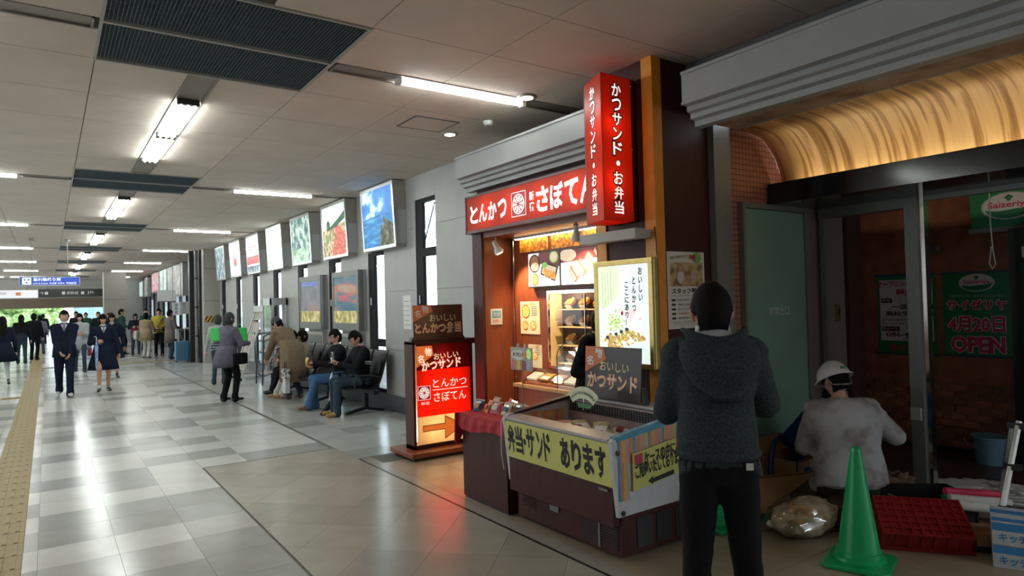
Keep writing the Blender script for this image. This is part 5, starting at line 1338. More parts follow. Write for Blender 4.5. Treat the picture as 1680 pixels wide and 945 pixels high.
crate(5.22, 2.36, .01, R(-42), 0, M('black_crate_plastic', (.012, .012, .013), .45), 'black plastic crate standing behind the tipped red one', .62, .40, .17)
t = thing('timber_board', 'pale timber board lying on the floor under the red crate', 'board', (4.75, 1.95, 0))
F = Fr((4.52, 2.14, .02), (.62, -.78, 0), (.78, .62, 0))
MB().fbox(F, 0, .75, 0, .20, 0, .10).build('board', M('raw_timber', (.36, .20, .09), .7, var=.15, stretch=(1, 6, 6)), t, bevel=.003)
MB().fbox(F, .36, .42, -.004, 0, .0, .07).build('red_label', redl, t)
t = thing('metal_threshold', 'dark metal floor rail along the front of the refit unit', 'rail', (4.6, 1.9, 0))
F = Fr((4.42, 2.28, .001), (.60, -.80, 0), (.8, .6, 0))
MB().fbox(F, 0, 1.3, 0, .08, 0, .035).build('rail', W['black'], t); MB().fbox(F, 0, 1.3, .03, .045, .035, .045).build('rib', W['black'], t)
# cardboard
t = thing('cardboard_box', 'open cardboard box standing against the green door left of the worker', 'cardboard box', (5.05, 3.15, 0))
m = MB(); x0, x1, y0, y1 = 4.78, 5.16, 3.02, 3.36
m.box(x0, x1, y0, y0 + .008, 0, .34).box(x0, x1, y1 - .008, y1, 0, .34).box(x0, x0 + .008, y0, y1, 0, .34).box(x1 - .008, x1, y0, y1, 0, .34).box(x0, x1, y0, y1, 0, .008)
m.build('body', W['cardboard'], t)
for P in ([(x0, y0, .34), (x1, y0, .34), (x1 - .02, y0 - .12, .42), (x0 + .02, y0 - .12, .42)], [(x1, y0, .34), (x1, y1, .34), (x1 + .08, y1, .44), (x1 + .08, y0, .44)], [(x0, y1, .34), (x1, y1, .34), (x1, y1 + .06, .46), (x0, y1 + .06, .46)]):
    MB().add(P, [(0, 1, 2, 3)]).build('flap', W['cardboard'], t).modifiers.new('t', 'SOLIDIFY').thickness = .005
MB().box((x0 + x1) / 2 - .03, (x0 + x1) / 2 + .03, y0 - .002, y0, .0, .34).build('tape', M('packing_tape', (.40, .27, .14), .25), t)
t = thing('cardboard_sheet', 'long flattened cardboard sheet leaning up behind the plastic bag', 'cardboard', (4.5, 2.85, 0))
F = Fr((4.10, 3.02, .06), (.93, -.37, .0), (.30, .6, .55))
MB().fbox(F, 0, .98, 0, .30, 0, .008).build('sheet', W['cardboard'], t); MB().fbox(F, .0, .98, .295, .30, 0, .03).build('folded_edge', W['cardboard'], t)
t = thing('cardboard_sheet', 'second cardboard sheet lying flat between the cone and the red crate', 'cardboard', (4.6, 2.6, 0))
F = Fr((4.28, 2.64, .012), (.80, -.45, 0), (.45, .80, .12))
MB().fbox(F, 0, .7, 0, .40, 0, .006).build('sheet', W['cardboard'], t); MB().fbox(F, .1, .5, .1, .3, .006, .010).build('flap', W['cardboard'], t)
# plastic bag of scraps
def blob(name, m_, c, s_, seed, amp=.25, freq=2.2, seg=36, rg=22, parent=None, flat=True):
    mb = MB(); rs = []
    for k in range(rg + 1):
        ring = []
        for i in range(seg):
            a = 2 * PI * i / seg; ph = PI * k / rg
            d = Vector((math.sin(ph) * math.cos(a), math.sin(ph) * math.sin(a), -math.cos(ph)))
            n_ = noise.fractal(d * freq + Vector((seed, seed, 0)), .8, 2, 4)
            p = Vector((d.x * s_[0], d.y * s_[1], d.z * s_[2])) * (1 + amp * n_) + Vector(c)
            if flat: p.z = max(p.z, .004 + .004 * abs(n_))
            ring.append(tuple(p))
        rs.append(ring)
    return mb.rings(rs).build(name, m_, parent, smooth=True)
t = thing('plastic_bag', 'clear plastic bag of beige wood scraps lying behind the green cone', 'bag', (4.25, 2.62, 0))
scr_ = Mramp('beige_scraps', [(0, (.22, .15, .08)), (.45, (.50, .40, .24)), (1, (.72, .64, .48))], 11, detail=6, rough=.7)
blob('contents', scr_, (4.28, 2.66, .115), (.29, .17, .12), 3, .16, 2.6, parent=t)
blob('film', Mglass('bag_film', (.92, .90, .86), .22), (4.28, 2.66, .12), (.33, .20, .135), 3, .14, 3.4, parent=t)
MB().ball((4.02, 2.74, .10), .03, 10, 6, sc=(1.6, 1, .8)).build('knot', W['paper'], t)
t = thing('hand_truck', 'blue tubular hand truck handle standing by the green door', 'hand truck', (4.75, 3.15, 0))
bl = M('dark_blue_tube', (.012, .03, .10), .35)
MB().tube([(4.57, 3.12, .02), (4.585, 3.12, .38), (4.63, 3.12, .49), (4.73, 3.12, .54), (4.82, 3.12, .50), (4.88, 3.12, .38), (4.94, 3.10, .02)], .022, 10).build('handle', bl, t, smooth=True)
MB().box(4.56, 4.95, 3.0, 3.2, .03, .045).build('platform', bl, t)
for x in (4.60, 4.91): MB().lathe((x, 3.19, .03), [(.028, 0), (.028, .02)], 12, axis=(1, 0, 0)).build('wheel', W['blackp'], t)
t = thing('metal_pipe', 'thin pale pipe leaning by the green door behind the standing man', 'pipe', (4.5, 3.2, 0))
MB().tube([(4.52, 3.10, .0), (4.58, 3.30, .68)], .014, 8).build('pipe', W['offwhite'], t); MB().lathe((4.58, 3.30, .67), [(.018, 0), (.018, .03)], 10).build('cap', W['steel'], t)
t = thing('bucket', 'pale blue plastic bucket standing by the brick wainscot', 'bucket', (7.28, 2.61, .01))
bk = M('pale_blue_plastic', (.16, .30, .40), .45)
c = (7.28, 2.60, .010)
MB().lathe(c, [(.12, 0), (.155, .24), (.165, .245), (.165, .26), (.15, .26), (.148, .24), (.115, .012)], 28).build('body', bk, t, smooth=True)
MB().tube([(c[0] - .14 * math.cos(a) * .4 - .10, c[1] + .165 * math.cos(a), c[2] + .24 - .10 * math.sin(a)) for a in [PI * q / 10 for q in range(11)]], .004, 6).build('handle', W['steel'], t)
MB().lathe((c[0], c[1], c[2] + .20), [(.13, 0), (.13, .01)], 20).build('paint', M('dark_paint', (.05, .05, .05), .4), t)
# step ladder (near right edge) standing on the floor
t = thing('step_ladder', 'aluminium step ladder cut by the right edge of the photograph', 'ladder', (5.4, 1.75, 0))
def rail(p0, p1, nm='rail'):
    MB().tube([p0, p1], .020, 6).build(nm, W['alum'], t)
rail((5.05, 1.80, .0), (5.34, 1.74, .76)); rail((5.42, 1.48, .0), (5.55, 1.52, .76)); rail((5.52, 1.95, 0), (5.42, 1.80, .74)); rail((5.85, 1.65, 0), (5.65, 1.58, .74))
for z in (.22, .48, .74):
    f = z / .76
    MB().box(5.05 + .29 * f - .0, 5.05 + .29 * f + .30, 1.58 - .02 * f, 1.66 - .02 * f, z - .02, z).build('step', W['alum'], t)
    MB().box(5.03 + .29 * f, 5.08 + .29 * f, 1.70, 1.80, z - .03, z + .01).build('step_bracket', W['blackp'], t)
for (x, y) in ((5.05, 1.80), (5.42, 1.48), (5.52, 1.95), (5.85, 1.65)): MB().box(x - .03, x + .03, y - .03, y + .03, 0, .04).build('foot', W['blackp'], t)
# panel boxes with blue print
bxw = M('white_carton', (.50, .52, .55), .6); bxb = M('blue_carton_print', (.04, .22, .50), .6)
for q in range(2):
    z = .0 + q * .135
    t = thing('panel_carton', ['white and blue carton at the right edge, lower of two', 'white and blue carton at the right edge, upper of two'][q], 'carton', (4.85, 1.5, z), 0, 'white and blue cartons at the right edge')
    F = Fr((4.60, 1.655, z), (.36, -.93, 0), (0, 0, 1))
    MB().fbox(F, 0, .60, .001, .133, -.36, 0).build('box', bxw, t, bevel=.003)
    poly('blue_band', bxb, t, F, rect(0, .6, .086, .132), .002)
    Ftop = Fr(F.p(0, .1335, 0), F.u, Vector(-F.n))
    if q == 1: poly('blue_band', bxb, t, Ftop, rect(0, .6, .03, .10), .001); poly('blue_band', bxb, t, Ftop, rect(.0, .6, .2, .28), .001)
    text('lettering', 'キッチンパネル', bxb, t, F, .03, .022, .34, .052, .004, bold=.03)
# rolls and rags heap
t = thing('paper_roll', 'striped newspaper roll lying behind the timber board', 'paper roll', (5.35, 1.98, 0))
for q, (mt, r_) in enumerate(((W['paper'], .05), (W['paper'], .042), (redl, .036))):
    MB().tube([(5.15 + q * .01, 2.08 + q * .03, .16 + q * .04), (5.52, 1.84 + q * .03, .10 + q * .05)], r_ * .7, 12).build('roll' if q < 2 else 'red_roll', mt, t, smooth=True)
MB().tube([(5.16, 2.15, .20), (5.5, 1.93, .16)], .02, 10).build('green_roll', grn, t, smooth=True)
t = thing('protective_sheet', 'crumpled white protective sheet on the dark wooden floor behind the crates', 'sheet', (6.15, 2.3, 0))
blob('sheet', W['paper'], (6.15, 2.25, .03), (.33, .36, .035), 8, .4, 4.0, parent=t)
blob('sheet_fold', W['paper'], (6.25, 2.1, .05), (.15, .2, .04), 11, .4, 4.0, parent=t)
t = thing('scrap_heap', 'heap of brown packing scraps and plastic beside the kneeling worker', 'scraps', (5.55, 2.72, 0))
blob('scraps', M('brown_scraps', (.20, .13, .07), .8, var=.4, scale=12), (5.50, 2.70, .08), (.26, .20, .12), 5, .4, 3.5, parent=t)
blob('crumpled_plastic', W['offwhite'], (5.42, 2.86, .18), (.14, .10, .09), 6, .45, 4.2, parent=t, flat=False)
t = thing('cable_bundle', 'coil of black cable behind the green cone', 'cable', (4.92, 2.52, 0))
MB().tube([(4.92 + (.10 + .015 * math.sin(q * 1.7)) * math.cos(q * .6), 2.50 + (.10 + .015 * math.sin(q * 1.7)) * math.sin(q * .6), .10 + .05 * math.sin(q * .6) + .0020 * q) for q in range(46)], .010, 6).build('coil', W['cable'], t)
MB().box(4.90, 4.94, 2.58, 2.63, .06, .20).build('cable_tie', W['white'], t)

# ================================================================ BENCH
bn = thing('bench', 'long black perforated steel bench on splayed legs along the window wall', 'bench', (4.05, 11, 0))
seatm = M('black_seat_steel', (.018, .018, .02), .38, .4, var=.1)
MB().box(3.98, 4.06, 9.35, 14.1, .31, .37).build('beam', seatm, bn, bevel=.006)
for y in (9.75, 11.4, 13.4):
    m = MB(); m.box(3.98, 4.04, y - .04, y + .04, .05, .32)
    m.prism([(3.70, 0), (3.74, 0), (4.0, .05), (4.26, 0), (4.30, 0), (4.30, .025), (4.04, .085), (3.96, .085), (3.70, .025)], lambda a, b, q: (a, q, b), y - .035, y + .035)
    m.build('leg', seatm, bn, bevel=.006)
sp_prof = [(3.62, .40), (3.66, .425), (3.80, .415), (3.95, .39), (4.06, .40), (4.14, .55), (4.20, .75), (4.25, .92), (4.275, .95)]
def seat_mesh():
    mb = MB(); P = smooth_curve(sp_prof, 3); n = len(P)
    rs = [[(x, y, z) for x, z in P] for y in (.02, .27, .52)]
    mb.rings(rs, cap=False, closed=False)
    return mb.mesh('seat', seatm)
sme = seat_mesh()
padm = M('grey_seat_pad', (.06, .06, .065), .5)
arm = MB().tube([(4.14, 0, .55), (3.95, 0, .60), (3.74, 0, .60), (3.70, 0, .50), (3.72, 0, .40)], .013, 6).mesh('armrest', W['blackp'])
pad = MB().prism([(4.16, .60), (4.215, .80), (4.205, .81), (4.145, .60)], lambda a, b, q: (a, q, b), .10, .44).mesh('back_pad', padm)
for q in range(8):
    y = 9.42 + q * .565
    o = put('seat', sme, bn); o.location = (0, y, 0); md = o.modifiers.new('thickness', 'SOLIDIFY'); md.thickness = .014
    o = put('back_pad', pad, bn); o.location = (-.02, y, 0)
    o = put('armrest', arm, bn); o.location = (0, y, 0)
o = put('armrest', arm, bn); o.location = (0, 9.42 + 8 * .565, 0)

# ================================================================ RACKS
t = thing('brochure_rack', 'white wheeled brochure rack with sloping wire shelves behind the woman in grey', 'rack', (3.9, 16.4, 0))
for y in (15.95, 16.75):
    MB().tube([(3.60, y, .07), (4.12, y, 1.56)], .022, 6).build('sloping_rail', W['white'], t)
    MB().tube([(4.15, y, .07), (4.12, y, 1.60)], .022, 6).build('rear_rail', W['white'], t)
    MB().tube([(3.58, y, .09), (4.17, y, .09)], .022, 6).build('foot_rail', W['white'], t)
    for x in (3.58, 4.17): MB().lathe((x, y - .012, .03), [(.03, 0), (.03, .024)], 12, axis=(0, 1, 0)).build('wheel', W['blackp'], t)
brp = Mramp('brochure_covers', [(0, (.2, .3, .4)), (.4, (.55, .55, .5)), (.6, (.4, .2, .15)), (1, (.6, .6, .6))], 14, detail=3)
for q in range(5):
    f = .12 + q * .19; x = 3.60 + .52 * f; z = .07 + 1.49 * f
    MB().box(x - .01, x + .10, 15.95, 16.75, z - .012, z).build('shelf', W['white'], t)
    for k in range(4): MB().prism([(x + .02, z), (x + .03, z), (x + .10, z + .22), (x + .09, z + .22)], lambda a, b, r_: (a, r_, b), 15.98 + k * .195, 16.14 + k * .195).build('brochure', brp, t)
MB().box(4.08, 4.16, 15.95, 16.75, 1.56, 1.70).build('header_board', W['white'], t)
t = thing('glass_cabinet', 'tall narrow glass display cabinet standing by the windows beyond the bench', 'display cabinet', (4.2, 15.3, 0))
m = MB()
for (x, y) in ((4.0, 14.95), (4.0, 15.55), (4.34, 14.95), (4.34, 15.55)): m.box(x - .015, x + .015, y - .015, y + .015, 0, 1.86)
m.box(3.985, 4.355, 14.935, 15.565, 1.70, 1.86).box(3.985, 4.355, 14.935, 15.565, 0, .25).build('frame', W['alum'], t)
MB().box(3.99, 3.993, 14.97, 15.53, .25, 1.70).build('pane', W['glass'], t)
for z in (.6, .95, 1.3): MB().box(4.0, 4.34, 14.96, 15.54, z, z + .012).build('shelf', W['white'], t); 
for q in range(6): MB().box(4.12, 4.20, 15.02 + (q % 2) * .28, 15.2 + (q % 2) * .28, [.25, .612, .962][q // 2], [.5, .85, 1.2][q // 2]).build('display_item', brp, t)
t = thing('magazine_trolley', 'dark blue tube magazine trolley with sloping shelves next to the seated women', 'rack', (3.95, 14.6, 0))
nv = M('navy_tube', (.015, .03, .09), .4)
for y in (14.25, 14.75):
    MB().tube([(3.62, y, .05), (3.66, y, 1.05), (3.74, y, 1.10), (4.10, y, 1.14), (4.10, y, .05)], .016, 6).build('side_frame', nv, t)
for q in range(4):
    z = .22 + q * .24
    MB().prism([(3.66, z), (4.06, z + .12), (4.06, z + .13), (3.66, z + .01)], lambda a, b, r_: (a, r_, b), 14.26, 14.74).build('shelf', nv, t)
    for k in range(3): MB().prism([(3.70, z + .02), (4.0, z + .115), (4.0, z + .15), (3.70, z + .05)], lambda a, b, r_: (a, r_, b), 14.28 + k * .155, 14.42 + k * .155).build('magazine', brp, t)

# ================================================================ PEOPLE
def cloth(name, col, rough=.9, var=.15, scale=25, bump=.12): return M(name, col, rough, var=var, scale=scale, bump=bump, spec=.12)
C = dict(
    navy=cloth('navy_wool', (.010, .014, .030)), black=cloth('black_cloth', (.010, .010, .012)), charcoal=M('charcoal_knit', (.040, .050, .054), .95, spec=.1, var=.45, scale=130, bump=.5, bscale=160),
    white=cloth('white_shirt', (.60, .60, .62), .8, .05), jeans=cloth('blue_denim', (.06, .13, .26)), djeans=cloth('dark_denim', (.035, .055, .075)),
    grey=cloth('grey_cardigan', (.125, .115, .155)), tan=cloth('tan_trench', (.20, .145, .095)), beige=cloth('beige_jacket', (.30, .26, .19)), cream=cloth('cream_cloth', (.52, .50, .44)),
    camel=cloth('camel_coat', (.27, .21, .13)), yellow=cloth('mustard_sweater', (.42, .36, .07)), taupe=cloth('taupe_coat', (.15, .125, .115)), green=cloth('dark_green_jacket', (.03, .08, .06)),
    dirty=Mramp('stained_work_jacket', [(0, (.13, .11, .09)), (.36, (.27, .26, .26)), (.5, (.36, .36, .38)), (1, (.42, .42, .45))], 4.5, detail=5, rough=.85),
    olive=cloth('olive_trousers', (.06, .055, .04)), lightgrey=cloth('light_grey_coat', (.36, .38, .38)), blue=cloth('blue_overall', (.02, .05, .15)), red=cloth('dark_red_bag', (.20, .03, .04)),
    shoe=M('black_shoe', (.012, .012, .012), .35, var=.1), brownshoe=M('brown_shoe', (.16, .07, .035), .5, var=.15), tanshoe=M('tan_shoe', (.38, .21, .07), .5, var=.1), whiteshoe=M('white_shoe', (.55, .55, .54), .5, var=.05),
    lgreen=M('bright_green_fabric', (.05, .55, .10), .7, var=.1), stocking=cloth('white_stocking', (.55, .55, .56), .8, .05),
)
def rcone(mb, a, b, r0, r1, mi, seg=12, ex=1.0, side=None):
    """rounded cone; ex squashes it along `side`"""
    a = Vector(a); b = Vector(b); d = b - a; L = max(d.length, 1e-4); d = d / L
    A = axis_frame(d); rs = []
    prof = [(-.95, .31), (-.7, .714), (-.35, .937)]
    st = [(a + d * (r0 * h), r0 * k) for h, k in prof] + [(a, r0)] + [(a + d * L * .5, (r0 + r1) / 2)] + [(b, r1)] + [(b - d * (r1 * h), r1 * k) for h, k in reversed(prof)]
    for c, r in st: rs.append([tuple(c + A @ Vector((r * math.cos(2 * PI * i / seg), r * math.sin(2 * PI * i / seg), 0))) for i in range(seg)])
    mb.rings(rs, True, mi)
def loft(mb, secs, mi, seg=20):
    """secs: (centre, right vector, forward vector, rx, ry)"""
    rs = []
    for c, u, w, rx, ry in secs:
        rs.append([tuple(Vector(c) + Vector(u) * (rx * math.copysign(abs(math.cos(t)) ** .85, math.cos(t))) + Vector(w) * (ry * math.copysign(abs(math.sin(t)) ** .85, math.sin(t)))) for t in [2 * PI * i / seg for i in range(seg)]])
    mb.rings(rs, True, mi)
def ik(a, t, l1, l2, pole):
    a = Vector(a); t = Vector(t); d = t - a; L = min(d.length, (l1 + l2) * .999); d.normalize()
    x = (l1 * l1 - l2 * l2 + L * L) / (2 * L); h = math.sqrt(max(0, l1 * l1 - x * x))
    p = Vector(pole) - d * Vector(pole).dot(d)
    if p.length < 1e-5: p = Vector((0, 0, 1))
    p.normalize()
    return a + d * x + p * h, a + d * L
def remesh(mb, mats, vox, wrinkle=0.0, smooth_it=4):
    me = mb.mesh('tmp', mats); bm = bmesh.new(); bm.from_mesh(me); bmesh.ops.recalc_face_normals(bm, faces=bm.faces); bm.to_mesh(me); bm.free()
    kd = kdtree.KDTree(len(me.polygons))
    for i, p in enumerate(me.polygons): kd.insert(p.center, i)
    kd.balance(); mis = [p.material_index for p in me.polygons]
    # denser sampling: vertices too
    vm = {}
    for p in me.polygons:
        for v in p.vertices: vm[v] = p.material_index
    kd = kdtree.KDTree(len(me.polygons) + len(me.vertices)); tags = []
    for p in me.polygons: kd.insert(p.center, len(tags)); tags.append(p.material_index)
    for v in me.vertices: kd.insert(v.co, len(tags)); tags.append(vm.get(v.index, 0))
    kd.balance()
    o = bpy.data.objects.new('tmp', me); COL.objects.link(o)
    r = o.modifiers.new('r', 'REMESH'); r.mode = 'VOXEL'; r.voxel_size = vox
    s_ = o.modifiers.new('s', 'SMOOTH'); s_.factor = .5; s_.iterations = smooth_it
    dg = bpy.context.evaluated_depsgraph_get()
    out = bpy.data.meshes.new_from_object(o.evaluated_get(dg))
    bpy.data.objects.remove(o); bpy.data.meshes.remove(me)
    out.materials.clear()
    for m in mats: out.materials.append(m)
    idx = [tags[kd.find(p.center)[1]] for p in out.polygons]
    out.polygons.foreach_set('material_index', idx)
    if wrinkle:
        for v in out.vertices:
            n_ = noise.noise(v.co * 9) * .6 + noise.noise(Vector((v.co.x * 16, v.co.y * 16, v.co.z * 30))) * .5
            v.co += v.normal * (n_ * wrinkle)
    return out
def hand_geo(mb, wrist, d, n, thumb_side, mi, s=1.0, curl=.5):
    d = Vector(d).normalized(); n = Vector(n); n = (n - d * n.dot(d)).normalized(); t = d.cross(n) * thumb_side; w = Vector(wrist)
    P = lambda a, b, c: w + d * a * s + t * b * s + n * c * s
    rs = []
    for a, hw, th in ((-.01, .026, .020), (.02, .034, .018), (.055, .041, .015), (.085, .040, .013), (.092, .034, .009)):
        rs.append([tuple(P(a, hw * math.cos(2 * PI * i / 12), th * math.sin(2 * PI * i / 12))) for i in range(12)])
    mb.rings(rs, True, mi)
    for b, L, r in ((.029, .070, .0085), (.010, .078, .009), (-.010, .072, .0085), (-.029, .056, .0075)):
        p0 = (.080, b, 0); a1 = curl * .55; a2 = curl * 1.35; a3 = curl * 2.0
        q1 = (p0[0] + L * .45 * math.cos(a1), b, L * .45 * math.sin(a1)); q2 = (q1[0] + L * .32 * math.cos(a2), b, q1[2] + L * .32 * math.sin(a2)); q3 = (q2[0] + L * .23 * math.cos(a3), b, q2[2] + L * .23 * math.sin(a3))
        mb.tube([P(*p0), P(*q1), P(*q2), P(*q3)], [r * s * 1.05, r * s, r * s * .92, r * s * .65], 8, mi)
    mb.tube([P(.015, .022, .004), P(.045, .050, .014), P(.068, .060, .026), P(.088, .058, .036)], [.013 * s, .0115 * s, .010 * s, .007 * s], 8, mi)
def head_geo(mb, c, Rm, mi, s=1.0):
    seg, rg = 24, 16; rs = []
    for k in range(rg + 1):
        ph = PI * k / rg; ring = []
        for i in range(seg):
            a = 2 * PI * i / seg
            x = math.sin(ph) * math.cos(a); y = math.sin(ph) * math.sin(a); z = -math.cos(ph)
            X, Y, Z = x * .076, y * .094, z * .116
            if z < 0: X *= 1 + .30 * z; Y *= 1 + (.18 * z if y < 0 else .05 * z)
            if y > .6 and -.75 < z < -.45 and abs(x) < .3: Y += .006
            if y > .55:
                Y += .020 * math.exp(-((X / .011) ** 2) - ((Z + .022) / .018) ** 2) + .010 * math.exp(-((X / .009) ** 2) - ((Z + .002) / .02) ** 2)
                for sx in (-1, 1): Y -= .007 * math.exp(-(((X - sx * .030) / .014) ** 2) - ((Z - .008) / .012) ** 2)
                Y += .004 * math.exp(-((X / .022) ** 2) - ((Z + .058) / .009) ** 2)
            ring.append(tuple(Vector(c) + Rm @ (Vector((X, Y, Z)) * s)))
        rs.append(ring)
    mb.rings(rs, True, mi)
    for sx in (-1, 1):
        pts = [Vector(c) + Rm @ (Vector((sx * (.074 + .012 * q[2]), -.008 + q[0], -.008 + q[1])) * s) for q in ((0, -.030, 0), (.004, -.018, .6), (-.006, .0, .9), (-.012, .018, 1.0), (-.002, .028, .6), (.008, .014, .2))]
        mb.tube(pts, [.005 * s, .009 * s, .011 * s, .010 * s, .007 * s, .004 * s], 8, mi)
def shell(c, Rm, s, fn, seg=28, rg=18):
    """closed hair shell: radius multiplier fn(x,y,z) on the unit head direction"""
    rs = []
    for k in range(rg + 1):
        ph = PI * k / rg; ring = []
        for i in range(seg):
            a = 2 * PI * i / seg
            x = math.sin(ph) * math.cos(a); y = math.sin(ph) * math.sin(a); z = -math.cos(ph)
            m_ = fn(x, y, z)
            ring.append(tuple(Vector(c) + Rm @ (Vector((x * .078 * m_, y * .096 * m_, z * .119 * m_)) * s)))
        rs.append(ring)
    return MB().rings(rs, True)
def hairfn(style, seed=0):
    def f(x, y, z):
        jag = .05 * math.sin(13 * math.atan2(y, x) + seed)
        if style == 'short':
            line = .36 + jag if y > .45 else (-.02 if y > -.05 else -.72)
            if abs(x) > .8 and -.3 < y < .35: line = .12
            return 1.14 + .06 * noise.noise(Vector((x, y, z)) * 4 + Vector((seed, 0, 0))) if z > line else .86
        if style == 'full':
            line = .32 if y > .45 else (-.05 if y > -.05 else -.70)
            if abs(x) > .72 and -.45 < y < .4: line = -.12
            return 1.19 + .05 * noise.noise(Vector((x, y, z)) * 3.5) + .05 * max(0, -y) * (1 if z > -.3 else .3) if z > line else .88
        if style == 'bob':
            line = .18 + jag if y > .62 else (-.55 if y > .35 else -.95)
            return 1.17 + .04 * noise.noise(Vector((x, y, z)) * 4) if z > line else (.86 if y > .2 else 1.1)
        if style == 'balding': 
            line = .45 if y > .3 else -.5
            return 1.06 if z > line else .86
        if style == 'hat':
            return 1.20 if z > -.05 + (.08 if y > 0 else -.05) else .84
        return 1.1 if z > .2 else .86
    return f
def person(label, x, y, heading, height=1.70, hipz=None, lean=0, hlean=0, hturn=0, ankles=None, wrists=None, top='black', bottom='black', shoes='shoe', hair='short', hairmat=None,
           vox=.016, sleeve=1.0, legr=1.0, torso=1.0, knees=((.0, 1, .15), (0, 1, .15)), elbows=((-.5, -1, -.2), (.5, -1, -.2)), collar=None, hem=.02, twist=0, wr=0.0, face=True, curl=.5,
           palm=None, bareleg=None, build_w=1.0, group=None, hipx=0.0, z0=0.0, glasses=False, loc_z=0.0, neckl=0.0, legmat2=None, shw=1.0):
    s = height / 1.70
    t = thing('person', label, 'person', (x, y, loc_z), R(heading), group, local=True)
    hz = hipz if hipz is not None else .925 * s
    hip = Vector((hipx, 0, hz)); L = R(lean)
    sp = Vector((0, math.sin(L), math.cos(L))); fw = Vector((0, math.cos(L), -math.sin(L))); rt = Vector((1, 0, 0))
    if twist:
        q = Matrix.Rotation(R(twist), 3, sp); rt2 = q @ rt; fw2 = q @ fw
    else: rt2, fw2 = rt, fw
    T_ = lambda k: hip + sp * (k * s)
    mats = [C[top], C[bottom], W['skin'], C[shoes], C[collar] if collar else C[top], C[bareleg] if bareleg and bareleg != 'skin' else W['skin']]
    mb = MB(); bw_ = build_w * torso
    secs = [(-.13, .150, .108), (-.05, .162, .115), (.06, .158, .112), (.18, .150, .108), (.30, .168, .118), (.40, .180, .120), (.46, .165, .105), (.505, .10, .075), (.52, .06, .055)]
    pel = [(T_(k), rt, fw, w_ * s * build_w * .97, d_ * s * build_w * .97) for k, w_, d_ in ((-.12, .12, .10), (-.04, .16, .115), (.05, .155, .11), (.12, .14, .10))]
    loft(mb, pel, 1)
    lo = -hem if hem < .13 else -.13
    lo_secs = [(T_(-hem), rt, fw, .165 * s * bw_, .122 * s * bw_)] + [(T_(k), rt.lerp(rt2, min(1, max(0, k * 2.4))).normalized(), fw.lerp(fw2, min(1, max(0, k * 2.4))).normalized(), w_ * s * bw_, d_ * s * bw_) for k, w_, d_ in secs if k > -hem + .03]
    loft(mb, lo_secs, 0)
    # legs
    ank = ankles or ((-.10, 0, .085), (.10, 0, .085)); l1, l2 = .42 * s, .41 * s
    li = 1
    for i, sx in enumerate((-1, 1)):
        h = hip + rt * (sx * .088 * s * build_w) + sp * (-.03 * s)
        a = Vector(ank[i]); a = Vector((a.x * 1.0, a.y, a.z))
        kn, a2 = ik(h, a, l1, l2, knees[i])
        ml = 5 if bareleg else 1
        rcone(mb, h, kn, .088 * s * legr, .062 * s * legr, ml if bareleg else 1)
        rcone(mb, kn, a2, (.060 if not bareleg else .052) * s * legr, (.050 if not bareleg else .036) * s * (legr if not bareleg else 1), ml)
        if not bareleg: rcone(mb, a2 + Vector((0, 0, .03)), a2 + Vector((0, 0, -.035)), .056 * s * legr, .060 * s * legr, 1)
        # foot
        dirn = Vector((kn.x - h.x, kn.y - h.y, 0)); shin = (a2 - kn).normalized()
        f = Vector((sx * .15, 1, 0)).normalized()
        tilt = max(-.2, min(.9, -shin.y)) if a2.z > .12 else 0
        f = Vector((f.x, f.y * math.cos(tilt), -math.sin(tilt) if a2.z > .12 else 0)).normalized()
        heel = a2 + Vector((0, -.03, -.045)) * s; toe = heel + f * .185 * s + Vector((0, 0, -.004))
        rcone(mb, heel, toe, .038 * s, .030 * s, 3); rcone(mb, a2 + Vector((0, 0, -.02)), heel + f * .08 * s, .040 * s, .034 * s, 3)
        rcone(mb, heel + f * .09 * s + rt * .014 * s, toe + rt * .006 * s, .030 * s, .028 * s, 3)
    # arms
    wr_ = wrists or ((-.26, .04, hz - .08), (.26, .04, hz - .08))
    hands = []
    for i, sx in enumerate((-1, 1)):
        sh = T_(.435) + rt2 * (sx * .165 * s * build_w * shw)
        el, w2 = ik(sh, wr_[i], .285 * s, .255 * s, elbows[i])
        rcone(mb, T_(.44) + rt2 * (sx * .10 * s), sh, .065 * s * sleeve, .066 * s * sleeve, 0)
        rcone(mb, sh, el, .060 * s * sleeve, .050 * s * sleeve, 0); rcone(mb, el, w2, .049 * s * sleeve, .038 * s * sleeve, 0)
        hands.append((w2, (w2 - el).normalized(), sx))
    nb = T_(.50); hd = Vector((0, math.sin(L * .5 + R(hlean)), math.cos(L * .5 + R(hlean))))
    rcone(mb, T_(.47), nb + hd * .08 * s, .056 * s, .050 * s, 2)
    if collar: rcone(mb, T_(.485), nb + hd * .028 * s, .066 * s, .060 * s, 4)
    me = remesh(mb, mats, vox, wr)
    body = bpy.data.objects.new('body', me)
    # head + hands joined into the same mesh
    hc = nb + hd * (.150 + neckl) * s
    Rm = Matrix.Rotation(R(hturn), 3, 'Z') @ Matrix.Rotation(-(L * .5 + R(hlean)), 3, 'X')
    m2 = MB(); head_geo(m2, hc, Rm, 2, s)
    for i, (w2, d_, sx) in enumerate(hands):
        pn = palm[i] if palm else (-sx, .2, 0)
        hand_geo(m2, w2 + d_ * .01, d_, pn, -sx if not palm else (palm[2][i] if len(palm) > 2 else -sx), 2, s, curl)
    bm = bmesh.new(); bm.from_mesh(me); tmp = m2.mesh('t', mats); tb = bmesh.new(); tb.from_mesh(tmp); bmesh.ops.recalc_face_normals(tb, faces=tb.faces); tb.to_mesh(tmp); tb.free()
    bm.from_mesh(tmp)
    for f in bm.faces: f.smooth = True
    bm.to_mesh(me); bm.free(); bpy.data.meshes.remove(tmp); me.name = 'body'
    LINK(body); body.parent = t
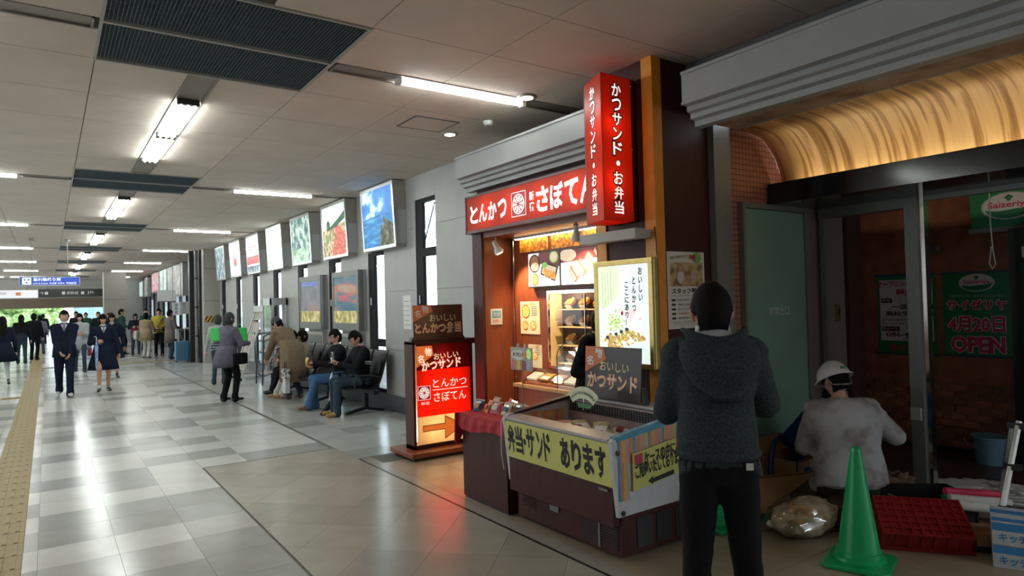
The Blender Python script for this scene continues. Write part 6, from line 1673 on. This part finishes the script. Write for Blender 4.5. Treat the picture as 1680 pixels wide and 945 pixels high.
    # face details
    if face:
        for sx in (-1, 1):
            e = hc + Rm @ (Vector((sx * .030, .079, .010)) * s)
            m_ = MB(); m_.ball(e, .0125 * s, 10, 6, sc=(1.25, .7, .62)); eo = m_.build('eye', W['white'], t, smooth=True)
            p = hc + Rm @ (Vector((sx * .030, .087, .010)) * s)
            MB().ball(p, .0062 * s, 8, 5, sc=(1, .5, 1)).build('iris', W['black'], eo, smooth=True)
            b0 = hc + Rm @ (Vector((sx * .014, .092, .030)) * s); b1 = hc + Rm @ (Vector((sx * .048, .080, .031)) * s)
            MB().tube([b0, (b0 + b1) / 2 + Rm @ Vector((0, .004, .003)), b1], .003 * s, 5).build('eyebrow', W['hair'], t)
        ms = [hc + Rm @ (Vector((q * .022, .093 - .006 * q * q, -.060)) * s) for q in (-1, -.3, .3, 1)]
        MB().tube(ms, [.002 * s, .0042 * s, .0042 * s, .002 * s], 6).build('mouth', M('lips', (.38, .13, .11), .5), t)
    hm = hairmat or W['hair']
    if hair not in (None, 'helmet'):
        style = 'bob' if hair in ('long', 'bob') else hair
        if hair == 'hat':
            shell(hc, Rm, s, hairfn('short')).build('hair', W['hair'], t, smooth=True); shell(hc + Rm @ Vector((0, -.005, .012)), Rm, s, hairfn('hat')).build('knit_hat', hm, t, smooth=True)
        else: shell(hc, Rm, s, hairfn(style, x * 3)).build('hair', hm, t, smooth=True)
        if hair == 'long':
            MB().tube([hc + Rm @ (Vector((0, -.045, .02)) * s), hc + Rm @ (Vector((0, -.085, -.10)) * s), hc + Vector((0, -.11, -.24)) * s, hc + Vector((0, -.11, -.36)) * s], [.07 * s, .085 * s, .085 * s, .03 * s], 12).build('long_hair', hm, t, smooth=True)
    if glasses:
        for sx in (-1, 1):
            ctr = Vector((sx * .031, .100, .008))
            MB().tube([hc + Rm @ ((ctr + Vector((.021 * math.cos(a), 0, .015 * math.sin(a)))) * s) for a in [2 * PI * q / 12 for q in range(13)]], .0018 * s, 5).build('glasses_rim', W['black'], t)
            MB().tube([hc + Rm @ (Vector((sx * .05, .098, .012)) * s), hc + Rm @ (Vector((sx * .082, .0, .008)) * s)], .0018 * s, 5).build('glasses_arm', W['black'], t)
    return dict(root=t, hip=hip, T=T_, hc=hc, Rm=Rm, s=s, hands=hands, rt=rt2, fw=fw2, sp=sp)
def garment(p, name, mat_, secs, top_open=False, vox=None, wrinkle=0, seg=32, pleat=0.0, th=.008):
    """tube of cloth around the figure: secs = (offset along spine or z, centre y, rx, ry) in local coordinates"""
    rs = []
    for (zc, cx, cy, rx, ry, pl) in secs:
        rs.append([(cx + rx * math.cos(2 * PI * i / seg) * (1 + pl * math.sin(2 * PI * i / seg * 9)), cy + ry * math.sin(2 * PI * i / seg) * (1 + pl * math.sin(2 * PI * i / seg * 9)), zc) for i in range(seg)])
    o = MB().rings(rs, cap=False).build(name, mat_, p['root'], smooth=True)
    md = o.modifiers.new('thickness', 'SOLIDIFY'); md.thickness = th; md.offset = -1
    return o
def bag(p_root, name, c, sz, mat_, strap=None):
    o = MB().box(c[0] - sz[0] / 2, c[0] + sz[0] / 2, c[1] - sz[1] / 2, c[1] + sz[1] / 2, c[2] - sz[2] / 2, c[2] + sz[2] / 2).build(name, mat_, p_root, bevel=min(sz) * .25, smooth=True)
    return o

# ---- the man standing in front, seen from behind
p = person('man seen from behind in a charcoal hooded knit jacket and black trousers, arms folded', 2.41, 1.90, -40, 1.715, hipz=.955, lean=2, hturn=-4, hlean=13, top='charcoal', bottom='black', collar='white', hair='full', vox=.012, hem=.03,
           ankles=((-.12, .0, .085), (.15, .03, .085)), wrists=((.02, .23, 1.20), (.02, .25, 1.16)), elbows=((-.8, -.25, -.6), (1, -.2, -.5)), sleeve=1.28, legr=1.08, torso=1.12, wr=.006, neckl=-.03, build_w=.90, shw=1.0,
           palm=((0, -1, 0), (0, -1, 0)), curl=.6)
kn = C['charcoal']
hb = p['T'](.47)
X_, Y_ = Vector((1, 0, 0)), Vector((0, 1, 0))
mb = MB()
# hood: folded heap of knit lying on the upper back, open at the neck
loft(mb, [((0, hb.y - .12, hb.z - .20), X_, Y_, .05, .03), ((0, hb.y - .14, hb.z - .15), X_, Y_, .12, .060), ((0, hb.y - .135, hb.z - .08), X_, Y_, .160, .080), ((0, hb.y - .10, hb.z - .01), X_, Y_, .172, .095), ((0, hb.y - .065, hb.z + .03), X_, Y_, .150, .090), ((0, hb.y - .05, hb.z + .045), X_, Y_, .10, .06)], 0)
for (w_, d_, z_, drop, r_) in ((.135, .165, .075, .045, .024), (.160, .225, .035, .13, .026), (.170, .235, -.005, .19, .020)):
    pts = [(w_ * math.cos(a), hb.y - d_ * math.sin(a) * .95 + .02, hb.z + z_ - drop * math.sin(a) ** 2) for a in [PI * q / 18 for q in range(19)]]
    mb.tube(pts, [r_ * (.5 + .5 * math.sin(PI * q / 18)) for q in range(19)], 10, 0)
hood = bpy.data.objects.new('hood', remesh(mb, [kn], .009, .004, 1)); LINK(hood); hood.parent = p['root']
for f in hood.data.polygons: f.use_smooth = True
nk = p['T'](.50)
MB().rings([[(rx * math.cos(a), nk.y + .012 + ry * math.sin(a), nk.z + dz) for a in [2 * PI * q / 24 for q in range(24)]] for rx, ry, dz in ((.088, .088, -.02), (.080, .082, .02), (.073, .078, .062), (.068, .072, .060), (.072, .074, .0))], cap=False).build('shirt_collar', C['white'], p['root'], smooth=True)
MB().tube([(.163 * math.cos(a), .125 * math.sin(a), .968) for a in [2 * PI * q / 24 for q in range(25)]], .022, 10).build('knit_hem', kn, p['root'], smooth=True)
garment(p, 'jacket_skirt', kn, [(1.20, 0, .005, .158, .120, 0), (1.12, 0, 0, .166, .128, .01), (1.04, 0, 0, .174, .136, .012), (.99, 0, 0, .172, .134, .01), (.955, 0, 0, .163, .125, .0)], th=.01)
MB().box(.085, .115, -.14, -.13, .92, .95).build('belt_clip', W['chrome'], p['root'])

# ---- worker kneeling, seen from behind
p = person('worker in a stained pale jacket and helmet, sitting on his heels, back turned', 4.70, 2.56, -32, 1.70, hipz=.37, lean=10, hlean=22, hturn=12, top='dirty', bottom='olive', shoes='shoe', hair='short', vox=.013, hem=.09,
           ankles=((-.14, -.12, .07), (.14, -.12, .07)), knees=((-.4, 1, .1), (.4, 1, .1)), wrists=((-.12, .34, .52), (.30, .30, .60)), elbows=((-.7, -.5, -.8), (.9, -.4, -.8)), sleeve=1.35, torso=1.38, legr=1.1, wr=.010, build_w=1.12, palm=((0, 0, -1), (0, 0, -1)), shw=1.05)
hel = thing('safety_helmet', 'white safety helmet with a small green label on the kneeling worker', 'helmet', (0, 0, 0), 0, None, local=True)
hel.parent = None
mwp = Matrix.Translation((4.70, 2.56, 0)) @ Matrix.Rotation(R(-32), 4, 'Z')
hcw = mwp @ p['hc']
hel.location = hcw; hel.rotation_euler = ((mwp.to_3x3() @ p['Rm'])).to_euler()
helm = M('white_helmet', (.58, .58, .57), .3, var=.05)
def dome(x, y, z): return 1.30 if z > .10 else .9
rs = []
for k in range(12):
    ph = PI / 2 * k / 11
    rs.append([(.110 * math.cos(ph) * math.cos(a), .130 * math.cos(ph) * math.sin(a), .03 + .118 * math.sin(ph) + .005 * (abs(math.cos(a)) < .2)) for a in [2 * PI * i / 28 for i in range(28)]])
MB().rings(rs, True).build('shell', helm, hel, smooth=True)
MB().rings([[(.108 * math.cos(a), .128 * math.sin(a), .032) for a in [2 * PI * i / 28 for i in range(28)]], [(.124 * math.cos(a), (.150 + .03 * max(0, math.sin(a))) * math.sin(a), .022) for a in [2 * PI * i / 28 for i in range(28)]], [(.122 * math.cos(a), (.148 + .03 * max(0, math.sin(a))) * math.sin(a), .015) for a in [2 * PI * i / 28 for i in range(28)]], [(.106 * math.cos(a), .126 * math.sin(a), .02) for a in [2 * PI * i / 28 for i in range(28)]]], False).build('brim', helm, hel, smooth=True)
for q in (-.02, 0, .02): MB().tube([(q, .124 * math.cos(a), .034 + .119 * math.sin(a)) for a in [PI * (.12 + .76 * i / 12) for i in range(13)]], .004, 6).build('ridge', helm, hel, smooth=True)
MB().box(-.022, .022, -.131, -.124, .052, .072).build('label', M('green_helmet_label', (.05, .2, .12), .5), hel)
MB().tube([(-.10, -.04, .03), (-.085, -.06, -.04), (0, -.105, -.06), (.085, -.06, -.04), (.10, -.04, .03)], .006, 6).build('head_strap', W['steel'], hel)
# jacket tail of the worker
garment(p, 'jacket_tail', C['dirty'], [(.48, 0, .03, .20, .155, 0), (.40, 0, .0, .215, .17, .01), (.33, 0, -.01, .225, .18, .02), (.29, 0, -.01, .23, .18, .035)], th=.008)

# second worker in blue, mostly hidden behind the first
p = person('second worker in blue overalls crouching behind the kneeling worker', 5.30, 3.16, 140, 1.60, hipz=.33, lean=40, hlean=15, top='blue', bottom='blue', hair='short', vox=.018, hem=.05, ankles=((-.13, -.05, .085), (.13, .0, .085)), knees=((-.3, 1, .3), (.3, 1, .3)),
           wrists=((-.2, .35, .42), (.2, .35, .42)), sleeve=1.2, face=False)
# customer at the counter, dark clothes
p = person('person with dark clothes bending over the shop counter behind the lit poster', 3.95, 4.47, 195, 1.60, lean=11, hlean=14, top='black', bottom='black', hair='bob', vox=.016, hem=.10, wrists=((-.2, .26, 1.0), (.2, .26, .98)), sleeve=1.2, torso=1.1, face=False)

# ---- bench sitters (facing the corridor)
def sit(label, y, x=3.93, **k):
    a = dict(hipz=.50, lean=6, vox=.014, hem=.06, ankles=((-.10, .42, .085), (.10, .40, .085)), knees=((0, 1, .5), (0, 1, .5)), wrists=((-.06, .34, .70), (.06, .34, .70)), elbows=((-.8, -.6, -.5), (.8, -.6, -.5)), sleeve=1.15, palm=((.3, 0, 1), (-.3, 0, 1)), curl=.7, wr=.004)
    a.update(k)
    return person(label, x, y, 90, **a)
p = sit('seated man with glasses in black jacket with two pale arm stripes, using a phone', 9.76, 3.96, height=1.72, lean=2, hlean=26, top='black', bottom='djeans', shoes='tanshoe', glasses=True, ankles=((-.10, .44, .085), (.13, .40, .085)), wrists=((-.05, .37, .77), (.06, .37, .77)), legr=1.1, torso=1.06)
sh = p['T'](.435) + p['rt'] * (-.165 * p['s'])
for q in (0, .03): MB().lathe((sh.x - .045, sh.y - .03, sh.z - .15 - q), [(.064, 0), (.063, .010)], 18, axis=(-.15, -.12, 1)).build('arm_stripe', W['steel'], p['root'])
ph = thing('phone', 'dark phone held by the seated man with glasses', 'phone', (3.96 - .47, 9.76, .80), 0)
MB().box(3.96 - .50, 3.96 - .43, 9.70, 9.83, .795, .803).build('body', W['blackp'], ph, bevel=.002); MB().box(3.96 - .495, 3.96 - .435, 9.71, 9.82, .803, .8045).build('screen', M('dim_phone_screen', (.2, .25, .3), .2, emit=.3), ph)
bt = thing('plastic_bottle', 'small clear bottle with white cap held up between the two seated men', 'bottle', (3.60, 10.02, .80))
MB().lathe((3.58, 9.98, .78), [(.028, 0), (.030, .02), (.030, .10), (.013, .13), (.013, .145)], 14).build('body', Mglass('bottle_plastic', (.85, .9, .92), .3), bt, smooth=True); MB().lathe((3.58, 9.98, .925), [(.015, 0), (.015, .02)], 12).build('cap', W['white'], bt, smooth=True)
p = sit('seated man in black top and blue jeans with brown shoes, holding a drink can', 10.55, 3.90, height=1.70, lean=4, hlean=8, hturn=4, top='black', bottom='jeans', shoes='brownshoe', glasses=True, hipz=.50, ankles=((-.02, .52, .10), (.10, .38, .085)), knees=((0, .6, 1), (0, 1, .4)), wrists=((-.04, .42, .74), (.02, .44, .70)), legr=1.15, torso=1.06)
cp = thing('drink_can', 'small pale drink can held by the seated man in blue jeans', 'can', (3.40, 10.55, .70))
MB().lathe((3.38, 10.56, .72), [(.026, 0), (.03, .01), (.03, .10), (.024, .11)], 14).build('can', W['gold'], cp, smooth=True); MB().lathe((3.38, 10.56, .83), [(.024, 0), (.020, .012)], 14).build('lid', W['white'], cp, smooth=True)
um = thing('umbrella', 'white folded umbrella leaning between the legs of the two seated men', 'umbrella', (3.55, 10.15, 0))
MB().tube([(3.52, 10.15, .02), (3.58, 10.12, .12), (3.60, 10.12, .50), (3.62, 10.12, .62)], [.006, .018, .028, .010], 10).build('canopy', W['white'], um, smooth=True); MB().tube([(3.62, 10.12, .60), (3.63, 10.12, .72), (3.65, 10.12, .74), (3.67, 10.12, .70)], .007, 6).build('handle', W['black'], um)
bg = thing('shoulder_bag', 'black bag on the floor between the feet of the seated man with glasses', 'bag', (3.55, 10.0, 0))
MB().prism([(3.38, 0), (3.66, 0), (3.72, .26), (3.62, .30)], lambda a, b, q: (a, q, b), 9.92, 10.04).build('body', C['black'], bg, bevel=.01)
MB().tube([(3.64, 9.98, .28), (3.60, 9.98, .38), (3.68, 9.98, .40), (3.70, 9.98, .28)], .006, 6).build('strap', W['black'], bg)
# woman in trench coat bending over
p = person('person in a tan trench coat and dark grey knit hat bending over the seated women', 3.62, 12.15, 25, 1.62, hipz=.86, lean=38, hlean=20, hturn=10, top='tan', bottom='djeans', shoes='brownshoe', hair='hat', hairmat=C['black'] if False else M('dark_grey_knit', (.06, .06, .062), .95, var=.3, scale=60, bump=.4), vox=.015, hem=.10, wrists=((-.16, .50, .70), (.12, .50, .72)), sleeve=1.35, torso=1.2, wr=.006,
           ankles=((-.10, .0, .085), (.12, -.05, .085)))
garment(p, 'trench_skirt', C['tan'], [(1.06, 0, .12, .17, .14, 0), (.95, 0, .05, .19, .16, .0), (.80, 0, .0, .215, .19, .02), (.60, 0, -.02, .235, .21, .04), (.32, 0, -.04, .25, .235, .05)])
bg = thing('handbag', 'white handbag with black pattern hanging from the trench coat wearer’s arm', 'bag', (3.45, 12.0, .45))
spot_m = Mramp('black_white_pattern', [(0, (.02, .02, .02)), (.42, (.02, .02, .02)), (.48, (.55, .55, .5)), (1, (.6, .6, .55))], 16, detail=1)
MB().prism([(-.13, 0), (.13, 0), (.11, .17), (-.11, .17)], lambda a, b, q: (3.42 + q, 11.92 + a, .40 + b), -.04, .05).build('body', spot_m, bg, bevel=.012)
MB().tube([(3.42, 11.86, .56), (3.42, 11.88, .68), (3.42, 11.96, .68), (3.42, 11.98, .56)], .008, 6).build('handle', W['black'], bg)
bg = thing('paper_bag', 'plain white paper bag hanging below the patterned handbag', 'bag', (3.44, 11.95, .18))
MB().box(3.40, 3.48, 11.86, 12.05, .14, .42).build('body', W['white'], bg, bevel=.006); MB().tube([(3.44, 11.90, .42), (3.44, 11.92, .50), (3.44, 11.98, .50), (3.44, 12.0, .42)], .004, 5).build('handle', W['white'], bg)
p = sit('seated woman in a beige jacket and black trousers at the far end of the bench', 13.05, 3.98, height=1.56, lean=8, hlean=6, top='beige', bottom='black', shoes='shoe', hipz=.50, ankles=((-.08, .50, .085), (.10, .46, .085)), wrists=((-.10, .34, .64), (.08, .34, .64)), legr=1.05)
p = sit('seated woman with black hair and white trousers, half hidden behind the tan trench coat', 12.45, 3.98, height=1.58, lean=8, hlean=2, top='beige', bottom='cream', shoes='tanshoe', hair='bob', ankles=((-.10, .50, .085), (.10, .54, .085)), wrists=((-.10, .34, .64), (.08, .34, .64)), legr=1.1)

# ---- standing woman in grey with dark grey hair
p = person('standing woman with dark grey hair, grey cardigan and black trousers, carrying a black bag', 2.62, 12.6, -62, 1.58, lean=3, hlean=4, top='grey', bottom='black', hair='bob', hairmat=W['greyhair'], vox=.014, hem=.10, sleeve=1.2, torso=1.05, legr=1.12, wrists=((-.18, .34, 1.02), (.16, .30, 1.02)), ankles=((-.09, -.03, .085), (.10, .05, .085)), wr=.004, curl=.8)
garment(p, 'cardigan_skirt', C['grey'], [(1.0, 0, -.01, .17, .14, 0), (.88, 0, -.04, .19, .17, .02), (.74, 0, -.08, .20, .19, .04), (.62, 0, -.11, .18, .16, .06)])
o = bag(p['root'], 'black_bag', (.19, .08, .76), (.12, .28, .20), C['black'])
MB().tube([(.20, .0, .85), (.20, .05, 1.1), (.10, .02, 1.36), (-.05, -.02, 1.40)], .008, 6).build('bag_strap', W['black'], p['root'])
p = person('woman with greying hair and a bright green backpack, behind the standing woman in grey', 3.05, 15.6, -20, 1.52, top='lightgrey', bottom='djeans', hair='bob', hairmat=W['greyhair'], vox=.018, face=False, hem=.06)
bag(p['root'], 'green_backpack', (0, -.17, 1.10), (.24, .14, .28), C['lgreen'])
t = thing('paper_bag', 'brown paper bag standing by the hazard striped wall end', 'bag', (3.35, 15.9, 0))
MB().box(3.18, 3.32, 15.7, 15.8, .30, .50).build('body', W['cardboard'], t, bevel=.004); MB().tube([(3.2, 15.75, .5), (3.22, 15.75, .62), (3.28, 15.75, .62), (3.3, 15.75, .5)], .004, 5).build('handle', W['cardboard'], t)
t = thing('green_bag', 'bright green shopping bag hung on the white brochure rack', 'bag', (3.45, 15.7, .95))
MB().prism([(-.16, 0), (.18, 0), (.15, .30), (-.12, .30)], lambda a, b, q: (3.48 + a, 15.6 + q, .92 + b), -.07, .07).build('body', C['lgreen'], t, bevel=.02); MB().tube([(3.42, 15.6, 1.21), (3.44, 15.6, 1.30), (3.52, 15.6, 1.30), (3.54, 15.6, 1.21)], .007, 6).build('handle', C['lgreen'], t)

# ---- students walking towards the camera
WK = dict(knees=((0, 1, .2), (0, 1, .2)))
p = person('schoolboy in a navy blazer, white shirt and tie walking towards the camera', .27, 15.9, 177, 1.70, top='navy', bottom='navy', collar='white', shoes='whiteshoe', vox=.014, hem=.12, sleeve=1.25, torso=1.08, legr=1.2, ankles=((-.09, .16, .09), (.10, -.22, .15)), wrists=((-.09, .21, .86), (.07, .22, .90)), elbows=((-.5, -1, -.2), (.5, -1, -.2)), curl=.9, wr=.004, hturn=0, palm=((1, 0, .3), (-1, 0, .3)))
fy = p['T'](.44).y + .118
MB().prism([(-.055, 0), (0, -.13), (.055, 0)], lambda a, b, q: (a, q, p['T'](.50).z + b), .100, .137).build('shirt_front', C['white'], p['root'])
MB().prism([(-.014, 0), (-.020, -.10), (0, -.135), (.020, -.10), (.014, 0)], lambda a, b, q: (a, q, p['T'](.495).z + b), .13, .146).build('tie', M('striped_tie', (.12, .13, .17), .6, var=.5, scale=60), p['root'])
garment(p, 'blazer_skirt', C['navy'], [(1.02, 0, .0, .188, .135, 0), (.90, 0, 0, .20, .150, 0), (.78, 0, .0, .21, .158, .01)])
p = person('schoolgirl in a navy blazer and pleated skirt with a white collar carrying a small umbrella', .93, 16.05, 182, 1.60, top='navy', bottom='navy', collar='white', bareleg='skin', shoes='shoe', hair='bob', vox=.014, hem=.10, sleeve=1.3, torso=1.08, ankles=((-.09, -.10, .09), (.09, .14, .11)), wrists=((-.27, .06, .80), (.12, .22, 1.05)), curl=1.0, wr=.003)
garment(p, 'pleated_skirt', C['navy'], [(.98, 0, 0, .155, .12, 0), (.80, 0, 0, .20, .165, .02), (.60, 0, 0, .25, .205, .04), (.47, 0, 0, .275, .225, .05)], seg=48)
MB().prism([(-.05, 0), (0, -.13), (.05, 0)], lambda a, b, q: (a, q, p['T'](.50).z + b), .09, .130).build('shirt_front', C['white'], p['root'])
MB().prism([(-.012, 0), (-.018, -.09), (0, -.12), (.018, -.09), (.012, 0)], lambda a, b, q: (a, q, p['T'](.495).z + b), .122, .138).build('tie', M('striped_tie', (.12, .13, .17), .6, var=.5, scale=60), p['root'])
for sx in (-1, 1): MB().lathe((sx * .09, -.10 if sx < 0 else .14, .10), [(.046, 0), (.046, .07)], 14).build('white_sock', W['white'], p['root'], smooth=True)
t = thing('umbrella', 'pale blue folded umbrella in the schoolgirl’s hand', 'umbrella', (.80, 15.75, .5))
MB().tube([(.80, 15.76, .46), (.80, 15.76, .56), (.80, 15.76, .96), (.80, 15.76, 1.04)], [.006, .022, .034, .012], 10).build('canopy', M('blue_white_umbrella', (.25, .35, .5), .6, var=.4, scale=12), t, smooth=True)
MB().tube([(.80, 15.76, 1.02), (.80, 15.76, 1.14), (.78, 15.76, 1.17), (.76, 15.76, 1.14)], .007, 6).build('handle', W['white'], t)
p = person('woman in a light grey coat, dark skirt and jeans walking behind the schoolboy', .72, 21.8, 180, 1.62, top='lightgrey', bottom='djeans', hair='bob', vox=.018, sleeve=1.2, ankles=((-.10, .08, .09), (.10, -.1, .10)), wrists=((-.06, .24, 1.08), (.06, .24, 1.08)), hem=.1)
garment(p, 'coat_skirt', C['lightgrey'], [(1.0, 0, -.02, .20, .13, 0), (.8, 0, -.04, .25, .15, .02), (.62, 0, -.06, .28, .16, .03)])
bag(p['root'], 'dark_bag', (-.22, .05, .55), (.10, .2, .2), C['red'])
p = person('schoolgirl in uniform walking behind the umbrella girl, only head and shoulders seen', 1.30, 19.2, 180, 1.60, top='navy', bottom='navy', collar='white', hair='bob', vox=.018, bareleg='skin', sleeve=1.2)
garment(p, 'pleated_skirt', C['navy'], [(.98, 0, 0, .155, .12, 0), (.75, 0, 0, .21, .17, .03), (.50, 0, 0, .26, .21, .05)])
p = person('long-haired schoolgirl in a dark skirt and white stockings walking away at the left edge', -.86, 19.4, 10, 1.60, top='navy', bottom='navy', bareleg='stocking', shoes='shoe', hair='long', vox=.018, sleeve=1.25, face=False, ankles=((-.09, .10, .09), (.09, -.1, .10)))
garment(p, 'pleated_skirt', C['navy'], [(1.0, 0, 0, .155, .12, 0), (.80, 0, 0, .22, .18, .03), (.56, 0, 0, .30, .24, .06)], seg=48)

# ---- distant crowd
crowd = [
    # label, x, y, heading, height, top, bottom, hair, extras
    ('person in black walking away at the left, long black hair, dark skirt', -.72, 27.5, 0, 1.62, 'black', 'djeans', 'long', 0),
    ('person in black with bowed head walking away beside the long-haired one', -.40, 29.0, -15, 1.66, 'black', 'black', 'bob', 0),
    ('person in pink-grey top partly behind the dark walkers at the left', -.25, 33.0, 5, 1.58, 'grey', 'djeans', 'bob', 0),
    ('lone dark figure standing far off on the tactile paving', -.20, 44.0, 0, 1.62, 'navy', 'navy', 'short', 0),
    ('far left walker in a blue-grey jacket at the very edge', -1.55, 30.0, 0, 1.64, 'navy', 'black', 'short', 0),
    ('man with short hair in black far behind the schoolboy', 1.0, 34.0, 180, 1.70, 'black', 'black', 'short', 0),
    ('person in dark jacket far behind the woman in the light grey coat', 1.45, 36.5, 180, 1.64, 'green', 'black', 'short', 0),
    ('person in black jacket far behind, left of the umbrella girl', 1.75, 33.0, 175, 1.66, 'black', 'djeans', 'short', 0),
    ('person in dark clothes standing by the far column', 2.3, 34.0, 160, 1.60, 'black', 'black', 'bob', 0),
    ('man in a green and navy jacket standing left in the queue', 2.30, 29.2, -95, 1.74, 'green', 'navy', 'short', 'pack'),
    ('woman in a dark cardigan holding a red bag in the queue', 2.72, 28.8, 180, 1.55, 'navy', 'djeans', 'bob', 'redbag'),
    ('man in a dark green jacket behind the woman in the camel coat', 3.25, 30.5, 190, 1.74, 'green', 'black', 'short', 0),
    ('woman in a camel coat and white trousers with a cream shoulder bag in the queue', 2.80, 26.3, -30, 1.58, 'camel', 'cream', 'bob', 'camel'),
    ('man in a mustard yellow sweater with a strap across his chest', 3.30, 27.1, 175, 1.72, 'yellow', 'black', 'short', 'strap'),
    ('person in a taupe coat writing at the dark desk', 3.38, 25.0, -60, 1.66, 'taupe', 'djeans', 'short', 'taupe'),
    ('seated-looking man in dark clothes far behind the umbrella girl', 2.05, 31.5, 120, 1.60, 'black', 'black', 'short', 0),
]
for (lb, x, y, hd_, h_, tp_, bt_, hr, ex) in crowd:
    p = person(lb, x, y, hd_, h_, top=tp_, bottom=bt_, hair=hr, vox=.021, sleeve=1.2, torso=1.08, legr=1.1, shoes='brownshoe' if 'yellow' in lb else 'shoe', face=(abs(hd_) > 90), ankles=((-.10, .07, .09), (.10, -.07, .09)),
               wrists=((-.10, .26, 1.05), (.12, .28, 1.05)) if ex or hd_ in (190,) else None, hem=.08)
    r0 = p['root']
    if ex == 'pack': bag(r0, 'backpack', (0, -.20, 1.2), (.28, .16, .4), C['green'])
    if ex == 'redbag': bag(r0, 'red_bag', (0, .26, .95), (.30, .10, .18), C['red']); bag(r0, 'beige_bag', (0, .22, .75), (.26, .1, .2), C['camel'])
    if ex == 'camel':
        garment(p, 'coat_skirt', C['camel'], [(1.05, 0, 0, .18, .14, 0), (.85, 0, 0, .21, .17, .02), (.62, 0, 0, .25, .21, .04)]); bag(r0, 'cream_bag', (-.28, -.02, .82), (.10, .34, .30), C['cream'])
    if ex == 'strap': MB().tube([(-.13, .13, 1.38), (0, .16, 1.15), (.14, .13, .92)], .012, 6).build('strap', W['black'], r0); bag(r0, 'dark_bag', (-.22, .05, .85), (.12, .3, .36), C['black'])
    if ex == 'taupe': garment(p, 'coat_skirt', C['taupe'], [(1.05, 0, 0, .18, .14, 0), (.8, 0, 0, .20, .16, .01), (.55, 0, 0, .22, .18, .02)]); bag(r0, 'white_bag', (.26, .12, .85), (.12, .22, .34), C['lightgrey'])

for o in PENDING: COL.objects.link(o)
